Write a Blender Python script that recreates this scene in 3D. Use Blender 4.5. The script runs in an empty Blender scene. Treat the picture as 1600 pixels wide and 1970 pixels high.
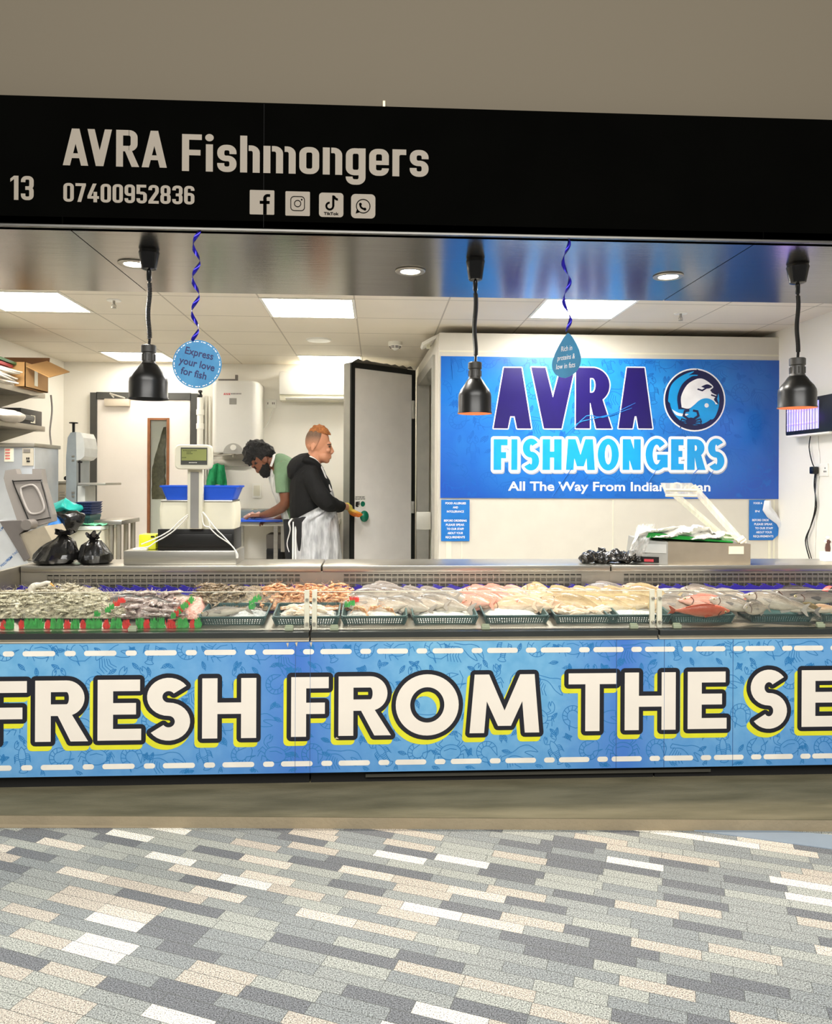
import bpy, bmesh, math, random
from mathutils import Vector, Matrix, noise
from mathutils.geometry import tessellate_polygon, delaunay_2d_cdt
random.seed(7)
SC = bpy.context.scene
COL = SC.collection
PI = math.pi
# ---------------- camera ----------------
F = 1450.0; EYE = Vector((0, 0, 1.45)); YAW = math.radians(2.96); ROLL = 0.0045
FW = Vector((math.sin(YAW), math.cos(YAW), 0)); RH = Vector((math.cos(YAW), -math.sin(YAW), 0)); ZV = Vector((0, 0, 1))
RT = (RH*math.cos(ROLL) + ZV*math.sin(ROLL)); UP = (ZV*math.cos(ROLL) - RH*math.sin(ROLL))
HY = 920.3
def ray(x, y):
    return FW + RT*((x-800)/F) + UP*((HY-y)/F)
def P(x, y, Y):
    d = ray(x, y); return EYE + d*(Y/d.y)
def PZ(x, y, Z):
    d = ray(x, y); return EYE + d*((Z-EYE.z)/d.z)
def PX(x, y, X):
    d = ray(x, y); return EYE + d*(X/d.x)
def pix(p):
    d = Vector(p)-EYE; w = d.dot(FW); return (800+F*d.dot(RT)/w, HY-F*d.dot(UP)/w)
cam = bpy.data.cameras.new('camera'); co = bpy.data.objects.new('camera', cam); COL.objects.link(co)
m = Matrix((RT, UP, -FW)).transposed().to_4x4(); m.translation = EYE; co.matrix_world = m
cam.sensor_fit = 'HORIZONTAL'; cam.sensor_width = 36; cam.lens = F/1600*36; cam.shift_y = (HY-985)/1600.0
cam.clip_start = .05; SC.camera = co
# ---------------- materials ----------------
def lin(c): 
    c = c/255.0
    return c/12.92 if c <= .04045 else ((c+.055)/1.055)**2.4
def L3(c): return (lin(c[0]), lin(c[1]), lin(c[2]), 1)
def mat(name, c, rough=.5, metal=0, var=.06, scale=8, bump=0, bscale=60, spec=.5, alpha=1, emit=None, estr=0, trans=0, sss=0, coat=0, stretch=None, c2=None):
    m = bpy.data.materials.new(name); m.use_nodes = True
    nt = m.node_tree; n = nt.nodes; l = nt.links; b = n['Principled BSDF']
    tc = n.new('ShaderNodeTexCoord'); nz = n.new('ShaderNodeTexNoise'); nz.inputs['Scale'].default_value = scale; nz.inputs['Detail'].default_value = 5
    if stretch:
        mp = n.new('ShaderNodeMapping'); mp.inputs['Scale'].default_value = stretch; l.new(tc.outputs['Object'], mp.inputs[0]); l.new(mp.outputs[0], nz.inputs['Vector'])
    else: l.new(tc.outputs['Object'], nz.inputs['Vector'])
    mx = n.new('ShaderNodeMix'); mx.data_type = 'RGBA'
    a = L3(c); 
    if c2: bb = L3(c2)
    else: bb = tuple(min(1, v*(1+var)) for v in a[:3])+(1,); a = tuple(v*(1-var) for v in a[:3])+(1,)
    mx.inputs[6].default_value = a; mx.inputs[7].default_value = bb
    cr = n.new('ShaderNodeValToRGB'); cr.color_ramp.elements[0].position = .35; cr.color_ramp.elements[1].position = .65
    l.new(nz.outputs[0], cr.inputs[0]); l.new(cr.outputs[0], mx.inputs[0]); l.new(mx.outputs[2], b.inputs['Base Color'])
    b.inputs['Roughness'].default_value = rough; b.inputs['Metallic'].default_value = metal
    b.inputs['Specular IOR Level'].default_value = spec; b.inputs['Alpha'].default_value = alpha
    b.inputs['Transmission Weight'].default_value = trans; b.inputs['Coat Weight'].default_value = coat
    if sss: b.inputs['Subsurface Weight'].default_value = sss; b.inputs['Subsurface Radius'].default_value = (.02, .008, .004)
    if emit: b.inputs['Emission Color'].default_value = L3(emit); b.inputs['Emission Strength'].default_value = estr
    if bump:
        bz = n.new('ShaderNodeTexNoise'); bz.inputs['Scale'].default_value = bscale; bz.inputs['Detail'].default_value = 6
        if stretch: l.new(mp.outputs[0], bz.inputs['Vector'])
        else: l.new(tc.outputs['Object'], bz.inputs['Vector'])
        bp = n.new('ShaderNodeBump'); bp.inputs['Strength'].default_value = bump; bp.inputs['Distance'].default_value = .01
        l.new(bz.outputs[0], bp.inputs['Height']); l.new(bp.outputs[0], b.inputs['Normal'])
    return m
def thin_glass(name, tint=(252, 254, 252), refl=.0, rough=.03):
    m = bpy.data.materials.new(name); m.use_nodes = True; nt = m.node_tree; n = nt.nodes; l = nt.links
    n.remove(n['Principled BSDF']); o = n['Material Output']
    t = n.new('ShaderNodeBsdfTransparent'); t.inputs[0].default_value = L3(tint)
    g = n.new('ShaderNodeBsdfGlossy'); g.inputs['Roughness'].default_value = rough
    fr = n.new('ShaderNodeFresnel'); fr.inputs[0].default_value = 1.45
    ma = n.new('ShaderNodeMath'); ma.operation = 'MULTIPLY_ADD'; ma.inputs[1].default_value = 1.0; ma.inputs[2].default_value = refl*.3
    l.new(fr.outputs[0], ma.inputs[0]); mx = n.new('ShaderNodeMixShader'); l.new(ma.outputs[0], mx.inputs[0]); l.new(t.outputs[0], mx.inputs[1]); l.new(g.outputs[0], mx.inputs[2]); l.new(mx.outputs[0], o.inputs[0])
    return m
def film(name, c=(240, 240, 240), op=.35, rough=.25):
    """thin translucent plastic film"""
    m = bpy.data.materials.new(name); m.use_nodes = True; nt = m.node_tree; n = nt.nodes; l = nt.links
    b = n['Principled BSDF']; b.inputs['Base Color'].default_value = L3(c); b.inputs['Roughness'].default_value = rough
    o = n['Material Output']; t = n.new('ShaderNodeBsdfTransparent')
    tc = n.new('ShaderNodeTexCoord'); mp = n.new('ShaderNodeMapping'); mp.inputs['Scale'].default_value = (30, 30, 7); nz = n.new('ShaderNodeTexNoise'); nz.inputs['Detail'].default_value = 4; nz.inputs['Scale'].default_value = 1
    l.new(tc.outputs['Object'], mp.inputs[0]); l.new(mp.outputs[0], nz.inputs['Vector'])
    mr = n.new('ShaderNodeMapRange'); mr.inputs[1].default_value = .4; mr.inputs[2].default_value = .7; mr.inputs[3].default_value = max(0, op-.1); mr.inputs[4].default_value = min(1, op+.22)
    l.new(nz.outputs[0], mr.inputs[0]); mx = n.new('ShaderNodeMixShader'); l.new(mr.outputs[0], mx.inputs[0]); l.new(t.outputs[0], mx.inputs[1]); l.new(b.outputs[0], mx.inputs[2]); l.new(mx.outputs[0], o.inputs[0])
    bp = n.new('ShaderNodeBump'); bp.inputs['Strength'].default_value = .6; bp.inputs['Distance'].default_value = .01; l.new(nz.outputs[0], bp.inputs['Height']); l.new(bp.outputs[0], b.inputs['Normal'])
    return m
# ---------------- mesh builder ----------------
WL = {}   # world location of each created object
class MB:
    def __init__(s): s.v = []; s.f = []
    def add(s, vs, fs):
        o = len(s.v); s.v += [Vector(p) for p in vs]; s.f += [tuple(i+o for i in f) for f in fs]; return s
    def box(s, a, b, bev=0):
        x0, y0, z0 = a; x1, y1, z1 = b
        if x0 > x1: x0, x1 = x1, x0
        if y0 > y1: y0, y1 = y1, y0
        if z0 > z1: z0, z1 = z1, z0
        if bev:
            c = Vector(((x0+x1)/2, (y0+y1)/2, (z0+z1)/2)); h = ((x1-x0)/2, (y1-y0)/2, (z1-z0)/2)
            bm = bmesh.new(); bmesh.ops.create_cube(bm, size=1)
            for v in bm.verts: v.co = Vector((v.co.x*2*h[0], v.co.y*2*h[1], v.co.z*2*h[2]))+c
            bmesh.ops.bevel(bm, geom=bm.edges[:], offset=min(bev, .49*min(h)*2), segments=2, affect='EDGES', profile=.6)
            s.bm(bm); return s
        return s.add([(x0, y0, z0), (x1, y0, z0), (x1, y1, z0), (x0, y1, z0), (x0, y0, z1), (x1, y0, z1), (x1, y1, z1), (x0, y1, z1)],
                     [(0, 3, 2, 1), (4, 5, 6, 7), (0, 1, 5, 4), (1, 2, 6, 5), (2, 3, 7, 6), (3, 0, 4, 7)])
    def bm(s, bm):
        bm.verts.ensure_lookup_table(); s.add([v.co.copy() for v in bm.verts], [[v.index for v in f.verts] for f in bm.faces]); bm.free()
    def obox(s, c, ax, ay, az):   # oriented box, half vectors
        c = Vector(c); ax = Vector(ax); ay = Vector(ay); az = Vector(az)
        vs = [c+i*ax+j*ay+k*az for k in (-1, 1) for (i, j) in ((-1, -1), (1, -1), (1, 1), (-1, 1))]
        return s.add(vs, [(0, 3, 2, 1), (4, 5, 6, 7), (0, 1, 5, 4), (1, 2, 6, 5), (2, 3, 7, 6), (3, 0, 4, 7)])
    def hexa(s, bot, top):
        return s.add(list(bot)+list(top), [(0, 3, 2, 1), (4, 5, 6, 7), (0, 1, 5, 4), (1, 2, 6, 5), (2, 3, 7, 6), (3, 0, 4, 7)])
    def rings(s, rs, cap=True, closed=True):
        o = len(s.v); n = len(rs[0])
        for r in rs: s.v += [Vector(p) for p in r]
        for i in range(len(rs)-1):
            for j in range(n if closed else n-1):
                k = (j+1) % n; s.f.append((o+i*n+j, o+i*n+k, o+(i+1)*n+k, o+(i+1)*n+j))
        if cap and closed: s.f.append(tuple(o+j for j in reversed(range(n)))); s.f.append(tuple(o+(len(rs)-1)*n+j for j in range(n)))
        return s
    def tube(s, pts, rad, n=10, flat=1.0, up=None, cap=True):
        pts = [Vector(p) for p in pts]
        if not hasattr(rad, '__len__'): rad = [rad]*len(pts)
        rs = []; t0 = (pts[1]-pts[0]).normalized()
        u = Vector(up) if up else (Vector((0, 0, 1)) if abs(t0.z) < .9 else Vector((0, 1, 0)))
        u = (u-t0*u.dot(t0)).normalized()
        for i, p in enumerate(pts):
            t = (pts[min(i+1, len(pts)-1)]-pts[max(i-1, 0)]).normalized()
            u = (u-t*u.dot(t)).normalized(); w = t.cross(u)
            r = rad[i]; ra, rb = (r if hasattr(r, '__len__') else (r, r*flat))
            rs.append([p+u*(math.cos(a)*ra)+w*(math.sin(a)*rb) for a in [2*PI*k/n for k in range(n)]])
        return s.rings(rs, cap)
    def lathe(s, prof, c=(0, 0, 0), n=32, cap=True):
        c = Vector(c); return s.rings([[c+Vector((r*math.cos(a), r*math.sin(a), z)) for a in [2*PI*k/n for k in range(n)]] for r, z in prof], cap)
    def ell(s, c, r, n=16, m=10, rot=None):
        c = Vector(c); R = rot if rot else Matrix.Identity(3); rs = []
        for i in range(m+1):
            ph = -PI/2+PI*i/m; q = max(math.cos(ph), .02)
            rs.append([c+R@Vector((r[0]*q*math.cos(a), r[1]*q*math.sin(a), r[2]*math.sin(ph))) for a in [2*PI*k/n for k in range(n)]])
        return s.rings(rs)
    def poly(s, pts): return s.add(pts, [tuple(range(len(pts)))])
    def ngon(s, pts):   # non convex flat polygon, triangulated
        t = tessellate_polygon([[Vector(p) for p in pts]]); return s.add(pts, t)
    def prism(s, pts, d):   # extruded outline along vector d
        d = Vector(d); a = [Vector(p) for p in pts]; b = [p+d for p in a]; n = len(a)
        t = [tuple(q) for q in tessellate_polygon([a])]
        s.add(a+b, t+[tuple(i+n for i in q) for q in t]+[(i, (i+1) % n, (i+1) % n+n, i+n) for i in range(n)]); return s
    def wob(s, amp, freq, seed=0):
        for v in s.v: v += noise.noise_vector(v*freq+Vector((seed, seed*1.7, 0)))*amp
        return s
    def build(s, name, m, parent=None, loc=None, smooth=True, mods=(), angle=35):
        me = bpy.data.meshes.new(name)
        if loc is None:
            if parent is not None: loc = WL[parent.name]
            else:
                xs = [v.x for v in s.v]; ys = [v.y for v in s.v]; zs = [v.z for v in s.v]
                loc = Vector(((min(xs)+max(xs))/2, (min(ys)+max(ys))/2, min(zs)))
        loc = Vector(loc)
        me.from_pydata([v-loc for v in s.v], [], s.f); me.update()
        bm = bmesh.new(); bm.from_mesh(me)
        if name not in NOMERGE: bmesh.ops.recalc_face_normals(bm, faces=bm.faces[:])
        bm.to_mesh(me); bm.free()
        if smooth:
            me.polygons.foreach_set('use_smooth', [True]*len(me.polygons)); me.set_sharp_from_angle(angle=math.radians(angle))
        me.materials.append(m)
        o = bpy.data.objects.new(name, me); COL.objects.link(o)
        if parent is not None: o.parent = parent; o.location = loc-WL[parent.name]
        else: o.location = loc
        WL[o.name] = loc
        for t, kw in mods:
            md = o.modifiers.new(t.lower(), t)
            for k, v in kw.items(): setattr(md, k, v)
        return o
NOMERGE = set()
def tag(o, label=None, cat=None, group=None, kind=None):
    if label: o['label'] = label
    if cat: o['category'] = cat
    if group: o['group'] = group
    if kind: o['kind'] = kind
    return o
def thing(name, loc, label, cat, group=None):
    o = bpy.data.objects.new(name, None); COL.objects.link(o); o.location = loc; o.empty_display_size = .05
    WL[o.name] = Vector(loc); return tag(o, label, cat, group)
def struct(mb, name, m, **k):
    o = mb.build(name, m, **k); o['kind'] = 'structure'; return o
def copy_tree(o, parent=None):
    c = o.copy(); COL.objects.link(c); 
    if parent is not None: c.parent = parent
    for ch in list(o.children): copy_tree(ch, c)
    return c
def REM(v, sm=4): return (('REMESH', dict(mode='VOXEL', voxel_size=v, use_smooth_shade=True)), ('SMOOTH', dict(iterations=sm, factor=.5)))
def pbox(mb, x0, y0, x1, y1, Y, dep, bev=0):
    """box whose front face at depth Y covers pixel box"""
    a = P(x0, (y0+y1)/2, Y); b = P(x1, (y0+y1)/2, Y); t = P((x0+x1)/2, y0, Y); u = P((x0+x1)/2, y1, Y)
    mb.box((a.x, Y, u.z), (b.x, Y+dep, t.z), bev); return mb
def smooth_pts(pts, k=6):
    pts = [Vector(p) for p in pts]; out = []
    for i in range(len(pts)-1):
        p0 = pts[max(i-1, 0)]; p1 = pts[i]; p2 = pts[i+1]; p3 = pts[min(i+2, len(pts)-1)]
        for j in range(k):
            t = j/k; out.append(.5*((2*p1)+(p2-p0)*t+(2*p0-5*p1+4*p2-p3)*t*t+(3*p1-p0-3*p2+p3)*t**3))
    out.append(pts[-1]); return out
# ---------------- lettering from convex pieces ----------------
def rc(x0, y0, x1, y1): return [(x0, y0), (x1, y0), (x1, y1), (x0, y1)]
def arc(cx, cy, rx, ry, a0, a1, tx, ty, n=20):
    out = []
    for i in range(n):
        a = math.radians(a0+(a1-a0)*i/n); b = math.radians(a0+(a1-a0)*(i+1)/n)
        out.append([(cx+rx*math.cos(a), cy+ry*math.sin(a)), (cx+rx*math.cos(b), cy+ry*math.sin(b)), (cx+(rx-tx)*math.cos(b), cy+(ry-ty)*math.sin(b)), (cx+(rx-tx)*math.cos(a), cy+(ry-ty)*math.sin(a))])
    return out
def glyph(ch, W, w, h):   # W width, w vertical-stroke width, h horizontal-stroke height (cap height 1)
    if ch == 'I': return [rc(0, 0, W, 1)]
    if ch == 'F': return [rc(0, 0, w, 1), rc(0, 1-h, W, 1), rc(0, .38, W*.9, .38+h)]
    if ch == 'E': return [rc(0, 0, w, 1), rc(0, 1-h, W*.97, 1), rc(0, .5-h/2+.02, W*.88, .5+h/2+.02), rc(0, 0, W, h)]
    if ch == 'H': return [rc(0, 0, w, 1), rc(W-w, 0, W, 1), rc(0, .5-h/2, W, .5+h/2)]
    if ch == 'T': return [rc(0, 1-h, W, 1), rc(W/2-w/2, 0, W/2+w/2, 1)]
    if ch == 'R':
        bh = .58; ry = bh/2; rx = min(ry, W*.5); cx = W*.93-rx
        return [rc(0, 0, w, 1), rc(0, 1-h, cx, 1), rc(0, 1-bh, cx, 1-bh+h)]+arc(cx, 1-ry, rx, ry, -90, 90, w, h)+[[(W*.36, 1-bh+h*.6), (W*.36+w*.9, 1-bh+h*.6), (W, 0), (W-w*1.12, 0)]]
    if ch == 'O': return arc(W/2, .5, W/2, .52, 0, 360, w, h, 48)
    if ch == 'S':
        ry = (1.04+h)/4
        return arc(W/2, 1.02-ry, W/2, ry, 35, 270, w, h)+arc(W/2, -.02+ry, W/2, ry, 90, -145, w, h)
    if ch == 'G': return arc(W/2, .5, W/2, .52, 42, 325, w, h, 34)+[rc(W-w, .08, W, .5), rc(W*.52, .5-h*.9, W, .5)]
    if ch == 'N': return [rc(0, 0, w*.9, 1), rc(W-w*.9, 0, W, 1), [(0, 1), (w*1.05, 1), (W, 0), (W-w*1.05, 0)]]
    if ch == 'M':
        e = W*.07; return [[(0, 0), (w, 0), (e+w, 1), (e, 1)], [(W-w, 0), (W, 0), (W-e, 1), (W-e-w, 1)], [(e, 1), (e+w, 1), (W/2+w*.45, .12), (W/2-w*.45, .12)], [(W-e, 1), (W-e-w, 1), (W/2-w*.45, .12), (W/2+w*.45, .12)]]
    if ch == 'A': 
        a = w*.62; return [[(0, 0), (w, 0), (W/2+a*.9, 1), (W/2-a, 1)], [(W-w, 0), (W, 0), (W/2+a, 1), (W/2-a*.9, 1)], rc(W*.22, .2, W*.78, .2+h)]
    if ch == 'V':
        a = w*.62; return [[(0, 1), (w, 1), (W/2+a*.9, 0), (W/2-a, 0)], [(W-w, 1), (W, 1), (W/2+a, 0), (W/2-a*.9, 0)]]
def din(ch):
    """condensed rounded sans: returns (width, pieces) for cap height 1"""
    w = .165; h = .15; W = .47; r = .2; x = .74   # x height
    def loop(x0, y0, x1, y1, parts='tlbr', rr=None):   # rounded stroke loop, parts: which sides/corners are drawn
        q = rr or min(r, (x1-x0)/2, (y1-y0)/2); o = []
        if 'r' in parts: o.append(rc(x1-w, y0+q, x1, y1-q))
        if 'l' in parts: o.append(rc(x0, y0+q, x0+w, y1-q))
        if 't' in parts: o.append(rc(x0+q-.001, y1-h, x1-q+.001, y1))
        if 'b' in parts: o.append(rc(x0+q-.001, y0, x1-q+.001, y0+h))
        for k, (cx, cy, a) in {'1': (x1-q, y1-q, 0), '2': (x0+q, y1-q, 90), '3': (x0+q, y0+q, 180), '4': (x1-q, y0+q, 270)}.items():
            if k in parts: o += arc(cx, cy, q, q, a, a+90, min(w, q*.96), min(h, q*.96), 6)
        return o
    A_ = 'tlbr1234'
    if ch == '0': return W, loop(0, 0, W, 1, A_)
    if ch == 'o': return W, loop(0, 0, W, x, A_)
    if ch == '1': return .3, [rc(.3-w, 0, .3, 1), [(0, .74), (.3-w, .86), (.3-w, 1), (0, .88)]]
    if ch == '2': return W, loop(0, .5, W, 1, 't12')+[rc(0, .72, w, .8), rc(W-w, .62, W, .8), [(W-w, .66), (W, .66), (W-.02, .56), (w*1.1, .1), (0, .1), (0, .13)], rc(0, 0, W, h)]
    if ch == '3': return W, loop(0, .5-h/2, W, 1, 't124r')+loop(0, 0, W, .5+h/2, 'b341r')+[rc(.16, .5-h/2, W-.2, .5+h/2), rc(0, .74, w, .8), rc(0, .2, w, .27)]
    if ch == '4': return .52, [[(.24, 1), (.41, 1), (.17, .33), (0, .33)], rc(0, .19, .52, .33), rc(.27, 0, .27+w, .56)]
    if ch == '5': return W, [rc(0, .5, w, 1), rc(0, 1-h, W-.03, 1), rc(w, .48, .27, .48+h)]+loop(0, 0, W, .48+h, 'tb134r')+[rc(0, .2, w, .27)]
    if ch == '6': return W, loop(0, 0, W, .62, A_)+[rc(0, .2, w, .8)]+loop(0, .5, W, 1, 't12')+[rc(W-w, .74, W, .8)]
    if ch == '9': return W, loop(0, .38, W, 1, A_)+[rc(W-w, .2, W, .8)]+loop(0, 0, W, .5, 'b34')+[rc(0, .2, w, .26)]
    if ch == '7': return W, [rc(0, 1-h, W, 1), [(W-w*1.05, .9), (W, .9), (.26, 0), (.09, 0)]]
    if ch == '8': return W, loop(0, 0, W, .5+h/2, A_)+loop(.01, .5-h/2, W-.01, 1, A_)
    if ch == 'A': return .6, [[(0, 0), (.17, 0), (.39, 1), (.21, 1)], [(.43, 0), (.6, 0), (.39, 1), (.21, 1)], rc(.1, .2, .5, .33)]
    if ch == 'V': return .58, [[(0, 1), (.17, 1), (.38, 0), (.2, 0)], [(.41, 1), (.58, 1), (.38, 0), (.2, 0)]]
    if ch == 'R': return .54, [rc(0, 0, w, 1), rc(0, 1-h, .3, 1), rc(0, .42, .3, .42+h)]+loop(0, .42, .51, 1, 'r14')+[[(.2, .45), (.37, .45), (.55, 0), (.37, 0)]]
    if ch == 'F': return .46, [rc(0, 0, w, 1), rc(0, 1-h, .46, 1), rc(0, .43, .43, .43+h)]
    if ch == 'i': return .19, [rc(.01, 0, .01+w, x), circle_(.0925, .92, .1)]
    if ch == 's': return .45, loop(0, x/2-h/2, .45, x, 'tl123')+loop(0, 0, .45, x/2+h/2, 'br341')+[rc(.2, x/2-h/2, .26, x/2+h/2), rc(.45-w, .49, .45, .55), rc(0, .18, w, .24)]
    if ch == 'h': return .46, [rc(0, 0, w, 1), rc(.46-w, 0, .46, .55)]+loop(0, .2, .46, x, 't1')
    if ch == 'n': return .46, [rc(0, 0, w, x), rc(.46-w, 0, .46, .55)]+loop(0, .2, .46, x, 't1')
    if ch == 'm': return .76, [rc(0, 0, w, x), rc(.38-w/2, 0, .38+w/2, .55), rc(.76-w, 0, .76, .55)]+loop(0, .2, .38+w/2, x, 't1')+loop(.3, .2, .76, x, 't1')
    if ch == 'g': return W, loop(0, 0, W, x, A_)+[rc(W-w, -.06, W, x)]+loop(0, -.26, W, .2, 'b34')+[rc(0, -.07, w, -.04)]
    if ch == 'e': return W, loop(0, 0, W, x, 'tlb1234')+[rc(W-w, .36, W, .56), rc(w*.5, .3, W, .3+.115), rc(W-w, .17, W, .21)]
    if ch == 'r': return .33, [rc(0, 0, w, x)]+loop(0, .2, .5, x, '2')+[rc(.16, x-h, .33, x)]
    return .2, []
def circle_(cx, cy, r, n=18): return [(cx+r*math.cos(2*PI*k/n), cy+r*math.sin(2*PI*k/n)) for k in range(n)]
def din_text(name, t, pl, x0, x1, zb, zt, d, m, parent, gap=.085):
    """every character a part of its own"""
    gl = [din(c) for c in t]; gs = [gap]*(len(t)-1)
    for i in range(len(t)-1):
        if t[i:i+2] in ('AV', 'VR', 'RA'): gs[i] = {'AV': -.02, 'VR': .1, 'RA': .07}[t[i:i+2]]
    tot = sum(g[0] for g in gl)+sum(gs); H = zt-zb; sx = (x1-x0)/tot; x = x0
    for i, (w_, ps) in enumerate(gl):
        mb = MB(); put(mb, [[(x+u*sx, zb+v*H) for u, v in q] for q in ps], pl, d); mb.build(name, m, parent, smooth=False)
        x += (w_+(gs[i] if i < len(gs) else 0))*sx
def hull(pts):
    pts = sorted(set((round(a, 6), round(b, 6)) for a, b in pts))
    def half(ps):
        o = []
        for p in ps:
            while len(o) > 1 and (o[-1][0]-o[-2][0])*(p[1]-o[-2][1])-(o[-1][1]-o[-2][1])*(p[0]-o[-2][0]) <= 0: o.pop()
            o.append(p)
        return o
    a = half(pts); b = half(pts[::-1]); return a[:-1]+b[:-1]
def grow(poly, r, n=12): 
    return hull([(x+r*math.cos(2*PI*k/n+.13), y+r*math.sin(2*PI*k/n+.13)) for x, y in poly for k in range(n)])
class Plane2:   # a flat surface: origin, unit right, unit up, outward normal
    def __init__(s, o, r, u): s.o = Vector(o); s.r = Vector(r).normalized(); s.u = Vector(u).normalized(); s.n = s.r.cross(s.u)
    def at(s, a, b, d=0): return s.o+s.r*a+s.u*b+s.n*d
def union2(polys):
    vs = []; fs = []
    for q in polys:
        ar = sum(q[i][0]*q[(i+1) % len(q)][1]-q[(i+1) % len(q)][0]*q[i][1] for i in range(len(q)))
        if abs(ar) < 1e-9: continue
        if ar < 0: q = q[::-1]
        fs.append(list(range(len(vs), len(vs)+len(q)))); vs += [Vector(p) for p in q]
    r = delaunay_2d_cdt(vs, [], fs, 1, 1e-6)
    return r[0], [tuple(f) for f, o in zip(r[2], r[5]) if len(o)]
def put(mb, polys, pl, d):
    vs, fs = union2(polys); mb.add([pl.at(v[0], v[1], d) for v in vs], fs)
_tc = {}
def text_polys(t, bold=.02):
    k = (t, bold)
    if k in _tc: return _tc[k]
    cu = bpy.data.curves.new('t', 'FONT'); cu.body = t; cu.offset = bold; cu.resolution_u = 3; cu.fill_mode = 'BOTH'
    o = bpy.data.objects.new('t', cu); COL.objects.link(o); dg = bpy.context.evaluated_depsgraph_get(); dg.update()
    me = o.evaluated_get(dg).to_mesh(); vs = [(v.co.x, v.co.y) for v in me.vertices]; fs = [tuple(p.vertices) for p in me.polygons]
    o.evaluated_get(dg).to_mesh_clear(); bpy.data.objects.remove(o); bpy.data.curves.remove(cu)
    _tc[k] = (vs, fs); return vs, fs
def put_text(mb, t, pl, x0, x1, base, cap, d, bold=.02, shear=None):
    """text t with its ink from x0 to x1 (plane coords), baseline at base, cap height cap"""
    vs, fs = text_polys(t, bold); hv, _ = text_polys('H', bold)
    b0 = min(v[1] for v in hv); ch = max(v[1] for v in hv)-b0; xa = min(v[0] for v in vs); xb = max(v[0] for v in vs)
    mb.add([pl.at(x0+(a-xa)/(xb-xa)*(x1-x0), base+(b-b0)/ch*cap, d) for a, b in vs], fs)
def text_aspect(t, bold=.02):
    vs, _ = text_polys(t, bold); hv, _ = text_polys('H', bold)
    return (max(v[0] for v in vs)-min(v[0] for v in vs))/(max(v[1] for v in hv)-min(v[1] for v in hv))
def put_center(mb, t, pl, cx, base, cap, d, bold=.02, xs=1.0):
    w = text_aspect(t, bold)*cap*xs; put_text(mb, t, pl, cx-w/2, cx+w/2, base, cap, d, bold)
def rrect(x0, y0, x1, y1, r, n=6):
    out = []
    for cx, cy, a in ((x1-r, y1-r, 0), (x0+r, y1-r, 90), (x0+r, y0+r, 180), (x1-r, y0+r, 270)):
        for k in range(n+1):
            q = math.radians(a+90*k/n); out.append((cx+r*math.cos(q), cy+r*math.sin(q)))
    return out
def ribbon2(pts, w, closed=False):
    out = []; n = len(pts)
    for i in range(n if closed else n-1):
        a = Vector(pts[i]); b = Vector(pts[(i+1) % n]); t = (b-a)
        if t.length < 1e-6: continue
        t.normalize(); q = Vector((-t.y, t.x))*w/2; a2 = a-t*w*.3; b2 = b+t*w*.3
        out.append([tuple(a2+q), tuple(a2-q), tuple(b2-q), tuple(b2+q)])
    return out
# ================= materials =================
M = {}
M['wall'] = mat('wall_cream', (243, 239, 228), .45, var=.02, scale=1.5, bump=.05, bscale=40)
M['taupe'] = mat('painted_taupe', (106, 97, 81), .8, var=.01, scale=.5)
M['black'] = mat('black_vinyl', (6, 6, 5), .9, var=.1, scale=3, spec=.0)
M['beige_vinyl'] = mat('beige_vinyl', (142, 132, 118), .6, var=.02)
M['steel'] = mat('brushed_steel', (200, 196, 186), .28, 1, var=.06, scale=3, stretch=(1, 30, 30), bump=.06, bscale=30)
M['steel_d'] = mat('dull_steel', (175, 170, 158), .42, 1, var=.08, scale=4)
M['soffit'] = mat('soffit_steel', (150, 147, 142), .2, 1, var=.05, scale=2, stretch=(1, 12, 12), bump=.06, bscale=6)
M['trim_grey'] = mat('grey_frame', (70, 70, 66), .5)
M['dark'] = mat('dark_recess', (14, 13, 12), .8)
M['darkgrey'] = mat('dark_glass_ledge', (42, 46, 44), .3, spec=.6)
M['cream_trim'] = mat('cream_aluminium', (205, 196, 176), .4, .3)
M['white_pl'] = mat('white_plastic', (240, 238, 228), .35, var=.02)
M['offwhite'] = mat('cream_plastic', (222, 218, 196), .4, var=.03)
M['blackp'] = mat('black_gloss_plastic', (12, 12, 11), .2, var=.1)
M['blackm'] = mat('black_satin_metal', (22, 21, 19), .33, .2, var=.1, spec=.6)
M['greyp'] = mat('grey_plastic', (120, 114, 108), .5, var=.05)
M['bluep'] = mat('blue_plastic', (20, 80, 200), .35, var=.05)
M['navyp'] = mat('indigo_plastic', (50, 42, 140), .35, var=.1)
M['concrete'] = mat('stained_concrete', (98, 93, 70), .85, scale=2.5, stretch=(1, 5, 1), c2=(122, 115, 90), bump=.3, bscale=40)
M['concrete_l'] = mat('pale_concrete', (150, 137, 112), .85, var=.06, scale=6, bump=.3, bscale=60)
M['floor_in'] = mat('grey_resin_floor', (205, 202, 192), .5)
def glow(name, c, s):
    m = bpy.data.materials.new(name); m.use_nodes = True; nt = m.node_tree; b = nt.nodes['Principled BSDF']
    b.inputs['Base Color'].default_value = L3((240, 240, 240)); b.inputs['Emission Color'].default_value = L3(c); b.inputs['Emission Strength'].default_value = s; return m
M['led'] = glow('led_panel', (255, 251, 245), 35); M['led_b'] = glow('led_panel_dim', (255, 249, 238), 14)
M['led_s'] = glow('downlight_lens', (255, 248, 235), 30)

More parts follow.
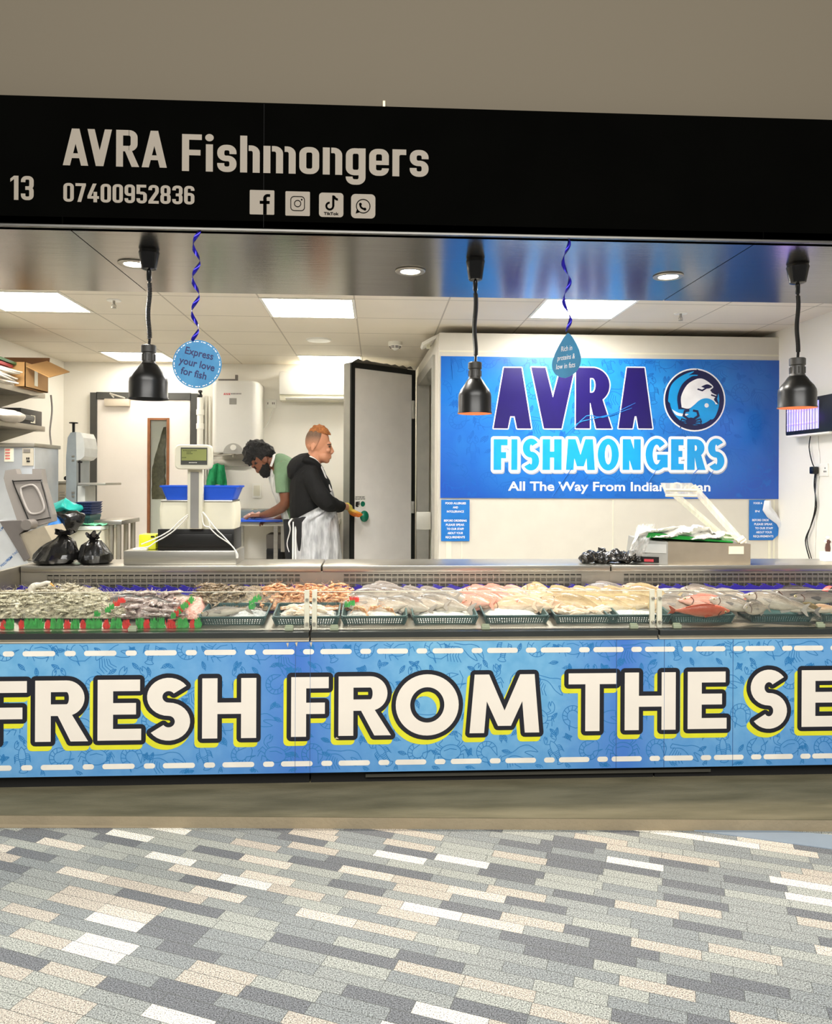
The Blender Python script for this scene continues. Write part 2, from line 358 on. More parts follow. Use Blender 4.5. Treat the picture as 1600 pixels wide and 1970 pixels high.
def ceiling_mat():
    m = mat('ceiling_tiles', (226, 217, 200), .7, var=.03, scale=1.2); nt = m.node_tree; n = nt.nodes; l = nt.links; b = n['Principled BSDF']
    src = b.inputs['Base Color'].links[0].from_socket
    g = n.new('ShaderNodeNewGeometry'); sx = n.new('ShaderNodeSeparateXYZ'); l.new(g.outputs['Position'], sx.inputs[0])
    def line(out, off, per, w):
        a = n.new('ShaderNodeMath'); a.operation = 'SUBTRACT'; l.new(out, a.inputs[0]); a.inputs[1].default_value = off-100*per
        f = n.new('ShaderNodeMath'); f.operation = 'PINGPONG'; f.inputs[1].default_value = per/2; l.new(a.outputs[0], f.inputs[0])
        c = n.new('ShaderNodeMath'); c.operation = 'LESS_THAN'; c.inputs[1].default_value = w; l.new(f.outputs[0], c.inputs[0]); return c.outputs[0]
    a = line(sx.outputs[0], -.157, .635, .0055); c = line(sx.outputs[1], 5.66, .6, .006)
    mxm = n.new('ShaderNodeMath'); mxm.operation = 'MAXIMUM'; l.new(a, mxm.inputs[0]); l.new(c, mxm.inputs[1])
    mx = n.new('ShaderNodeMix'); mx.data_type = 'RGBA'; l.new(mxm.outputs[0], mx.inputs[0]); l.new(src, mx.inputs[6]); mx.inputs[7].default_value = L3((182, 172, 154)); l.new(mx.outputs[2], b.inputs['Base Color'])
    return m
def paving_mat():
    m = bpy.data.materials.new('granite_setts'); m.use_nodes = True; nt = m.node_tree; n = nt.nodes; l = nt.links; b = n['Principled BSDF']
    def mth(op, a, bb=None, c=None):
        q = n.new('ShaderNodeMath'); q.operation = op
        for i, x in enumerate((a, bb, c)):
            if x is None: continue
            if isinstance(x, (int, float)): q.inputs[i].default_value = x
            else: l.new(x, q.inputs[i])
        return q.outputs[0]
    g = n.new('ShaderNodeNewGeometry'); mp = n.new('ShaderNodeMapping'); mp.inputs['Rotation'].default_value = (0, 0, math.radians(22)); l.new(g.outputs['Position'], mp.inputs[0])
    sx = n.new('ShaderNodeSeparateXYZ'); l.new(mp.outputs[0], sx.inputs[0])
    BL, BH = .215, .052
    v = mth('DIVIDE', mth('ADD', sx.outputs[1], 20), BH); row = mth('FLOOR', v); fv = mth('FRACT', v)
    wn = n.new('ShaderNodeTexWhiteNoise'); wn.noise_dimensions = '1D'; l.new(row, wn.inputs['W'])
    u = mth('ADD', mth('DIVIDE', mth('ADD', sx.outputs[0], 20), BL), wn.outputs['Value']); col = mth('FLOOR', u); fu = mth('FRACT', u)
    cb = n.new('ShaderNodeCombineXYZ'); l.new(col, cb.inputs[0]); l.new(row, cb.inputs[1])
    w2 = n.new('ShaderNodeTexWhiteNoise'); w2.noise_dimensions = '2D'; l.new(cb.outputs[0], w2.inputs['Vector'])
    cr = n.new('ShaderNodeValToRGB'); cr.color_ramp.interpolation = 'CONSTANT'; e = cr.color_ramp.elements
    cols = [(0, (116, 119, 123)), (.2, (144, 149, 149)), (.42, (156, 160, 157)), (.62, (172, 175, 168)), (.78, (196, 187, 174)), (.89, (218, 208, 194)), (.955, (244, 240, 228))]
    e[0].position = 0; e[0].color = L3(cols[0][1]); e[1].position = cols[1][0]; e[1].color = L3(cols[1][1])
    for p, c in cols[2:]:
        x = e.new(p); x.color = L3(c)
    l.new(w2.outputs['Value'], cr.inputs[0])
    sp = n.new('ShaderNodeTexNoise'); sp.inputs['Scale'].default_value = 240; sp.inputs['Detail'].default_value = 2; l.new(g.outputs['Position'], sp.inputs['Vector'])
    mr = n.new('ShaderNodeMapRange'); mr.inputs[1].default_value = .3; mr.inputs[2].default_value = .7; mr.inputs[3].default_value = .12; mr.inputs[4].default_value = 1.75; l.new(sp.outputs[0], mr.inputs[0])
    vm = n.new('ShaderNodeVectorMath'); vm.operation = 'SCALE'; l.new(cr.outputs[0], vm.inputs[0]); l.new(mr.outputs[0], vm.inputs['Scale'])
    du = mth('MULTIPLY', mth('MINIMUM', fu, mth('SUBTRACT', 1.0, fu)), BL); dv = mth('MULTIPLY', mth('MINIMUM', fv, mth('SUBTRACT', 1.0, fv)), BH)
    j = mth('LESS_THAN', mth('MINIMUM', du, dv), .0009)
    mx = n.new('ShaderNodeMix'); mx.data_type = 'RGBA'; l.new(j, mx.inputs[0]); l.new(vm.outputs[0], mx.inputs[6]); mx.inputs[7].default_value = L3((84, 86, 82)); l.new(mx.outputs[2], b.inputs['Base Color'])
    b.inputs['Roughness'].default_value = .75
    return m
# ================= shell =================
ZF = .15; ZC = 2.65; XL = -3.27; XR = 3.22; YB = 8.05; YX = 5.9; ZS = 2.6
def quad(name, pts, m, back=.04, d=None):
    mb = MB(); 
    if d is None: mb.poly(pts)
    else: mb.prism(pts, d)
    return struct(mb, name, m, smooth=False)
quad('floor', [(XL-.1, 4.0, ZF), (XR+.1, 4.0, ZF), (XR+.1, YB+.1, ZF), (XL-.1, YB+.1, ZF)], M['floor_in'], d=(0, 0, -.15))
quad('ceiling', [(XL-.1, 4.76, ZC), (XR+.1, 4.76, ZC), (XR+.1, YB+.1, ZC), (XL-.1, YB+.1, ZC)], ceiling_mat(), d=(0, 0, .05))
quad('wall_back', [(XL-.1, YB, 0), (XR+.1, YB, 0), (XR+.1, YB, ZC), (XL-.1, YB, ZC)], M['wall'], d=(0, .1, 0))
quad('wall_left', [(XL, 3.6, 0), (XL, YB, 0), (XL, YB, ZC), (XL, 3.6, ZC)], M['wall'], d=(-.1, 0, 0))
quad('wall_right', [(XR, 3.6, 0), (XR, YB, 0), (XR, YB, ZC), (XR, 3.6, ZC)], M['wall'], d=(.1, 0, 0))
# soffit of steel sheets with two joints running back
def sx_at(px, py, z=ZS): return PZ(px, py, z).x
x1 = (PZ(120, 427, ZS).x+PZ(282, 563, ZS).x)/2; x2 = (PZ(1265, 578, ZS).x+PZ(1440, 485, ZS).x)/2
for a, b in ((XL-.1, x1-.003), (x1+.003, x2-.003), (x2+.003, XR+.1)):
    quad('ceiling_soffit', [(a, 3.5, ZS), (b, 3.5, ZS), (b, 4.76, ZS), (a, 4.76, ZS)], M['soffit'], d=(0, 0, .03))
quad('trim_1', [(XL, 4.75, ZS+.03), (XR, 4.75, ZS+.03), (XR, 4.75, ZC+.05), (XL, 4.75, ZC+.05)], M['steel_d'], d=(0, .012, 0))
quad('wall_front', [(-6, 3.62, 3.1), (6, 3.62, 3.1), (6, 3.62, 5.2), (-6, 3.62, 5.2)], M['taupe'], d=(0, .1, 0))
# outdoor ground
quad('floor_outer', [(-7, -3, -.05), (7, -3, -.05), (7, 3.9, -.05), (-7, 3.9, -.05)], paving_mat(), d=(0, 0, -.1))
sl = MB()
a = PZ(0, 1568, 0); b = PZ(1600, 1577, 0); dr = (b-a); a = a-dr*1.2; b = b+dr*1.2
sl.prism([(a.x, a.y, 0), (b.x, b.y, 0), (b.x, 4.0, 0), (a.x, 4.0, 0)], (0, 0, -.06))
struct(sl, 'trim_2', M['concrete'], smooth=False)
a2 = PZ(0, 1592, -.048); b2 = PZ(1600, 1592, -.048); dr2 = b2-a2; a2 = a2-dr2*1.2; b2 = b2+dr2*1.2
ks = MB(); ks.hexa([(a2.x, a2.y, -.06), (b2.x, b2.y, -.06), (b.x, b.y-.001, -.06), (a.x, a.y-.001, -.06)], [(a2.x, a2.y, -.046), (b2.x, b2.y, -.046), (b.x, b.y-.001, -.002), (a.x, a.y-.001, -.002)])
struct(ks, 'trim_3', M['concrete_l'], smooth=False)
bs = MB(); z = -.047
bs.prism([PZ(1270, 1588, z), PZ(1600, 1633, z), PZ(1700, 1640, z), PZ(1700, 1612, z), PZ(1600, 1606, z), PZ(1430, 1590, z)], (0, 0, -.01))
struct(bs, 'trim_4', mat('blue_grey_kerb', (140, 154, 168), .7, var=.03), smooth=False)
# ================= fascia =================
fa = thing('fascia_sign', (0.2, 3.5, 2.6), 'long black shop fascia with pale lettering and phone number above the counter', 'sign')
mb = MB(); mb.box((-3.6, 3.5, 2.6), (4.2, 3.6, 3.175)); mb.build('sign_board', M['black'], fa, smooth=False)
mb = MB(); mb.box((-3.6, 3.508, 2.588), (4.2, 3.53, 2.6)); mb.build('bottom_edge_trim', mat('edge_steel', (96, 94, 90), .35, .8), fa, smooth=False)
mb = MB(); xs = P(507, 400, 3.5).x; mb.box((xs-.001, 3.4992, 2.6), (xs+.001, 3.5, 3.17)); mb.build('joint_line', mat('joint_shadow', (3, 3, 3), .9), fa, smooth=False)
FP = Plane2((0, 3.5, 0), (1, 0, 0), (0, 0, 1))
def fx(x, y): p = P(x, y, 3.5); return p.x, p.z
def ftext(t, xa, ya_base, ya_top, xb, name='letter', gap=.085):
    x0, zb = fx(xa, ya_base); x1, _ = fx(xb, ya_base); _, zt = fx(xa, ya_top)
    din_text(name, t, FP, x0, x1, zb, zt, .0015, M['beige_vinyl'], fa, gap)
ftext('AVRA', 121, 318, 247, 321); ftext('Fishmongers', 350, 329, 258, 824)
ftext('07400952836', 122, 388, 352, 374, 'digit', .07); ftext('13', 20, 384.5, 338, 65, 'digit', .09)
def icon(cx, cy, r):
    x, z = fx(cx, cy); s = 46.5/2*3.5/F
    mb = MB(); mb.poly([FP.at(x+a*s, z+b*s, .0015) for a, b in rrect(-1, -1, 1, 1, r)]); o = mb.build('social_icon', M['beige_vinyl'], fa, smooth=False)
    return x, z, s, o
def mark(o, polys, x, z, s, name='icon_mark'):
    mb = MB()
    for q in polys: mb.poly([FP.at(x+a*s, z+b*s, .003) for a, b in q])
    mb.build(name, M['black'], o, smooth=False)
x, z, s, o = icon(504, 389.5, .08)
mark(o, [rc(.1, -1, .38, .3), rc(-.18, -.12, .62, .12)]+arc(.45, .3, .36, .38, 90, 180, .27, .22, 8)+[rc(.43, .46, .66, .68)], x, z, s)
x, z, s, o = icon(572.5, 392, .08)
def closed_ring(pts, w): return ribbon2(pts, w, True)
circ = lambda cx, cy, r, n=24: [(cx+r*math.cos(2*PI*k/n), cy+r*math.sin(2*PI*k/n)) for k in range(n)]
mark(o, closed_ring(rrect(-.56, -.58, .56, .58, .28), .06)+closed_ring(circ(0, 0, .26), .06)+[circ(.33, .33, .07, 10)], x, z, s)
x, z, s, o = icon(637, 394.5, .28)
mark(o, arc(-.12, -.1, .36, .36, 90, 360, .16, .16, 20)+[rc(.08, -.12, .26, .78)]+arc(.56, .78, .42, .42, 190, 268, .18, .18, 8), x, z, s)
mb = MB(); put_text(mb, 'TikTok', FP, x-.6*s, x+.62*s, z-.84*s, .24*s, .003, .03); mb.build('icon_lettering', M['black'], o, smooth=False)
x, z, s, o = icon(698.5, 397, .36)
mark(o, closed_ring(circ(0, 0, .56), .07)+[[(-.62, -.62), (-.5, -.2), (-.28, -.5)]]+arc(.1, .12, .42, .42, 178, 272, .15, .15, 10)+[circ(-.23, .16, .12, 10), circ(.14, -.24, .12, 10)], x, z, s)
# added bright strip standing in for a glint of light above fascia
hp = P(738.5, 200, 3.6)
mb = MB(); mb.box((hp.x-.006, 3.585, 3.12), (hp.x+.006, 3.62, 3.245), .002)
tag(mb.build('glint_strip', mat('glint_pale', (250, 236, 205), .3, .2)), 'thin pale strip standing in for a glint of light above the black fascia', 'bracket')
# ================= ceiling fittings =================
def panel_light(x0, y0, x1, y1, lab):
    t = thing('ceiling_panel_light', ((x0+x1)/2, (y0+y1)/2, ZC), lab, 'ceiling light', 'ceiling panel lights')
    mb = MB(); w = .02; z0 = ZC-.006
    for a, b in (((x0, y0, z0), (x1, y0+w, ZC)), ((x0, y1-w, z0), (x1, y1, ZC)), ((x0, y0+w, z0), (x0+w, y1-w, ZC)), ((x1-w, y0+w, z0), (x1, y1-w, ZC))): mb.box(a, b)
    mb.build('frame', M['white_pl'], t, smooth=False)
    mb = MB(); mb.box((x0+w, y0+w, ZC-.004), (x1-w, y1-w, ZC)); mb.build('diffuser', M['led'] if y0 < 7 else M['led_b'], t, smooth=False)
gx = lambda k: -.157+.635*k
panel_light(gx(-1), 5.06, gx(0), 5.66, 'square LED ceiling panel nearest the soffit, left of the open cold room door')
panel_light(gx(2), 4.95, gx(3), 5.55, 'square LED ceiling panel above the blue wall banner')
panel_light(gx(-4), 5.0, gx(-3), 5.6, 'square LED ceiling panel at the left edge, above the storage shelves')
panel_light(gx(-4)+.03, 7.35, gx(-3), 7.9, 'LED ceiling panel far back, above the white back door')
panel_light(gx(-1), 7.42, gx(0), 7.98, 'LED ceiling panel far back, above the air conditioner')
def downlight(px, py, lab):
    c = PZ(px, py, ZS); t = thing('downlight', (c.x, c.y, ZS), lab, 'ceiling light', 'round downlights in the steel soffit')
    mb = MB(); mb.lathe([(.054, 0), (.082, 0), (.084, -.004), (.08, -.008), (.062, -.01), (.054, -.006), (.054, 0)], (c.x, c.y, ZS), cap=False); mb.build('bezel_ring', M['steel_d'], t)
    mb = MB(); mb.lathe([(.002, -.003), (.054, -.003), (.054, -.001), (.002, -.001)], (c.x, c.y, ZS)); mb.build('lens', M['led_s'], t)
    li = bpy.data.lights.new('downlight_lamp', 'SPOT'); li.energy = 50; li.spot_size = 2.2; li.spot_blend = .8; li.shadow_soft_size = .05; li.color = (1, .94, .84)
    lo = bpy.data.objects.new('downlight_lamp', li); COL.objects.link(lo); lo.location = (c.x, c.y, ZS-.03); lo['kind'] = 'structure'
downlight(258, 507, 'round recessed downlight partly behind the left pendant lamp mount')
downlight(789, 521, 'round recessed downlight in the middle of the soffit')
downlight(1285, 531, 'round recessed downlight between the middle and right pendant lamps')
def sprinkler(px, py, lab):
    c = PZ(px, py, ZC); t = thing('sprinkler_head', (c.x, c.y, ZC), lab, 'sprinkler', 'ceiling sprinkler heads')
    mb = MB(); mb.lathe([(.002, -.006), (.045, -.008), (.047, -.002), (.047, 0)], (c.x, c.y, ZC)); mb.build('escutcheon', M['white_pl'], t)
    mb = MB(); mb.lathe([(.009, 0), (.009, -.03), (.004, -.034), (.004, -.05), (.016, -.052), (.016, -.056), (.002, -.058)], (c.x, c.y, ZC), n=12)
    for q in (-1, 1): mb.tube([(c.x+q*.01, c.y, ZC-.03), (c.x+q*.014, c.y, ZC-.044), (c.x+q*.003, c.y, ZC-.055)], .0025, 6)
    mb.build('nozzle', M['steel_d'], t)
sprinkler(219, 577, 'chrome sprinkler head hanging from the ceiling left of the left pendant lamp')
sprinkler(1309, 602, 'chrome sprinkler head on the ceiling right of the panel light over the banner')
c = PZ(613, 653, ZC)
mb = MB(); mb.lathe([(.002, -.012), (.07, -.016), (.1, -.012), (.11, 0)], (c.x, c.y, ZC)); tag(mb.build('round_ceiling_vent', M['white_pl']), 'round pale ceiling vent in a tile above the air conditioner', 'vent')
c = PZ(760, 658, ZC); t = thing('smoke_detector', (c.x, c.y, ZC), 'white smoke detector on the ceiling above the open cold room door', 'smoke detector')
mb = MB(); mb.lathe([(.062, 0), (.062, -.03), (.05, -.04), (.03, -.06), (.012, -.072), (.002, -.074)], (c.x, c.y, ZC)); mb.build('housing', M['white_pl'], t)
mb = MB()
for k in range(8):
    a = 2*PI*k/8; a2 = a+.6
    for zz, r in ((-.043, .0505), (-.052, .042)): mb.tube([(c.x+r*math.cos(q), c.y+r*math.sin(q), ZC+zz) for q in (a, (a+a2)/2, a2)], .0028, 5)
mb.build('sensing_slot', M['dark'], t)
# emergency light over cold room doorway
e0 = P(832, 655, 6.3); t = thing('emergency_light', e0, 'slim angled emergency light fixed over the cold room doorway', 'emergency light')
mb = MB(); mb.obox(e0+Vector((0, 0, .0)), (.09, .0, .05), (0.0, .12, .0), (-.006, 0, .011)); mb.build('lamp_cover', M['white_pl'], t, smooth=False)
mb = MB(); mb.box(e0+Vector((-.05, -.02, -.07)), e0+Vector((-.02, .03, -.02)), .005); mb.build('bracket', M['offwhite'], t)
# unseen soft area light, added to brighten stall front and pavement, and world
def area(name, loc, rot, sx, sy, e, c):
    li = bpy.data.lights.new(name, 'AREA'); li.shape = 'RECTANGLE'; li.size = sx; li.size_y = sy; li.energy = e; li.color = c
    o = bpy.data.objects.new(name, li); COL.objects.link(o); o.location = loc; o.rotation_euler = rot; o['kind'] = 'structure'; return o
area('front_fill_light', (0.2, -2.6, 5.2), (math.radians(40), 0, 0), 8, 3.2, 590, (1, .98, .94))
w = bpy.data.worlds.new('world'); SC.world = w; w.use_nodes = True; w.node_tree.nodes['Background'].inputs[0].default_value = (.9, .88, .82, 1); w.node_tree.nodes['Background'].inputs[1].default_value = .28
vs = SC.view_settings; vs.view_transform = 'Standard'; vs.look = 'None'; vs.gamma = 1; vs.use_curve_mapping = False; vs.exposure = .25
# ================= refrigerated display counters =================
YF = 3.56
xA = P(596, 1215, YF).x; xB = P(1266, 1215, YF).x; XE = 3.15
Y1 = 4.30; Y2 = 4.65; ZW = .952
zdf = .728; ydf = 3.66; zdb = .80; ydb = 4.22
def zd(y): return zdf+(zdb-zdf)*(y-ydf)/(ydb-ydf)
M['glass'] = thin_glass('clear_glass')
M['acrylic'] = mat('clear_acrylic_edge', (232, 228, 205), .25, spec=.6, alpha=.92)
M['clip'] = mat('sage_clip_plastic', (160, 168, 140), .5)
M['ice'] = mat('crushed_ice', (206, 208, 206), .3, var=.12, scale=60, bump=1.0, bscale=90, sss=0)
def counter(x0, x1, lab, plates, first=False):
    t = thing('display_counter', ((x0+x1)/2, YF, 0), lab, 'fish counter', 'steel refrigerated display counters')
    g = .004
    mb = MB(); mb.box((x0+g, Y1, ZW-.035), (x1-g, Y2, ZW), .004); mb.build('worktop', M['steel'], t)
    mb = MB(); mb.box((x0+g, Y1+.03, ZW-.135), (x1-g, Y1+.045, ZW-.035)); mb.box((x0+g, Y1+.045, ZF), (x1-g, Y2-.03, ZW-.035)); mb.build('rear_cabinet', M['dark'], t, smooth=False)
    # steel back plate with grille openings between plates
    mb = MB(); y = Y1+.012; zt = ZW-.036; zb = ZW-.145
    mb.box((x0+g, y, zt-.016), (x1-g, y+.016, zt)); mb.box((x0+g, y, zb-.01), (x1-g, y+.016, zb+.004))
    for a, b in plates: mb.box((a, y-.001, zb-.011), (b, y+.017, zt+.0005))
    mb.build('back_plate', M['steel_d'], t, smooth=False)
    ends = sorted(plates); op = []
    cur = x0+g
    for a, b in ends:
        if a-cur > .05: op.append((cur, a))
        cur = max(cur, b)
    if x1-g-cur > .05: op.append((cur, x1-g))
    for a, b in op:
        mb = MB(); n = int(round((b-a)/.0345)); 
        for i in range(n+1): xx = a+(b-a)*i/n; mb.box((xx-.003, y+.001, zb), (xx+.003, y+.009, zt-.016))
        for k in range(11): zz = zb+.004+(zt-.02-zb)*k/11; hh = .0018 if k not in (5, 9) else .0042; mb.box((a, y+.003, zz-hh), (b, y+.011, zz+hh))
        for k in (.46, .8): mb.box((a+.12, y-.001, zb+(zt-.016-zb)*k-.0016), (b-.12, y+.002, zb+(zt-.016-zb)*k+.0016))
        mb.build('vent_grille', M['steel_d'], t, smooth=False)
    mb = MB(); mb.hexa([(x0+g, ydf-.06, zdf-.03), (x1-g, ydf-.06, zdf-.03), (x1-g, Y1+.03, zdb-.03), (x0+g, Y1+.03, zdb-.03)], [(x0+g, ydf-.06, zdf-.002), (x1-g, ydf-.06, zdf-.002), (x1-g, Y1+.03, zdb), (x0+g, Y1+.03, zdb)])
    mb.build('display_deck', M['steel_d'], t, smooth=False)
    # body
    mb = MB(); mb.box((x0+g, YF+.03, .06), (x1-g, Y1+.04, zdf-.035)); mb.build('body', M['steel_d'], t, smooth=False)
    mb = MB(); mb.box((x0+g, YF+.05, 0), (x1-g, Y2-.1, .065)); mb.build('plinth', M['dark'], t, smooth=False)
    # front ledge
    mb = MB(); mb.box((x0+g, YF-.012, zdf-.027), (x1-g, YF+.05, zdf+.0), .003); mb.build('ledge', M['darkgrey'], t)
    mb = MB(); mb.box((x0+g, YF+.005, .69), (x1-g, YF+.06, .702), .002); mb.box((x0+g, YF-.004, .682), (x1-g, YF+.05, .689), .001); mb.build('front_rail', M['cream_trim'], t)
    # glass
    mb = MB(); mb.box((x0+.008, YF+.045, zdf+.002), (x1-.008, YF+.051, .908)); go = mb.build('glass_pane', M['glass'], t, smooth=False)
    mb = MB(); mb.box((x0+.008, YF+.0445, .908), (x1-.008, YF+.0515, .9105)); mb.build('glass_edge', M['acrylic'], go, smooth=False)
    # end brackets
    for xx, q in ((x0, 1), (x1, -1)):
        if abs(xx) > 1.9: continue
        a = xx+q*.006; b = xx+q*.03
        mb = MB(); mb.box((min(a, b), YF+.03, zdf+.002), (max(a, b), YF+.044, .918), .003); br = mb.build('glass_bracket', M['acrylic'], t)
        for zz in (.76, .875):
            mb = MB(); mb.tube([(xx+q*.017, YF+.032, zz), (xx+q*.017, YF+.016, zz)], [.0085, .0065], 12); mb.build('screw', M['steel'], br)
    # blue plastic scalloped strip standing along the back of the deck
    mb = MB(); mb.box((x0+g, Y1-.05, zdb-.002), (x1-g, Y1-.044, zdb+.03))
    n = int((x1-x0)/.085)
    for i in range(n):
        xa = x0+g+(x1-x0-2*g)*i/n; w = (x1-x0)/n
        pts = [(xa, Y1-.05, zdb+.03), (xa+w, Y1-.05, zdb+.03), (xa+w*.95, Y1-.05, zdb+.036), (xa+w*.62, Y1-.05, zdb+.041), (xa+w*.4, Y1-.05, zdb+.05), (xa+w*.12, Y1-.05, zdb+.053), (xa+w*.3, Y1-.05, zdb+.043), (xa+w*.1, Y1-.05, zdb+.04)]
        mb.prism(pts, (0, .006, 0))
    mb.build('scalloped_strip', M['navyp'], t, smooth=False)
    return t
def gxp(px): return P(px, 1110, Y1).x
c1 = counter(P(38, 1090, Y1).x, xA, 'left steel display counter under the scale, piled with prawns', [(gxp(38), gxp(88)), (gxp(577), xA)])
# worktop joint of the photo sits a little right of the glass joint, so plates are shared
c2 = counter(xA, xB, 'middle steel display counter below the open cold room door, holding silver and red fish', [(xA, gxp(660)), (gxp(1120), xB if xB < gxp(1200) else gxp(1200))])
c3 = counter(xB, XE, 'right steel display counter beneath the clear-armed weighing scale', [(xB, gxp(1200)+.001 if gxp(1200) > xB else xB+.02)])
# left cheek of counter under the worktop end and extended front
t = thing('counter_end_panel', (-2.12, YF, 0), 'grey end panel closing the left display counter beside the protective film', 'panel')
mb = MB(); xx = P(38, 1090, Y1).x; mb.box((xx-.03, YF+.06, .15), (xx-.002, Y2, ZW-.003)); mb.build('cheek', M['steel_d'], t, smooth=False)
mb = MB(); mb.box((xx-.6, YF-.012, zdf-.027), (xx-.035, YF+.05, zdf)); mb.build('ledge', M['darkgrey'], t, smooth=False)
# clips
for px, lab in ((255, 'small sage plastic ticket clip on the ledge in front of the prawn garland'), (556, 'small sage plastic ticket clip just left of the left glass joint'), (643, 'small sage plastic ticket clip just right of the left glass joint'), (934, 'small sage plastic ticket clip in front of the ice-filled middle basket'), (1219, 'small sage plastic ticket clip just left of the right glass joint'), (1302, 'small sage plastic ticket clip just right of the right glass joint'), (1578, 'small sage plastic ticket clip at the right edge of the counter')):
    p = P(px, 1208, YF+.025); mb = MB(); mb.box((p.x-.02, p.y-.008, zdf+.001), (p.x+.02, p.y+.012, zdf+.02), .003); mb.box((p.x-.018, p.y+.004, zdf+.018), (p.x+.018, p.y+.012, zdf+.026), .002)
    tag(mb.build('ticket_clip', M['clip']), lab, 'clip', 'ticket clips on the counter ledge')
# ================= front sign panel =================
def panel_mat():
    m = mat('printed_blue_vinyl', (104, 172, 214), .38, scale=14, c2=(124, 186, 222)); nt = m.node_tree; n = nt.nodes; l = nt.links; b = n['Principled BSDF']
    src = b.inputs['Base Color'].links[0].from_socket
    g = n.new('ShaderNodeNewGeometry'); sx = n.new('ShaderNodeSeparateXYZ'); l.new(g.outputs['Position'], sx.inputs[0])
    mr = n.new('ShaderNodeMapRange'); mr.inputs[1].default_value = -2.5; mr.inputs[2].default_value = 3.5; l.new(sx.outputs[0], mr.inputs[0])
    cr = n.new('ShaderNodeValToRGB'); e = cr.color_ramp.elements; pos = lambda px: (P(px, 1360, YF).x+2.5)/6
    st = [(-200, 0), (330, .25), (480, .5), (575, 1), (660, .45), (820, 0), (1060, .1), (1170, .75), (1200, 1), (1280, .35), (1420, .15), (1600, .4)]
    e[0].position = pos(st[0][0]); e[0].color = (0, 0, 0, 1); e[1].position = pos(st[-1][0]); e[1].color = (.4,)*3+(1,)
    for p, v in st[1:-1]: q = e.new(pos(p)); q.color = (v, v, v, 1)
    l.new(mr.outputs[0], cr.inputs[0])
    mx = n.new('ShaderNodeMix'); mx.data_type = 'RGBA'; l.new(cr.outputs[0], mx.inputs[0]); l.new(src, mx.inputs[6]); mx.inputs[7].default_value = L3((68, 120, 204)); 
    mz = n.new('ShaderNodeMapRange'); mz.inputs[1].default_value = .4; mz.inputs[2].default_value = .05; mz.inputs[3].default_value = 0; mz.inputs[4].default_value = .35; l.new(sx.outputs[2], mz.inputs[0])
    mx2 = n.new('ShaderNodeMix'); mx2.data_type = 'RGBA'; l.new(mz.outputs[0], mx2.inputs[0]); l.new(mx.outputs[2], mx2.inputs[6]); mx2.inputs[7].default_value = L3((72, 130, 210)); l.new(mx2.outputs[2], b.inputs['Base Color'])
    return m
t = thing('counter_front_sign', (.25, YF, .06), 'blue sea-life printed banner reading FRESH FROM THE SEA on the counter front', 'sign')
mb = MB(); mb.box((-2.6, YF, .065), (XE, YF+.028, .68)); mb.build('banner_panel', panel_mat(), t, smooth=False)
SP = Plane2((0, YF, 0), (1, 0, 0), (0, 0, 1))
def sx_(px, py=1360): return P(px, py, YF).x
k = 3.56/F
Lt = [('F', -32, 52), ('R', 68, 170), ('E', 188, 272), ('S', 283, 366), ('H', 389, 493), ('F', 560, 632), ('R', 651, 752), ('O', 761, 882), ('M', 903, 1037), ('T', 1093, 1185), ('H', 1201, 1299), ('E', 1322, 1397), ('S', 1443, 1513), ('E', 1541, 1616), ('A', 1625, 1735)]
zt_ = lambda px: .5098+(px-100)/1250*.0143; zb_ = lambda px: .2275+(px-100)/1250*.0205
m1 = mat('white_print', (240, 231, 218), .4, var=.015); m2 = mat('navy_print', (18, 20, 32), .4); m3 = mat('yellow_print', (226, 224, 44), .4)
for li_, (ch, a, b) in enumerate(Lt):
    x0, x1 = sx_(a), sx_(b); z0 = zb_((a+b)/2); z1 = zt_((a+b)/2); H = z1-z0; W = (x1-x0)/H
    w = .25 if ch not in 'OSM' else {'O': .245, 'S': .25, 'M': .25}[ch]; h = .19 if ch not in 'OS' else .22
    gs = [[(x0+u*H, z0+v*H) for u, v in q] for q in glyph(ch, W, w, h)]
    mb = MB(); put(mb, gs, SP, .0024); lo = mb.build('letter', m1, t, smooth=False)
    g2 = [grow(q, 8.6*k) for q in gs]; mb = MB(); put(mb, g2, SP, .0016+.0003*(li_ % 2)); mb.build('letter_outline', m2, lo, smooth=False)
    mb = MB(); put(mb, [[(u-6*k, v-9*k) for u, v in q] for q in g2], SP, .0009+.0002*(li_ % 2)); mb.build('letter_shadow', m3, lo, smooth=False)
m4 = mat('white_dash_print', (240, 234, 222), .4)
for row, (ya, yb) in enumerate(((1261.5, 1243), (1480.5, 1451))):
    base = 136 if row == 0 else 170
    i = -3
    for k_ in range(-2, 17):
        cx = (75 if row == 0 else 110)+k_*(119-k_*.95 if k_ > 0 else 119); per = 119-k_*1.4
        yy = ya+(yb-ya)*cx/1600
        for c_, hw in ((cx, 30), (cx+60-k_*.6, 10.5)):
            p = P(c_, yy, YF); z = P(800, (ya+yb)/2, YF).z; hh = 5*k
            mb = MB(); mb.poly([SP.at(u, v, .0012) for u, v in rrect(p.x-hw*k, z-hh, p.x+hw*k, z+hh, hh*.98)]); mb.build('dash_stripe', m4, t, smooth=False)
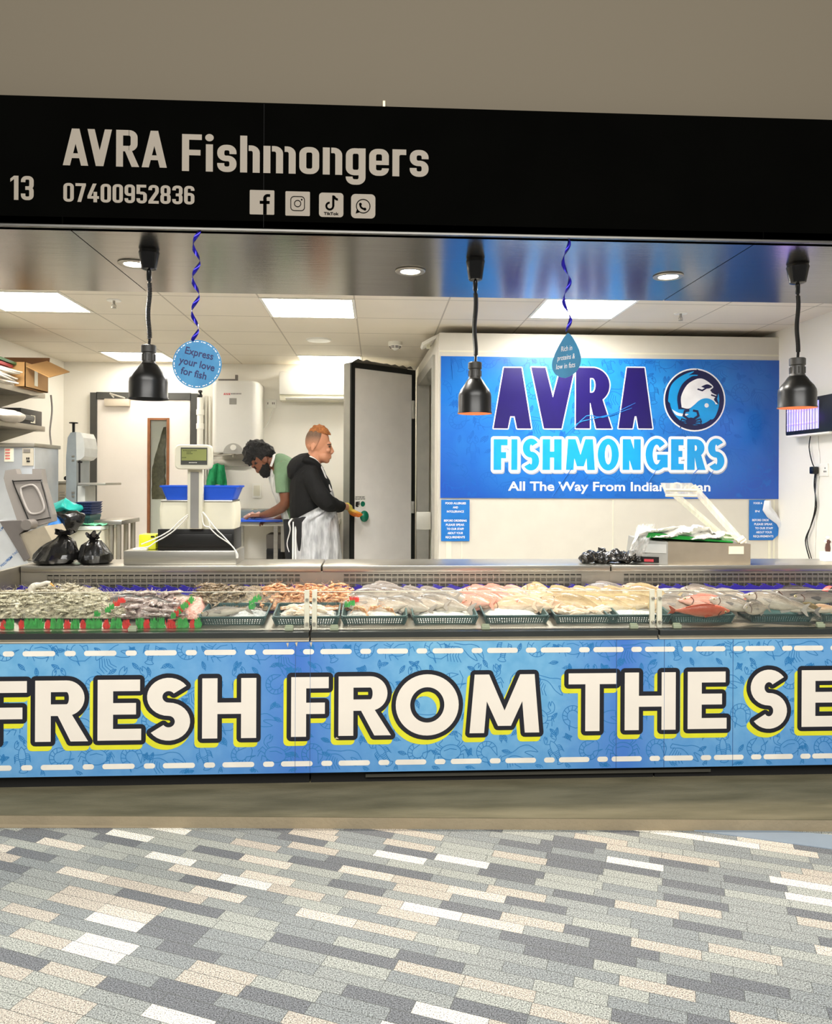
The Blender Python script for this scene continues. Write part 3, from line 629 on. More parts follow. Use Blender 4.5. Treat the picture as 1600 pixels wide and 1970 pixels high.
# line art: leaves, prawns, crabs, claws, lobsters
def leaf(s):
    a = [(-s, 0), (-.4*s, .38*s), (.3*s, .36*s), (s, 0), (.3*s, -.36*s), (-.4*s, -.38*s)]
    o = [(a, True), ([(-1.3*s, 0), (s, 0)], False)]
    for q in (-.4, 0, .4): o += [([(q*s, 0), (q*s+.25*s, .25*s)], False), ([(q*s, 0), (q*s+.25*s, -.25*s)], False)]
    return o
def prawn(s):
    o = []; out = [(s*math.cos(a), s*math.sin(a)) for a in [math.radians(-30+d) for d in range(0, 260, 14)]]; inn = [(s*.55*math.cos(a), s*.55*math.sin(a)) for a in [math.radians(-20+d) for d in range(0, 240, 14)]]
    o += [(out, False), (inn, False)]+[([out[i], inn[min(i, len(inn)-1)]], False) for i in range(1, 17, 2)]
    o += [([out[-1], (out[-1][0]-.1*s, out[-1][1]-.5*s), (inn[-1])], False), ([out[0], (out[0][0]-.5*s, out[0][1]-.5*s), inn[0]], False), ([out[-1], (-.2*s, -1.2*s), (.6*s, -1.3*s)], False)]
    return o
def crab(s):
    o = [([(s*math.cos(a), .72*s*math.sin(a)) for a in [2*PI*i/20 for i in range(20)]], True), ([(-.6*s, .2*s), (0, .35*s), (.6*s, .2*s)], False)]
    for q in (-1, 1):
        for j in range(4):
            a = math.radians(-60+j*27); o.append(([(q*s*math.cos(a), .7*s*math.sin(a)), (q*s*1.45*math.cos(a), .9*s*math.sin(a)+.2*s), (q*s*1.7*math.cos(a-.2), 1.0*s*math.sin(a-.35))], False))
        o.append(([(q*.8*s, .45*s), (q*1.3*s, .9*s), (q*1.2*s, 1.5*s), (q*.8*s, 1.8*s), (q*.85*s, 1.35*s), (q*.6*s, 1.7*s), (q*.65*s, 1.2*s), (q*1.0*s, .9*s), (q*.7*s, .55*s)], False))
    return o
def claw(s):
    o = [([(-1.4*s, -.6*s), (-.5*s, -.1*s), (0, .35*s), (.7*s, .55*s), (1.5*s, .1*s), (.9*s, .1*s), (.45*s, -.05*s), (1.2*s, -.35*s), (.5*s, -.5*s), (-.2*s, -.4*s), (-.7*s, -.5*s), (-1.3*s, -.95*s)], True)]
    for j in range(5): o.append(([(-1.1*s+j*.18*s, -.75*s), (-1.0*s+j*.2*s, -1.5*s+j*.1*s), (-.6*s+j*.22*s, -1.9*s+j*.15*s)], False))
    return o
def lobster(s):
    o = [([(0, 1.6*s), (.4*s, 1.0*s), (.5*s, 0), (.35*s, -.6*s), (.3*s, -1.5*s), (.6*s, -1.9*s), (0, -2.1*s), (-.6*s, -1.9*s), (-.3*s, -1.5*s), (-.35*s, -.6*s), (-.5*s, 0), (-.4*s, 1.0*s)], True)]
    for j in range(6): o.append(([(-.4*s, -.1*s-j*.25*s), (0, -.2*s-j*.25*s), (.4*s, -.1*s-j*.25*s)], False))
    for q in (-1, 1):
        for j in range(4): o.append(([(q*.5*s, .6*s-j*.25*s), (q*.95*s, .5*s-j*.25*s), (q*1.1*s, .1*s-j*.25*s)], False))
        o.append(([(q*.35*s, 1.2*s), (q*.9*s, 1.5*s), (q*.8*s, 2.2*s), (q*.45*s, 2.5*s), (q*.55*s, 2.0*s), (q*.3*s, 2.3*s), (q*.4*s, 1.8*s), (q*.7*s, 1.5*s)], False))
    return o
def art(mb, pl, shapes, cx, cz, rot, w, d, clip=None):
    c, s_ = math.cos(rot), math.sin(rot); acc = []
    for pts, cl in shapes:
        p2 = [(cx+a*c-b*s_, cz+a*s_+b*c) for a, b in pts]
        if len(p2) > 3:
            q = smooth_pts([(a, b, 0) for a, b in (p2+[p2[0]] if cl else p2)], 3); p2 = [(v.x, v.y) for v in q]; cl = False
        for q in ribbon2(p2, w, cl):
            if clip and not all(clip[0] <= a <= clip[2] and clip[1] <= b <= clip[3] for a, b in q): continue
            acc.append(q)
    if acc: put(mb, acc, pl, d+random.random()*.00035)
def sea_pattern(mb, pl, box, unit, w, d):
    """repeat of sea-life line drawings"""
    x0, z0, x1, z1 = box; fns = [claw, lobster, crab, prawn, leaf]
    n = 0; x = x0
    cell = unit
    rows = int((z1-z0)/cell)+1
    for r in range(rows):
        c = 0; x = x0-(cell*.5 if r % 2 else 0)
        while x < x1+cell:
            kx = (c+r*2) % 5; f = [crab, prawn, claw, lobster, prawn][kx]; s = cell*{0: .30, 1: .30, 2: .36, 3: .2, 4: .28}[kx]
            rot = [0, .6, -.4, .2, 2.4][kx]+random.uniform(-.4, .4)
            art(mb, pl, f(s), x+cell*.5+random.uniform(-.03, .03)*cell, z0+cell*(r+.5), rot, w, d, box)
            for q in range(3): art(mb, pl, leaf(cell*.12), x+cell*random.uniform(.85, 1.1), z0+cell*(r+random.choice((.05, .5, .9))), random.uniform(0, 3), w, d, box)
            x += cell; c += 1
mb = MB(); sea_pattern(mb, SP, (-2.2, .07, 2.6, .675), .165, .003, .0003)
mb.build('line_art', mat('blue_line_print', (36, 120, 182), .4), t, smooth=False)
# seams
m5 = mat('seam_blue', (70, 110, 160), .5)
for px in (568, 596.5, 1185, 1277, 1409): x = sx_(px); mb = MB(); mb.box((x-.0008, YF-.0028, .065), (x+.0008, YF, .68)); mb.build('panel_seam', m5, t, smooth=False)
m6 = mat('bare_backing', (205, 190, 160), .7)
mb = MB(); p = P(648, 1420, YF); mb.poly([SP.at(p.x-.012, p.z-.003, .003), SP.at(p.x+.01, p.z-.003, .003), SP.at(p.x-.002, p.z+.006, .003)]); mb.build('torn_patch', m6, t, smooth=False)
for px, py in ((553, 1241), (570, 1240), (598, 1240)): p = P(px, py, YF); mb = MB(); mb.poly([SP.at(p.x-.006, p.z+.01, .003), SP.at(p.x+.006, p.z+.012, .003), SP.at(p.x+.002, p.z-.01, .003)]); mb.build('torn_patch', m6, t, smooth=False)
# grey rail inside plinth
a = P(703, 1497, YF+.04); b = P(1365, 1490, YF+.04); mb = MB(); mb.box((a.x, YF+.03, .028), (b.x, YF+.048, .042)); tag(mb.build('kick_rail', mat('dull_grey_rail', (70, 68, 60), .6)), 'dull grey metal rail in the dark gap under the counter front sign', 'rail')
# ================= cold room =================
M['coldw'] = mat('cold_room_panel', (206, 201, 187), .4, var=.02)
M['coldg'] = mat('grey_door_edge', (168, 166, 156), .45, .3)
M['gasket'] = mat('black_gasket', (20, 22, 20), .6)
CXL = .485; ZX = 2.595
mb = MB(); mb.box((CXL, YX, ZF), (XR, YX+.1, ZX)); struct(mb, 'wall_cold_room_front', M['coldw'], smooth=False)
mb = MB()
def cx_(y): return CXL-(y-5.9)*.038
def side(y0, y1, z0, z1, m, name, off=0, th=.09):
    mb = MB(); mb.hexa([(cx_(y0)-off, y0, z0), (cx_(y0)+th, y0, z0), (cx_(y1)+th, y1, z0), (cx_(y1)-off, y1, z0)], [(cx_(y0)-off, y0, z1), (cx_(y0)+th, y0, z1), (cx_(y1)+th, y1, z1), (cx_(y1)-off, y1, z1)])
    return struct(mb, name, m, smooth=False)
side(6.0, 6.25, ZF, ZX, M['coldw'], 'wall_cold_room_side'); side(7.6, YB, ZF, ZX, M['coldw'], 'wall_cold_room_side'); side(6.25, 7.6, 2.42, ZX, M['coldw'], 'wall_cold_room_side')
side(6.2, 6.29, ZF, 2.47, M['coldg'], 'trim_5', .02, .1); side(7.56, 7.65, ZF, 2.47, M['coldg'], 'trim_6', .02, .1); side(6.29, 7.56, 2.38, 2.47, M['coldg'], 'trim_7', .02, .1)
mb = MB(); mb.box((CXL+.1, YX+.1, ZX-.08), (XR, YB, ZX)); struct(mb, 'ceiling_cold_room', M['coldw'], smooth=False)
mb = MB()
for a, b in ((858, 868), (887, 889), (1178, 1179.5), (1477, 1482), (1487, 1490)): pbox(mb, a, 962, b, 1075, YX-.003, .003)
struct(mb, 'trim_8', M['offwhite'], smooth=False)
mb = MB(); pbox(mb, 845, 678, 1500, 681, YX-.003, .003); struct(mb, 'trim_9', M['offwhite'], smooth=False)
# door leaf
DF = Vector((-.26, 7.18, 0)); DH = Vector((.375, 7.68, 0)); dd = (DH-DF).normalized(); dn = Vector((dd.y, -dd.x, 0)); ZT = P(672, 697, 7.18).z
t = thing('cold_room_door', (DH.x, DH.y, ZF), 'open white insulated cold room door with black gasket and green release knob', 'door')
W = (DH-DF).length
def dbox(mb, a, b, z0, z1, f, bk): # along width a..b, front offset f, back offset bk
    c = [DF+dd*a+dn*f, DF+dd*b+dn*f, DF+dd*b-dn*bk, DF+dd*a-dn*bk]; mb.hexa([Vector((p.x, p.y, z0)) for p in c], [Vector((p.x, p.y, z1)) for p in c])
mb = MB(); dbox(mb, 0, W, ZF+.02, ZT, 0, .1); mb.build('door_leaf', M['coldg'], t, smooth=False)
mb = MB(); dbox(mb, .035, W-.03, ZF+.05, ZT-.035, .012, 0); mb.build('inner_panel', mat('door_inner_panel', (246, 242, 236), .4, var=.02), t, smooth=False)
mb = MB()
for a, b, c, d in ((0, .045, ZF+.02, ZT), (W-.045, W, ZF+.02, ZT), (.045, W-.045, ZT-.05, ZT), (.045, W-.045, ZF+.02, ZF+.07)): dbox(mb, a, b, c, d, .02, 0)
mb.build('gasket', M['gasket'], t, smooth=False)
def dpt(px, py, off=0):   # pixel onto door face
    d = ray(px, py); q = DF+dn*.012; s = (q-EYE).dot(dn)/d.dot(dn); return EYE+d*s+dn*off
kp = dpt(697, 993)
DP = Plane2(dpt(690, 965), dd, (0, 0, 1))
kn = MB(); R3 = Matrix((dd, -dn*-1, Vector((0, 0, 1)))).transposed()
kn.ell(kp+dn*.03, (.048, .035, .055), 18, 10, R3); kn.build('release_knob', mat('green_knob', (16, 112, 84), .25), t)
kb = MB(); kb.tube([kp, kp+dn*.03], [.03, .02], 14); kb.build('knob_base', M['white_pl'], t)
mb = MB(); s0 = dpt(681, 977); s1 = dpt(703, 953); w_ = (s1-s0).dot(dd); h_ = s1.z-s0.z
DP = Plane2(s0, dd, (0, 0, 1))
mb.poly([DP.at(0, 0, .0015), DP.at(w_, 0, .0015), DP.at(w_, h_, .0015), DP.at(0, h_, .0015)]); stk = mb.build('sticker', M['white_pl'], t, smooth=False)
mb = MB(); put_text(mb, 'EXIT PUSH AND', DP, w_*.1, w_*.9, h_*.82, h_*.1, .003, .04); put_text(mb, 'PUSH LIGHT BUTTON', DP, w_*.06, w_*.94, h_*.66, h_*.1, .003, .04)
hand = [(.1, .15), (.12, .45), (.2, .5)]+[(.48, .5), (.48, .44), (.3, .42), (.5, .38), (.5, .32), (.3, .3), (.48, .27), (.48, .21), (.28, .2), (.4, .12), (.3, .05), (.15, .08)]
mb.ngon([DP.at(a*w_, b*h_, .003) for a, b in hand]); mb.build('sticker_print', mat('sticker_black', (20, 20, 20), .5), stk, smooth=False)
mb = MB(); mb.poly([DP.at(w_*.74+w_*.2*math.cos(a), h_*.3+h_*.22*math.sin(a), .003) for a in [2*PI*i/20 for i in range(20)]]); mb.build('sticker_green_dot', mat('green_print', (16, 120, 90), .4), stk, smooth=False)
for zz, hh in ((P(806, 790, 7.68).z, .09), (P(806, 975, 7.68).z, .06)):
    mb = MB(); mb.box((DH.x-.03, DH.y-.13, zz-hh), (DH.x-.0, DH.y-.05, zz+hh), .006); mb.build('hinge', M['coldg'], t)
mb = MB(); pbox(mb, 801, 985, 828, 1019, 6.2, .04, .004); tag(mb.build('latch_box', M['coldg']), 'pale grey box latch plate beside cold room doorway', 'latch')
# crumpled dark film on top of the door
mb = MB(); rs = []
for i in range(15):
    f = i/14; c = DF+dd*(W*(.1+.88*f)); r = []
    for j in range(8):
        q = j/7; r.append(Vector((c.x, c.y, 0))-dn*(.10-.1*q)+Vector((0, 0, ZT+.008+(.05 if f < .35 else .04)*(.4+.6*abs(math.sin(i*1.7)))*math.sin(PI*q))))
    rs.append(r)
mb.rings(rs, cap=False, closed=False); tag(mb.build('plastic_sheet', mat('dark_film', (70, 66, 58), .3, bump=.4, bscale=20)), 'crumpled dark plastic sheet lying along top of the open cold room door', 'plastic sheet')
# ================= wall banner =================
def banner_mat():
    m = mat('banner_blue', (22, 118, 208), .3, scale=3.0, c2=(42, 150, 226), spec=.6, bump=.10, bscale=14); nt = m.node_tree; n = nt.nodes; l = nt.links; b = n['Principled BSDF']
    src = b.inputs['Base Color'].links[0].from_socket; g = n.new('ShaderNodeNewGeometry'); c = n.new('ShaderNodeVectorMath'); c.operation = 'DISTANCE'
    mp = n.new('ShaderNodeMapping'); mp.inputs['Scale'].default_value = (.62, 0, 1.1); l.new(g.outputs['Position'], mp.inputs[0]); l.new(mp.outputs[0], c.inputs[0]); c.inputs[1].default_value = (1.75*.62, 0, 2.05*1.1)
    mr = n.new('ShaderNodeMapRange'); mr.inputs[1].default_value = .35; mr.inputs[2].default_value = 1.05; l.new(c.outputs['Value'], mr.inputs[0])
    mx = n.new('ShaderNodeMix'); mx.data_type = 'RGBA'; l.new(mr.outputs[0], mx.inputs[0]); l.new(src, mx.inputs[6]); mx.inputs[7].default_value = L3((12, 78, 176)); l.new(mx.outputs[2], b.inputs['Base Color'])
    return m
M['banner'] = banner_mat()
BP = Plane2((0, YX-.006, 0), (1, 0, 0), (0, 0, 1)); kb_ = YX/F
def bp(px, py): p = P(px, py, YX-.006); return p.x, p.z
bx0, bz1 = bp(848, 685); bx1, bz0 = bp(1498, 960)
t = thing('wall_banner', ((bx0+bx1)/2, YX-.006, bz0), 'large glossy blue AVRA FISHMONGERS banner with round fish logo on the cold room wall', 'banner')
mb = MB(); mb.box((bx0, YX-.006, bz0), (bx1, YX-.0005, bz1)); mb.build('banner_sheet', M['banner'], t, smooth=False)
mb = MB(); sea_pattern(mb, BP, (bx0+.01, bz0+.01, bx1-.01, bz1-.01), .24, .004, .0004); mb.build('line_art', mat('deep_blue_line', (14, 96, 184), .35), t, smooth=False)
mw = mat('banner_white', (245, 245, 245), .35); mn = mat('banner_indigo', (30, 18, 92), .3); mc = mat('banner_cyan', (20, 160, 230), .3); mg = mat('banner_grey', (170, 176, 190), .4)
def blet(chs, ya, yb, wv, hv, mfill, out, grey=False):
    for li_, (ch, a, b) in enumerate(chs):
        x0, z0 = bp(a, yb); x1, z1 = bp(b, ya); H = z1-z0; W_ = (x1-x0)/H
        w = wv if ch not in 'OSG' else wv*.95
        if ch == 'I': w = W_
        gs = [[(x0+u*H, z0+v*H) for u, v in q] for q in glyph(ch, W_, w, hv)]
        mb = MB(); put(mb, gs, BP, .0034); lo = mb.build('letter', mfill, t, smooth=False)
        g2 = [grow(q, out*kb_) for q in gs]; mb = MB(); put(mb, g2, BP, .0024+.0004*(li_ % 2)); mb.build('letter_outline', mw, lo, smooth=False)
        if grey: mb = MB(); put(mb, [[(u+1.5*kb_, v-2.5*kb_) for u, v in q] for q in g2], BP, .0014+.0004*(li_ % 2)); mb.build('letter_shadow', mg, lo, smooth=False)
blet([('A', 949, 1022), ('V', 1021, 1105), ('R', 1107, 1177), ('A', 1189, 1255)], 708, 824, .235, .17, mn, 2.2)
blet([('F', 949, 976), ('I', 983, 995), ('S', 1005, 1037), ('H', 1043, 1080), ('M', 1088, 1144), ('O', 1149, 1190), ('N', 1197, 1232), ('G', 1241, 1284), ('E', 1290, 1315), ('R', 1321, 1357), ('S', 1361, 1393)], 845, 904, .25, .2, mc, 5.5, True)
mb = MB(); x0, z0 = bp(977, 944); x1, z1 = bp(1366, 928); put_text(mb, 'All The Way From Indian Ocean', BP, x0, x1, z0, z1-z0, .002, .02); mb.build('tagline', mw, t, smooth=False)
# round logo
cxp, czp = bp(1335.5, 769.5); R = 62*kb_
def disc(r, d, m, par, name, cx=0, cz=0):
    mb = MB(); mb.poly([BP.at(cxp+(cx+r*math.cos(a))*R, czp+(cz+r*math.sin(a))*R, d) for a in [2*PI*i/48 for i in range(48)]]); return mb.build(name, m, par, smooth=False)
lg = disc(1.0, .001, mw, t, 'round_logo'); mnv = mat('logo_navy', (22, 24, 74), .3)
disc(.955, .002, mnv, lg, 'logo_disc'); disc(.8, .003, mc, lg, 'logo_water')
def shape(pts, d, m, name, sm=True):
    q = smooth_pts([(a, b, 0) for a, b in pts+[pts[0]]], 4)[:-1] if sm else [Vector((a, b, 0)) for a, b in pts]
    mb = MB(); mb.ngon([BP.at(cxp+v.x*R, czp+v.y*R, d) for v in q]); mb.build(name, m, lg, smooth=False)
shape([(-.52, -.3), (-.56, .1), (-.4, .5), (-.1, .74), (.1, .78), (.06, .98), (.3, .8), (.55, .6), (.76, .28), (.72, .05), (.8, -.2), (.5, -.02), (.3, -.1), (.15, .05), (0, -.1), (-.2, -.32), (-.36, -.3)], .004, mnv, 'fish_back')
shape([(-.42, -.24), (-.44, .1), (-.26, .46), (0, .64), (.2, .68), (.4, .6), (.6, .42), (.5, .3), (.7, .16), (.62, .02), (.74, -.14), (.4, -.04), (.18, .0), (-.02, -.16), (-.2, -.28)], .005, mw, 'fish_head')
shape([(-.86, -.05), (-.8, .36), (-.62, .62), (-.3, .82), (-.02, .9), (-.3, .7), (-.52, .42), (-.6, .1), (-.56, -.24), (-.7, -.2)], .005, mc, 'wave')
shape([(-.8, -.1), (-.66, -.26), (-.4, -.36), (-.1, -.28), (.1, -.05), (.3, .05), (.5, .03), (.66, -.1), (.62, -.28), (.78, -.1), (.74, -.34), (.6, -.6), (.4, -.58), (.2, -.5), (-.1, -.42), (-.4, -.5), (-.66, -.4)], .006, mc, 'wave')
shape([(-.74, -.3), (-.5, -.42), (-.2, -.45), (-.36, -.52), (-.6, -.48)], .0065, mw, 'wave_crest')
disc(.07, .0075, mw, lg, 'fish_eye', .38, -.17)
shape([(.2, .42), (.4, .5), (.56, .42), (.4, .36)], .006, mnv, 'eye_mark'); 
mb = MB()
for a in ([(.1, .34), (.24, .3), (.4, .4)], [(.56, .26), (.66, .2), (.7, .22)], [(.54, .16), (.66, .12), (.72, .1)]):
    for q in ribbon2(a, .05): mb.poly([BP.at(cxp+u*R, czp+v*R, .0062) for u, v in q])
mb.build('whisker', mnv, lg, smooth=False)
mb = MB(); cpoly = [[(-.12+.17*math.cos(a), -.68+.12*math.sin(a)) for a in [2*PI*i/16 for i in range(16)]]]
for q in (-1, 1):
    for j in range(3): cpoly += ribbon2([(-.12+q*.12, -.66-j*.05), (-.12+q*.3, -.6-j*.09), (-.12+q*.34, -.7-j*.09)], .035)
    cpoly += ribbon2([(-.12+q*.1, -.6), (-.12+q*.24, -.5), (-.12+q*.2, -.36), (-.12+q*.08, -.34)], .07)
put(mb, [[(cxp+u*R, czp+v*R) for u, v in q] for q in cpoly], BP, .0078); mb.build('crab_mark', mnv, lg, smooth=False)
# creases in the vinyl
for pts in ([(1075, 850), (1110, 815), (1140, 806), (1180, 795), (1222, 775)], [(1095, 835), (1128, 800), (1160, 803), (1215, 785)], [(1062, 955), (1100, 900)], [(868, 690), (872, 730)], [(1372, 905), (1360, 925)], [(1265, 900), (1245, 930)], [(1330, 915), (1345, 900)]):
    mb = MB(); q = smooth_pts([P(a, b, YX-.0105) for a, b in pts], 3); mb.tube(q, [.003*math.sin(PI*(i+.3)/(len(q)+.2))+.0006 for i in range(len(q))], 5); mb.build('vinyl_crease', M['banner'], t)
# allergy notices
def notice(x0, y0, x1, y1, lines, lab, curl=False):
    a = P(x0, y1, YX-.004); b = P(x1, y0, YX-.004); t = thing('allergy_notice', ((a.x+b.x)/2, YX-.01, a.z), lab, 'notice')
    pl = Plane2((0, YX-.009, 0), (1, 0, 0), (0, 0, 1)); W = b.x-a.x; H = b.z-a.z; mb = MB()
    nb = mat('notice_blue', (28, 112, 190), .35, var=.08, scale=10)
    pts = [(0, 0), (1, 0), (1, 1), (0, 1)] if not curl else [(0, 0), (.8, 0), (.98, .12), (1, .3), (.92, .42), (.6, .58), (.45, .74), (.5, .85), (.55, 1), (0, 1)]
    mb.prism([pl.at(a.x+u*W, a.z+v*H, 0) for u, v in pts], (0, .003, 0)); mb.build('sheet', nb, t, smooth=False)
    if curl:
        mb = MB(); rs = []
        for (u, v), (u2, v2) in zip([(.5, .98), (.44, .74), (.6, .57), (.92, .4), (1, .3)], [(.72, .99), (.74, .82), (.92, .66), (1.05, .5), (1.04, .36)]):
            rs.append([pl.at(a.x+(u+(u2-u)*f)*W, a.z+(v+(v2-v)*f)*H, .004+.035*math.sin(PI*f)) for f in (0, .25, .5, .75, 1)])
        mb.rings(rs, cap=False, closed=False); mb.build('curled_corner', mat('paper_back', (225, 226, 228), .5), t)
    mb = MB()
    for s, u, v, w in lines: put_text(mb, s, pl, a.x+u*W, a.x+(u+w)*W, a.z+v*H, H*.052, .0015, .015)
    mb.build('lettering', mw, t, smooth=False)
full = [('FOOD ALLERGIES', .15, .89, .72), ('AND', .41, .79, .18), ('INTOLERANCE', .2, .69, .6), ('BEFORE ORDERING', .1, .47, .8), ('PLEASE SPEAK', .17, .37, .65), ('TO OUR STAFF', .2, .27, .6), ('ABOUT YOUR', .23, .17, .54), ('REQUIREMENTS', .16, .07, .68)]
notice(848, 961.5, 903, 1041, full, 'small blue food allergies notice at the left end below the wall banner')
notice(1440, 961.5, 1497, 1039, [('FOOD A', .14, .89, .3), ('IN', .2, .69, .14), ('BEFORE ORDE', .1, .47, .56), ('PLEASE SPEAK', .17, .37, .62), ('TO OUR STAFF', .2, .27, .6), ('ABOUT YOUR', .23, .17, .54), ('REQUIREMENTS', .14, .07, .68)], 'small blue allergy notice with its corner peeling off, right end below the banner', True)
# ================= pendant heat lamps =================
M['lampin'] = mat('lamplit_lining', (236, 180, 140), .4)  # orange lamp glow put into the lining colour of the lit shades
def pendant(px, captop, capbot, coltop, coly, shbot, rs, rc_, lab, lit, coil=True):
    c = PZ(px, captop, ZS); Y = c.y; k = Y/F; x = P(px, shbot, Y).x; zf = lambda py: P(px, py, Y).z
    t = thing('pendant_heat_lamp', (x, Y, ZS), lab, 'pendant lamp', 'black pendant heat lamps over the counter')
    zb = zf(shbot); zn = zf(coly); zc = zf(coltop); zq = zf(capbot); r = rs*k; rn = rc_*k; cc = (x, Y, 0)
    mb = MB(); mb.lathe([(rc_*k*1.3, ZS), (rc_*k*1.42, ZS-.012), (rc_*k*1.36, ZS-.02), (rc_*k*1.08, zq+.02), (rc_*k*1.0, zq+.004), (rc_*k*.8, zq), (.012, zq-.004), (.012, zq-.05), (.009, zq-.055)], cc, 24); mb.build('ceiling_cup', M['blackp'], t)
    # cable + coil
    zs = zq-.05; n = 90 if coil else 40; pts = []
    for i in range(n*6):
        f = i/(n*6-1); z = zs+(zc-zs)*f; a = 2*PI*i/6; rr = .0085 if .05 < f < .9 else .004; pts.append((x+rr*math.cos(a)+.004*math.sin(f*9), Y+rr*math.sin(a), z))
    mb = MB(); mb.tube(pts, .0042, 5); mb.tube([(x+.004*math.sin(f*9/10.), Y, zs+(zc-zs)*f/10.) for f in range(11)], .0055, 6); mb.build('coiled_cable', M['blackm'], t)
    H = zn-zb; m_ = mb = MB(); mb.lathe([(rn*.9, zc), (rn*1.02, zc-.004), (rn*1.02, zc-(zc-zn)*.38), (rn*.88, zc-(zc-zn)*.42), (rn*.9, zn+.01), (rn*1.05, zn), (rn*.5, zn-.002)], cc, 24)
    for i in range(10):
        a = 2*PI*i/10; mb.box((x+rn*.9*math.cos(a)-.003, Y+rn*.9*math.sin(a)-.003, zn+.015), (x+rn*.9*math.cos(a)+.003, Y+rn*.9*math.sin(a)+.003, zn+(zc-zn)*.5))
    mb.build('lamp_holder', mat('grey_holder', (52, 50, 46), .45), t)
    mb = MB(); mb.lathe([(rn*.95, zn), (rn*1.15, zn-H*.02), (r*.62, zn-H*.16), (r*.82, zn-H*.3), (r*.93, zn-H*.42), (r*.955, zn-H*.52), (r*.955, zb+.012), (r, zb+.004), (r, zb)], cc, 40, cap=False)
    sh = mb.build('lamp_shade', M['blackm'], t)
    mb = MB(); mb.lathe([(r*.985, zb), (r*.94, zb+.012), (r*.93, zn-H*.5), (r*.8, zn-H*.32), (rn*.8, zn-.008), (.002, zn-.008)], cc, 40, cap=False); mb.build('shade_lining', M['lampin'] if lit else M['blackm'], sh)
    mb = MB(); mb.lathe([(.002, zb+.05), (.03, zb+.055), (.045, zb+.08), (.03, zb+.12), (.015, zn-.01)], cc, 20); mb.build('bulb', glow('heat_bulb', (255, 170, 110), 5) if lit else M['white_pl'], t)
    if lit:
        li = bpy.data.lights.new('heat_lamp_light', 'SPOT'); li.energy = 38; li.spot_size = 1.9; li.spot_blend = .7; li.shadow_soft_size = .06; li.color = (1, .82, .64); lo = bpy.data.objects.new('heat_lamp_light', li); COL.objects.link(lo); lo.location = (x, Y, zb+.01); lo['kind'] = 'structure'
pendant(285.5, 482, 520, 664, 700, 768, 37, 13.5, 'black pendant heat lamp beside the round hanging sign, over the left counter', False, False)
pendant(913, 499, 540, 697, 730, 796, 33.5, 13, 'black pendant heat lamp hanging in front of the left part of the wall banner', True)
pendant(1533, 510, 546, 689, 724, 785, 37, 15, 'black pendant heat lamp at the right, hanging in front of the insect killer', True)
# ================= hanging cut-out signs =================
def ribbon(x0, y0, x1, y1, Y, amp, turns, t, m):
    a = P(x0, y0, Y); b = P(x1, y1, Y); n = 70; rs = []
    for i in range(n+1):
        f = i/n; th = turns*2*PI*f; c = a.lerp(b, f)+Vector((amp*math.sin(th), amp*.6*math.cos(th), 0)); w = .019
        q = th*1.0+.6; rs.append([c+Vector((w*math.cos(q)*.9, w*math.sin(q), .004))*.5, c-Vector((w*math.cos(q)*.9, w*math.sin(q), .004))*.5])
    mb = MB(); mb.rings(rs, cap=False, closed=False); return mb.build('curled_ribbon', m, t, mods=(('SOLIDIFY', dict(thickness=.0006)),))
M['foil'] = mat('blue_foil', (40, 32, 170), .2, .6)
YT = 3.53
t = thing('hanging_sign', P(379, 700, YT), 'round blue sign reading Express your love for fish on a blue ribbon', 'hanging sign')
c = P(379, 700.5, YT); R_ = 46*YT/F
ribbon(379, 424, 374, 656, YT, .016, 3.6, t, M['foil'])
mb = MB(); mb.tube([c, c+Vector((0, .003, 0))], R_, 56); mb.build('card', mat('card_blue', (44, 122, 172), .45, c2=(66, 140, 186), scale=9), t, smooth=False)
th = math.radians(-13); TP = Plane2(c-Vector((0, .0008, 0)), (math.cos(th), 0, math.sin(th)), (-math.sin(th), 0, math.cos(th)))
mb = MB()
for i in range(40):
    a0 = 2*PI*i/40; a1 = a0+2*PI/40*(.75 if i % 2 else .35)
    mb.poly([TP.at(r*math.cos(a), r*math.sin(a), .0006) for r, a in ((R_*.95, a0), (R_*.95, a1), (R_*.915, a1), (R_*.915, a0))])
mb.build('dashed_border', mw, t, smooth=False)
mb = MB(); kk = YT/F
put_center(mb, 'Express', TP, -.001, 14.5*kk, 13.5*kk, .0008, .012, .92); put_center(mb, 'your love', TP, 0, -6*kk, 13.5*kk, .0008, .012, .92); put_center(mb, 'for fish', TP, -2*kk, -25*kk, 13.5*kk, .0008, .012, .92)
mb.build('lettering', mat('card_navy', (24, 26, 90), .4), t, smooth=False)
t = thing('hanging_sign', P(1090, 680, YT), 'teardrop blue sign about proteins and low fats hanging before the wall banner', 'hanging sign')
ribbon(1088, 446, 1091, 638, YT, .016, 2.6, t, M['foil'])
c = P(1090, 684, YT); th = math.radians(8)
ax = Vector((math.cos(1.05), -math.sin(1.05), 0)); ux = Vector((.06, .0, 1)).normalized(); ax = (ax-ux*ax.dot(ux)).normalized()
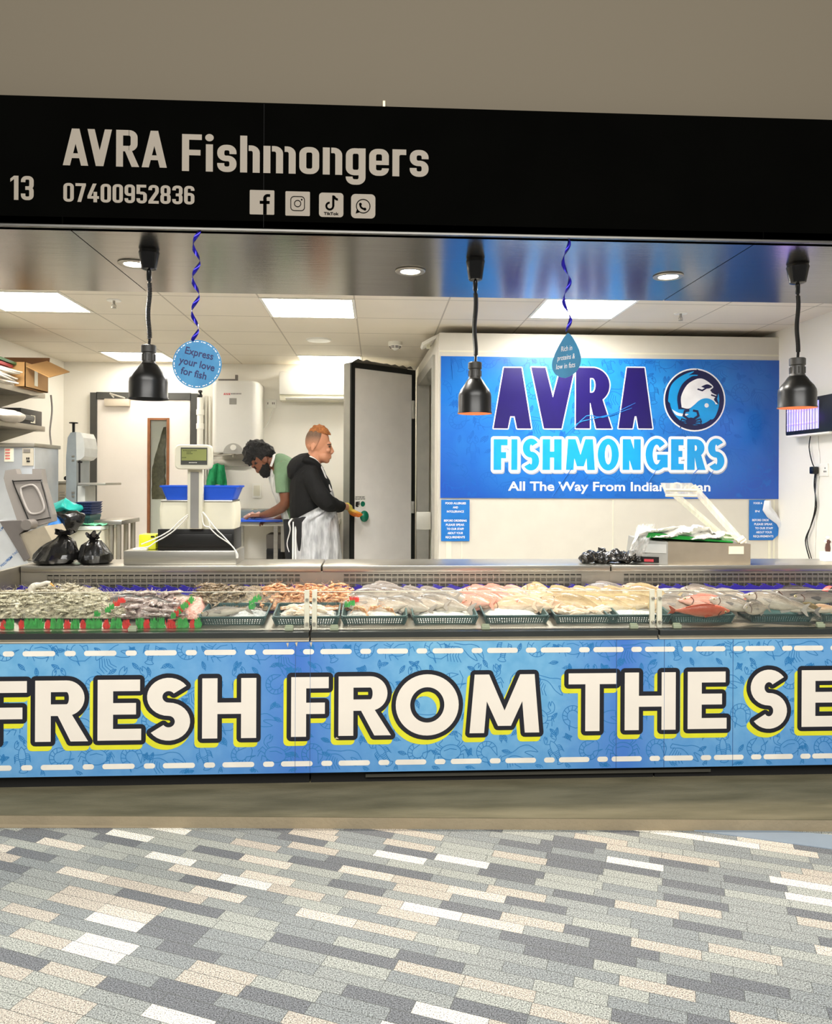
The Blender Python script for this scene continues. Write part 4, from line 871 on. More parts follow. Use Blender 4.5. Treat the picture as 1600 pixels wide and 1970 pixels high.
# the card is turned away so it looks narrow
pts = []
for i in range(40):
    a = 2*PI*i/40; r = 1; zz = math.cos(a); f_ = (1-zz)/2; T_ = [(0, 0), (.03, .12), (.1, .3), (.25, .58), (.42, .83), (.58, .98), (.7, 1), (.82, .88), (.91, .66), (.97, .36), (1, 0)]; hw = [A_[1]+(B_[1]-A_[1])*(f_-A_[0])/(B_[0]-A_[0]) for A_, B_ in zip(T_, T_[1:]) if A_[0] <= f_ <= B_[0]+1e-9][0]; pts.append(c+ax*40*hw*(1 if a < PI else -1)*kk+ux*(zz*44*kk))
sh = MB(); sh.prism(pts, -ax.cross(ux)*-.002); sh.build('card', mat('card_teal', (48, 132, 176), .45, var=.08), t, smooth=False)
nrm = ax.cross(ux); TP = Plane2(c, ax, ux); 
if TP.n.y > 0: pass
mb = MB()
for s, v, w in (('Rich in', 9, 30), ('proteins &', -8, 48), ('low in fats', -25, 52)):
    put_text(mb, s, TP, -w*.5*kk, w*.5*kk, v*kk, 10*kk, .0035, .005)
mb.build('lettering', mw, t, smooth=False)
# ================= right wall: insect killer, socket, cable =================
def rw(px, py): return PX(px, py, XR)
t = thing('insect_killer', rw(1535, 835), 'black electric insect killer glowing violet on the right wall behind the right lamp', 'insect killer')
a = P(1489, 766, 5.55); b = P(1541, 834, 5.3)
y0 = 5.02; y1 = 5.62; z0 = P(1530, 832, 5.2).z; z1 = z0+.26
mb = MB(); mb.box((XR-.1, y0, z0), (XR-.002, y1, z1), .012); mb.build('housing', M['blackm'], t)
mb = MB(); mb.box((XR-.105, y0+.03, z0-.012), (XR-.005, y1-.03, z0)); mb.build('catch_tray', M['white_pl'], t, smooth=False)
mb = MB(); mb.box((XR-.104, y0+.16, z0+.03), (XR-.1, y1-.03, z1-.03)); mb.build('lit_grid', glow('violet_back', (50, 16, 235), .6), t, smooth=False)
for zz in (.3, .68):
    mb = MB(); mb.tube([(XR-.108, y0+.17, z0+.26*zz), (XR-.108, y1-.05, z0+.26*zz)], .009, 8); mb.build('uv_tube', glow('violet_tube', (90, 50, 255), 1.1), t)
mb = MB()
for i in range(12): yy = y0+.17+(y1-y0-.22)*i/11; mb.tube([(XR-.122, yy, z0+.015), (XR-.122, yy, z1-.015)], .002, 4)
mb.build('guard_wire', M['blackm'], t)
li = bpy.data.lights.new('uv_light', 'POINT'); li.energy = .5; li.color = (.3, .1, 1); li.shadow_soft_size = .05; lo = bpy.data.objects.new('uv_light', li); COL.objects.link(lo); lo.location = (XR-.22, 5.4, z0+.12); lo['kind'] = 'structure'
sk = rw(1583, 904); t = thing('wall_socket', sk, 'white double wall socket with a black plug near the right edge', 'socket')
mb = MB(); mb.box((XR-.01, sk.y-.07, sk.z-.045), (XR, sk.y+.08, sk.z+.045), .003); mb.build('faceplate', M['white_pl'], t)
mb = MB()
for yy, zz, w in ((-.04, .012, .003), (-.05, -.012, .004), (-.03, -.012, .004)): mb.box((XR-.012, sk.y+yy-w, sk.z+zz-.006), (XR-.009, sk.y+yy+w, sk.z+zz+.006))
mb.build('socket_hole', M['dark'], t, smooth=False)
t = thing('power_cable', (XR-.03, sk.y+.05, sk.z), 'black plug and twisted cable running from insect killer down the right wall', 'cable')
mb = MB(); mb.box((XR-.055, sk.y+.03, sk.z-.03), (XR-.012, sk.y+.085, sk.z+.025), .01); mb.build('plug', M['blackp'], t)
XC = XR-.02
def wc(pts, r, name='lead', m='blackp', xc=XC): mb = MB(); mb.tube(smooth_pts([PX(a, b, xc) for a, b in pts], 5), r, 6); mb.build(name, M[m], t)
wc([(1560, 832), (1556, 860), (1562, 890), (1569, 903)], .004); wc([(1568, 905), (1566, 935), (1570, 975), (1560, 1010), (1549, 1040), (1557, 1076)], .0045); wc([(1570, 905), (1568, 940), (1567, 980), (1558, 1015), (1552, 1040), (1561, 1076)], .0035)
t = tag(MB().tube(smooth_pts([PX(a, b, XR-.006) for a, b in [(1574, 765), (1577, 800), (1573, 850), (1576, 890), (1571, 960), (1566, 1074)]], 5), .003, 6).build('wall_wire', M['white_pl']), 'thin white wire running down the right wall beside the black cable', 'cable')
# ================= back wall =================
YW = YB
def on(px0, py0, px1, py1, Y, dep, name, m, par, bev=0): mb = MB(); pbox(mb, px0, py0, px1, py1, Y, dep, bev); return mb.build(name, m, par)
zfl = P(275, 755, YW).z
# door (setting)
df = MB(); 
for a in ((172, 755, 185, 1330), (366, 757, 378, 1330), (185, 755, 366, 768)): pbox(df, *a, YW-.05, .05)
fr = struct(df, 'door_1_frame', M['trim_grey'], smooth=False)
dr = bpy.data.objects.new('door_1', None); COL.objects.link(dr); dr.location = P(275, 1300, YW); WL['door_1'] = dr.location.copy(); dr['kind'] = 'structure'
M['doorw'] = mat('door_white', (240, 232, 222), .45, var=.01)
YD = YW-.035
dx = [P(a, 900, YD).x for a in (186, 284.5, 323.5, 365)]; dz = [ZF+.005, P(304, 1034, YD).z, P(304, 806, YD).z, P(275, 769, YD).z]
mb = MB(); G = [[Vector((x, y, z)) for x in dx for z in dz] for y in (YD, YD+.03)]; g_ = lambda s, i, j: s*16+i*4+j
mb.v = G[0]+G[1]
for i in range(3):
    for j in range(3):
        if (i, j) != (1, 1): mb.f += [(g_(0, i, j), g_(0, i+1, j), g_(0, i+1, j+1), g_(0, i, j+1)), (g_(1, i, j), g_(1, i+1, j), g_(1, i+1, j+1), g_(1, i, j+1))]
def rim_(a): 
    for (i, j), (k_, l_) in zip(a, a[1:]+a[:1]): mb.f.append((g_(0, i, j), g_(0, k_, l_), g_(1, k_, l_), g_(1, i, j)))
rim_([(1, 1), (2, 1), (2, 2), (1, 2)]); rim_([(0, 0), (1, 0), (2, 0), (3, 0), (3, 1), (3, 2), (3, 3), (2, 3), (1, 3), (0, 3), (0, 2), (0, 1)]); mb.build('door_panel', M['doorw'], dr, smooth=False)
wf = MB()
for a in ((283, 804, 288, 1036), (320, 804, 325, 1036), (288, 804, 320, 808), (288, 1032, 320, 1036)): pbox(wf, *a, YD-.008, .03)
wf.build('window_frame', mat('brown_wood', (140, 88, 52), .5, var=.15, scale=12), dr, smooth=False)
on(286, 806, 322, 1034, YD+.075, .004, 'window_backing', mat('dim_corridor', (150, 152, 150), .6, var=.15, scale=3), dr)
on(287, 807, 321, 1033, YD+.004, .003, 'window_pane', M['glass'], dr)
# jacket seen through the pane
mb = MB(); pts = [(316, 822), (311, 840), (301, 868), (294, 890), (291, 925), (292, 960), (306, 961), (318, 958), (320, 930), (320, 880), (320, 822)]
rs = []
for f in [i/16 for i in range(17)]:
    y = 822+138*f; xl = [(822, 315), (850, 306), (880, 297), (905, 292), (960, 291)]; 
    for i in range(4):
        if xl[i][0] <= y <= xl[i+1][0]: x0 = xl[i][1]+(xl[i+1][1]-xl[i][1])*(y-xl[i][0])/(xl[i+1][0]-xl[i][0])
    c0 = P(x0, y, YD+.05); c1 = P(320.5, y, YD+.05); r = []
    for j in range(14):
        q = 2*PI*j/14; r.append(Vector(((c0.x+c1.x)/2+(c1.x-c0.x)/2*math.cos(q), YD+.042+.02*math.sin(q)*(1+.25*math.sin(f*60)), c0.z)))
    rs.append(r)
mb.rings(rs); mb.wob(.006, 40)
tag(mb.build('jacket', mat('olive_fabric', (104, 98, 72), .45, var=.25, scale=30, bump=.6, bscale=40)), 'olive padded jacket hanging behind narrow glass of the white back door', 'jacket')
t = thing('door_closer', P(225, 770, YD-.05), 'metal door closer arm box at the top of the white back door', 'door closer')
on(200, 767, 248, 781, YD-.055, .055, 'closer_body', mat('closer_beige', (196, 184, 164), .5), t, .006)
mb = MB(); mb.tube([P(240, 766, YD-.05), P(211, 757, YD-.07)], .009, 6); mb.tube([P(211, 756, YD-.07), P(219, 765, YD-.05)], .008, 6); mb.build('closer_arm', M['steel'], t)
# heater
t = thing('water_heater', P(450, 872, YW), 'tall white wall water heater with grey control dome', 'water heater')
a = P(405, 870, YW-.36); b = P(498, 733, YW-.36)
mb = MB(); rs = []
for z, s in ((a.z, .93), (a.z+.02, .98), (a.z+.05, 1), (b.z-.04, 1), (b.z-.012, .97), (b.z, .9)):
    cxm = (a.x+b.x)/2; w = (b.x-a.x)/2*s; r = [(cxm-w, YW-.002, z), (cxm-w, YW-.26, z)]+[(cxm-w+w*.28*(1-math.cos(q)), YW-.26-.1*math.sin(q), z) for q in [PI/2*i/5 for i in range(1, 6)]]+[(cxm+w-w*.28*(1-math.cos(q)), YW-.26-.1*math.sin(q), z) for q in [PI/2*i/5 for i in range(5, 0, -1)]]+[(cxm+w, YW-.26, z), (cxm+w, YW-.002, z)]
    rs.append(r)
mb.rings(rs); mb.build('heater_casing', mat('heater_white', (232, 230, 222), .3, var=.01), t, angle=60)
YH = YW-.362; HP = Plane2((0, YH, 0), (1, 0, 0), (0, 0, 1)); c = P(449, 873, YH); k = YH/F
mb = MB(); mb.prism([HP.at(c.x+19*k*math.cos(q), c.z+20*k*math.sin(q), .0) for q in [PI*i/16 for i in range(17)]], (0, -.014, 0)); mb.build('control_dome', mat('dome_grey', (170, 168, 160), .5), t)
kc = P(449, 861, YH-.014); mb = MB(); mb.tube([kc, kc-Vector((0, .02, 0))], 5.5*k, 20); mb.build('dial', M['white_pl'], t)
mb = MB()
pbox(mb, 441, 766, 455, 778, YH-.001, .003); mb.build('info_plate', mat('plate_grey', (150, 148, 140), .5), t)
mb = MB(); put_text(mb, 'Heater', HP, P(429, 760, YH).x, P(442, 760, YH).x, P(440, 759, YH).z, 4*k, .002, .03) ; bpy.data.meshes
mb = MB()
for i in range(4): p = P(431+i*3.4, 758, YH); mb.poly([HP.at(p.x-.004, p.z-.01, .002), HP.at(p.x+.006, p.z-.01, .002), HP.at(p.x+.009, p.z+.01, .002), HP.at(p.x, p.z+.01, .002)])
mb.build('red_mark', mat('red_print', (205, 50, 50), .5), t, smooth=False)
mb = MB()
for i in range(7): p = P(445.5+i*2.9, 757.5, YH); mb.poly([HP.at(p.x-.005, p.z-.006, .002), HP.at(p.x+.005, p.z-.006, .002), HP.at(p.x+.005, p.z+.006, .002), HP.at(p.x-.005, p.z+.006, .002)])
mb.build('grey_mark', M['greyp'], t, smooth=False)
# pipes
t = thing('soil_pipe', P(385, 860, YW), 'thick white vertical pipe with joints beside the grey door frame', 'pipe')
x = P(385, 800, YW-.07).x; zt = P(385, 765, YW-.07).z
mb = MB(); mb.tube([(x, YW-.07, zt), (x, YW-.07, ZF)], .033, 16); mb.build('pipe', M['white_pl'], t)
for y in (793, 820): z = P(385, y, YW-.07).z; mb = MB(); mb.lathe([(.033, z-.03), (.04, z-.028), (.04, z+.028), (.033, z+.03)], (x, YW-.07, 0), 16); mb.build('coupling', M['white_pl'], t)
mb = MB(); z = zt; mb.lathe([(.02, z), (.024, z+.02), (.012, z+.05), (.022, z+.055), (.022, z+.075), (.005, z+.08)], (x, YW-.07, 0), 12); mb.build('valve_cap', M['blackp'], t)
for px, lab in ((396, 'thin white pipe just left of the water heater'), (403, 'thin white pipe touching the left side of the water heater')):
    p = P(px, 800, YW-.03); tag(MB().tube([(p.x, YW-.03, 2.3), (p.x, YW-.03, ZF)], .011, 8).build('water_pipe', M['white_pl']), lab, 'pipe', 'thin water pipes')
mb = MB(); mb.tube([P(420, 731, YW-.03), P(452, 731, YW-.03), P(455, 731, YW-.03)], .01, 8); pbox(mb, 452, 721, 457, 732, YW-.05, .03, .003); tag(mb.build('heater_valve', M['greyp']), 'small dark valve and pipe above the water heater', 'valve')
t = thing('air_conditioner', P(600, 770, YW), 'white wall mounted air conditioner partly hidden by the open cold room door', 'air conditioner')
a = P(536, 770, YW-.22); b = P(668, 715, YW-.22)
mb = MB(); mb.box((a.x, YW-.22, a.z+.06), (b.x, YW, b.z), .02); mb.build('body', M['white_pl'], t)
mb = MB(); mb.box((a.x+.005, YW-.2, a.z), (b.x-.005, YW, a.z+.062), .012); mb.build('lower_cover', M['offwhite'], t)
mb = MB(); mb.box((a.x+.07, YW-.205, a.z+.012), (b.x-.03, YW-.19, a.z+.034)); mb.build('air_outlet', M['dark'], t, smooth=False)
mb = MB(); mb.obox(((a.x+b.x)/2+.02, YW-.215, a.z+.02), ((b.x-a.x)/2-.05, 0, 0), (0, .014, -.008), (0, .001, .002)); mb.build('louvre', M['white_pl'], t, smooth=False)
t = thing('spur_socket', P(520, 776, YW), 'white double socket on the back wall between heater and air conditioner', 'socket')
on(511, 768, 531, 785, YW-.012, .012, 'faceplate', M['white_pl'], t, .003)
mb = MB()
for q in (515, 524, 527): pbox(mb, q-.8, 774, q+.8, 778, YW-.014, .003)
mb.build('switch', M['greyp'], t, smooth=False)
tag(MB().tube(smooth_pts([P(a, b, YW-.03) for a, b in [(525, 784), (519, 805), (510, 822), (499, 833)]], 5), .008, 6).build('white_flex', M['white_pl']), 'white flex looping from back wall socket to the water heater', 'cable')
t = thing('wall_switch', P(493, 943, YW), 'tall white isolator switch on the wall above the sink', 'switch')
on(485, 930, 502, 958, YW-.03, .03, 'box', M['white_pl'], t, .006); on(487.5, 934, 499.5, 954, YW-.036, .006, 'rocker', M['offwhite'], t, .002)
# wall bracket shelf with taps
t = thing('steel_wall_shelf', P(440, 885, YW), 'steel bracket and pipe rail under the water heater, holding a green towel', 'rail')
on(411, 884, 477, 897, YW-.1, .1, 'rail_box', M['steel_d'], t, .004); mb = MB(); mb.tube([P(411, 876, YW-.12), P(470, 871, YW-.12)], .014, 8); mb.tube([P(450, 869, YW-.14), P(450, 880, YW-.14)], .018, 8); mb.build('tap_pipe', M['steel'], t)
# green towel
mb = MB(); rs = []
for i in range(13):
    f = i/12; y = 893+41*f; r = []
    for j in range(15):
        q = j/14; hw = 13+9*f*(1-.25*f); px = 418.5-1+(q-.5)*2*hw*(1 if f < .9 else .98); p = P(px, y+2.0*math.sin(q*9), YW-.16+.022*math.sin(q*14+f*2)*(.3+f)); r.append(p)
    rs.append(r)
mb.rings(rs, cap=False, closed=False)
tag(mb.build('towel', mat('green_towel', (28, 138, 84), .9, var=.15, scale=30, bump=.3), mods=(('SOLIDIFY', dict(thickness=.012)),)), 'green towel hanging below the water heater', 'towel')
# prep table with sink along the back
TY = 7.42
t = thing('prep_table', P(520, 1060, TY), 'steel sink table where the bearded worker cleans fish', 'table')
zt = P(520, 1003, TY).z; xa = P(440, 1003, TY).x; xb = P(650, 1003, TY).x
mb = MB(); mb.box((xa, TY, zt-.045), (xb, YW-.02, zt), .006); mb.build('table_top', M['steel'], t)
mb = MB(); mb.box((xa, YW-.04, zt), (xb, YW-.02, zt+.1)); mb.build('splashback', M['steel'], t)
for x in (xa+.03, xa+.45, xb-.03):
    for y in (TY+.04, YW-.08): mb = MB(); mb.box((x-.02, y-.02, ZF), (x+.02, y+.02, zt-.045)); mb.build('leg', M['steel'], t, smooth=False)
mb = MB(); mb.box((xa+.5, TY+.02, zt-.3), (xb-.06, TY+.5, zt-.04)); mb.build('sink_bowl', M['steel_d'], t, smooth=False)
mb = MB(); mb.box((xa+.03, TY+.03, ZF+.42), (xb-.03, YW-.06, ZF+.45)); mb.build('lower_shelf', M['steel_d'], t, smooth=False)
mb = MB(); q = P(500, 985, TY+.6); mb.tube(smooth_pts([q+Vector((0, 0, -.08)), q+Vector((0, 0, .0)), q+Vector((-.05, -.05, .03)), q+Vector((-.09, -.1, .01))], 4), .012, 8); mb.build('tap', M['steel'], t)
tb = MB(); pbox(tb, 452, 1003, 492, 1012, TY-.12, .3, .003); 
t2 = tag(MB().box((xa+.05, TY-.14, zt+.002), (xa+.62, TY+.2, zt+.022), .005).build('cutting_board', M['bluep']), 'blue cutting board under the hands of the bearded worker', 'cutting board')
mb = MB(); mb.box((xa+.01, TY+.3, zt+.002), (xa+.26, TY+.62, zt+.09), .01); tag(mb.build('steel_pan', mat('grey_blue_tub', (110, 124, 130), .4)), 'grey blue tub behind the fish on the sink table', 'tub')
mb = MB(); 
for i in range(5):
    a = P(470+i*6, 998-i % 2*3, TY+.02); b = a+Vector((.1, .03*(i-2), .004)); mb.tube([a+Vector((0, 0, .015)), (a+b)/2+Vector((0, 0, .03)), b+Vector((0, 0, .005))], [.012, .022, .006], 8)
mb.wob(.01, 30); tag(mb.build('fish_pieces', mat('raw_fish', (190, 150, 140), .3, var=.2, scale=30)), 'wet fish being gutted on the blue board', 'fish')
# clutter under the table
for (a, lab, m, n, cat) in (((512, 1028, 552, 1056), 'dark crate below the sink table beside the worker in black', 'greyp', 'crate', 'crate'), ((512, 1056, 545, 1074), 'black crate low under the sink table', 'blackm', 'crate', 'crate')):
    mb = MB(); q_ = P(a[0], a[1], TY+.3); q2 = P(a[2], a[3], TY+.3); mb.box((q_.x, TY+.3, max(ZF+.451, q2.z if a[1] < 1040 else 0)), (q2.x, TY+.6, q_.z), .01); o = mb.build(n, M[m])
    tag(o, lab, cat)
    dz = 0
# ================= left table =================
TY2 = 6.05
t = thing('work_table', P(220, 1100, TY2), 'small steel table with round legs beside the scale base, left of the scale', 'table')
zt = P(220, 1001, TY2).z; a = P(185, 1010, TY2); b = P(259, 1010, TY2)
mb = MB(); mb.box((a.x-.02, TY2, zt-.035), (b.x-.1, TY2+.45, zt), .006); mb.build('table_top', M['steel'], t)
for x, y in ((a.x+.1, TY2+.05), (b.x-.14, TY2+.05), (b.x-.14, TY2+.4), (a.x+.1, TY2+.4)): mb = MB(); mb.tube([(x, y, ZF), (x, y, zt-.03)], .02, 12); mb.build('leg', M['steel_d'], t)
# white bin with green cloth
t = thing('white_bin', P(160, 1080, 6.0), 'tall white plastic bin behind the tied black bags', 'bin')
a = P(128, 1060, 6.0); b = P(193, 1020, 6.0); mb = MB(); mb.box((a.x, 6.0, ZF), (b.x, 6.4, b.z), .02); mb.build('bin_body', M['offwhite'], t)
zb_in = b.z
mb = MB(); mb.box((a.x-.01, 5.985, b.z), (b.x+.01, 6.41, b.z+.03), .01); mb.build('bin_lid', mat('white_lid', (232, 236, 226), .4), t)
rs = []; mb = MB()
for i in range(9):
    rs.append([Vector((a.x+.08+.3*i/8*.72, 6.02+.3*j/8, zb_in+.034+.02*abs(math.sin(i*1.3+j*.8)))) for j in range(9)])
mb.rings(rs, cap=False, closed=False); mb.wob(.012, 12); tag(mb.build('cloth', mat('mint_cloth', (110, 200, 150), .8, var=.1, scale=12), mods=(('SOLIDIFY', dict(thickness=.006)),)), 'mint green cloth on the lid of the white bin', 'cloth')
# basket stacks
def stackb(x0, y0, x1, y1, Y, n, m, lab, grp):
    a = P(x0, y1, Y); b = P(x1, y0, Y); H = (b.z-a.z)/n
    for i in range(n):
        z = a.z+H*i; mb = MB(); w = (b.x-a.x)/2; cx = (a.x+b.x)/2
        q = lambda s, zz: [Vector((cx-w*s, Y+.12-.12*s, zz)), Vector((cx+w*s, Y+.12-.12*s, zz)), Vector((cx+w*s, Y+.12+.12*s, zz)), Vector((cx-w*s, Y+.12+.12*s, zz))]
        mb.hexa(q(.88, z+.001), q(.95, z+H*.7)); mb.hexa(q(1.0, z+H*.7), q(1.0, z+H*.97))
        for j in range(8): xx = cx-w*.8+w*1.6*j/7; mb.box((xx-.003, Y+.001, z+.005), (xx+.003, Y+.02, z+H*.6))
        tag(mb.build('plastic_basket', M[m], smooth=False), lab, 'basket', grp)
M['navyb'] = mat('navy_basket', (28, 44, 84), .5); M['tealb'] = mat('dark_teal_plastic', (40, 74, 74), .45, var=.08)
stackb(145, 966, 176, 990, 6.05, 5, 'navyb', 'navy plastic basket in the stack standing on the dark teal basket', 'stacked navy baskets')
stackb(146, 990.5, 173, 1011, 6.06, 1, 'tealb', 'dark teal basket under the navy basket stack', None)
def crumple(name, cxp_, cyp_, Y, wx, wy, wz, m, lab, cat, seed=1, amp=.35, freq=9, base=None, par=None, n=30, mm=20):
    c = P(cxp_, cyp_, Y); mb = MB(); mb.ell(Vector((0, 0, 0)), (wx, wy, wz), n, mm)
    for v in mb.v:
        d = noise.noise_vector(v*freq*1.0+Vector((seed*3.1, 0, 0)))*amp*min(wx, wz)+noise.noise_vector(v*freq*3+Vector((seed, 5, 0)))*amp*.35*min(wx, wz)
        v += d
        if base is not None and v.z < base: v.z = base+.002*random.random()
        v += c
    o = mb.build(name, m, par, angle=25)
    if lab: tag(o, lab, cat)
    return o
M['bag'] = mat('black_bin_liner', (14, 13, 12), .22, spec=.7, bump=.5, bscale=18)
crumple('plastic_bag', 124, 975, 6.02, .115, .1, .058, mat('teal_bag', (30, 160, 150), .35, bump=.5, bscale=15), 'teal plastic bag draped beside the navy basket stack', 'bag', 3, .75, 8)
crumple('bin_liner', 128, 1001, 5.93, .115, .07, .10, M['bag'], 'loose black bag slumped behind the tied black bags, under the teal bag', 'bag', 5, .4, 9)
crumple('plastic_bag', 108, 1012, 5.9, .055, .05, .075, mat('blue_bag', (60, 130, 210), .4, bump=.5, bscale=15), 'bright blue bag wedged between the open grey lid and loose black bag', 'bag', 8, .35, 14)
# ================= bandsaw =================
Yb = 6.7
t = thing('bone_bandsaw', P(150, 1080, Yb), 'tall grey butcher bandsaw with a black top knob beside the white door', 'bandsaw')
k = Yb/F
def bl(px, py, dy=0): return P(px, py, Yb+dy)
mb = MB(); pr = [bl(127, 1199), bl(127, 880), bl(130, 842), bl(136, 832), bl(146, 831), bl(147, 860), bl(147, 1199)]; mb.prism(pr, (0, .3, 0)); mb.build('column', mat('saw_blue_grey', (150, 158, 160), .4, .3), t, smooth=False)
mb = MB(); pr = [bl(146, 831, -.01), bl(155, 832, -.01), bl(160, 842, -.01), bl(163, 862, -.01), bl(162, 878, -.01), bl(155, 884, -.01), bl(147, 886, -.01)]; mb.prism(pr, (0, .3, 0)); mb.build('wheel_cover', mat('saw_pale', (210, 212, 208), .35, .2), t, smooth=False)
mb = MB(); c = bl(141.5, 820, .15); mb.lathe([(.012, c.z-.06), (.012, c.z+.02), (.036, c.z+.024), (.038, c.z+.034), (.002, c.z+.036)], (c.x, c.y, 0), 14); mb.build('tension_knob', M['blackp'], t)
c = bl(118, 920); mb = MB(); mb.tube([c+Vector((.06, .1, 0)), c+Vector((.01, .1, 0))], .006, 8); mb.ell(c+Vector((0, .1, 0)), (.02, .02, .02), 10, 8); mb.build('side_knob', M['blackp'], t)
mb = MB(); mb.tube([bl(153, 886), bl(153, 929)], .008, 6); mb.tube([bl(150, 889), bl(158, 889)], .008, 6); mb.build('blade_guide', M['blackm'], t)
mb = MB(); pbox(mb, 149, 929, 203, 933.5, Yb-.1, .4, .003); mb.build('saw_table', M['steel'], t)
mb = MB(); pbox(mb, 148, 935, 163, 1199, Yb, .25, .005); mb.build('lower_cabinet', mat('saw_pale2', (196, 198, 192), .4, .2), t)
for y in (878, 886, 948, 955): mb = MB(); mb.tube([bl(138, y, -.005), bl(143, y, -.005)], .008, 6); mb.build('door_catch', M['steel'], t)
t = thing('steel_cabinet', P(105, 1040, 7.2), 'low steel cabinet between the grey lid and the bandsaw', 'cabinet')
mb = MB(); pbox(mb, 84, 929, 127, 1183, 7.1, .4, .006); mb.build('cabinet_body', mat('warm_steel', (190, 180, 160), .4, .6), t); mb = MB(); pbox(mb, 82, 926, 128, 930, 7.08, .44); mb.build('cabinet_top', M['steel'], t)
mb = MB()
for y in (946, 951, 956): pbox(mb, 92, y, 124, y+2, 7.095, .006)
mb.build('pressed_ribs', M['steel'], t)
# ================= shelves on left wall =================
XS = -2.86
def shelf(z, lab):
    t = thing('wall_shelf', ((XL+XS)/2, 6.0, z), lab, 'shelf', 'steel shelves on the left wall')
    mb = MB(); mb.box((XL+.005, 4.4, z-.045), (XS, 6.66, z), .004); mb.build('shelf_board', M['steel_d'], t)
    for y in (5.2, 6.4): mb = MB(); mb.prism([(XL+.003, y, z-.045), (XS+.06, y, z-.045), (XL+.003, y, z-.2)], (0, .006, 0)); mb.build('bracket', M['steel'], t, smooth=False)
    return t
z1 = P(105, 757, 6.66).z; z2 = P(108, 821, 6.66).z; shelf(z1, 'upper steel shelf on the left wall holding a cardboard box'); shelf(z2, 'lower steel shelf on the left wall holding a small black box')
t = thing('cardboard_box', (-3.0, 6.2, z1), 'open cardboard box on the upper shelf, its flap sticking out', 'box')
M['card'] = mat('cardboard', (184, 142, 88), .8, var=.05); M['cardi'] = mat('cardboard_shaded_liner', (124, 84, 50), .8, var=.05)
bx0, bx1, by0, by1, bz1_ = -3.2, -2.82, 6.2, 6.62, z1+.2
mb = MB(); 
for a, b in (((bx0, by0, z1), (bx1, by0+.006, bz1_)), ((bx0, by1-.006, z1), (bx1, by1, bz1_)), ((bx0, by0, z1), (bx0+.006, by1, bz1_)), ((bx1-.006, by0, z1), (bx1, by1, bz1_)), ((bx0, by0, z1), (bx1, by1, z1+.006))): mb.box(a, b)
mb.build('box_body', M['card'], t, smooth=False)
mb = MB(); mb.obox(((bx1+.09), (by0+by1)/2, bz1_+.0-.025), (.095, 0, -.045), (0, .2, .05), (.001, 0, .003)); mb.build('side_flap', M['card'], t, smooth=False)
mb = MB(); mb.obox(((bx0+bx1)/2, by1+.02, bz1_+.05), (.19, 0, 0), (0, .01, .055), (0, .003, 0)); mb.build('rear_flap', M['cardi'], t, smooth=False)
mb = MB(); mb.box((bx1, 6.36, z1+.03), (bx1+.002, 6.42, bz1_-.03)); mb.build('label_strip', M['offwhite'], t, smooth=False)
for i, (c_, lab) in enumerate((((150, 40, 44), 'red folder lying on papers on the upper shelf'), ((50, 90, 50), 'green folder on top of the red one on the upper shelf'))):
    mb = MB(); mb.obox((-2.99, 5.86+.03*i, z1+.155+.03*i), (.12, .03*i, 0), (-.02, .28, 0), (0, 0, .011)); tag(mb.build('folder', mat('folder%d' % i, c_, .5)), lab, 'folder')
mb = MB()
for i in range(10):
    x = -3.0+random.uniform(-.02, .04); y = 5.86+random.uniform(-.03, .03); a = random.uniform(-.2, .2); mb.obox((x, y, z1+.006+i*.0125), (.14*math.cos(a), .14*math.sin(a), 0), (-.27*math.sin(a), .27*math.cos(a), 0), (0, 0, .005))
mb.wob(.01, 8); tag(mb.build('paper_stack', mat('papers', (228, 220, 206), .7, var=.08, scale=20)), 'untidy stack of papers under the folders on the upper shelf', 'papers')
mb = MB(); mb.box((-3.12, 6.25, z2), (-2.875, 6.63, z2+.125), .004); t = mb.build('black_box', M['blackm']); tag(t, 'small black box on the lower shelf', 'box')
mb = MB(); mb.box((-2.876, 6.42, z2+.015), (-2.873, 6.5, z2+.08)); mb.build('label', M['offwhite'], t, smooth=False)
crumple('plastic_wrap', 8, 800, 6.0, .14, .2, .05, mat('wrap', (206, 196, 184), .4, var=.1, bump=.5, bscale=15), 'crumpled pale plastic wrap on the lower shelf at the left edge', 'plastic wrap', 2, .3, 8, -.045)
mb = MB(); p = P(38, 797, 6.15); mb.tube([p+Vector((-.1, -.1, .0)), p+Vector((.06, .1, -.03))], .025, 8); tag(mb.build('rolled_film', mat('grey_film', (90, 88, 84), .4)), 'dark grey roll of film beside the small black box', 'roll')
tag(MB().tube(smooth_pts([P(a, b, 6.6) for a, b in [(98, 760), (100, 790), (96, 830), (98, 860), (91, 890), (86, 912), (80, 926)]], 5), .007, 6).build('hanging_cable', M['greyp']), 'dark grey cable hanging from the upper shelf down to the steel cabinet', 'cable')
# ================= ice maker =================
t = thing('ice_maker', (-3.05, 6.1, ZF), 'tall steel ice machine with a control panel at the left edge', 'ice machine')
zt = P(40, 853, 6.1).z; xr = P(66, 900, 6.05).x
mb = MB(); mb.box((XL+.02, 6.05, ZF), (xr, 6.5, zt-.03), .006); mb.build('cabinet', mat('ice_steel', (196, 200, 204), .35, .7, var=.05), t)
mb = MB(); mb.box((XL+.02, 6.03, zt-.03), (xr+.01, 6.52, zt), .004); mb.build('lid', M['steel_d'], t)
a = P(43, 862, 6.04); b = P(64, 896, 6.04); mb = MB(); mb.box((a.x, 6.04, b.z), (b.x, 6.05, a.z)); cp = mb.build('control_panel', mat('panel_beige', (186, 178, 160), .5), t, smooth=False)
a = P(44.5, 864, 6.03); b = P(57, 870, 6.03); mb = MB(); mb.box((a.x, 6.034, b.z), (b.x, 6.04, a.z)); mb.build('nameplate', M['greyp'], cp, smooth=False)
mb = MB()
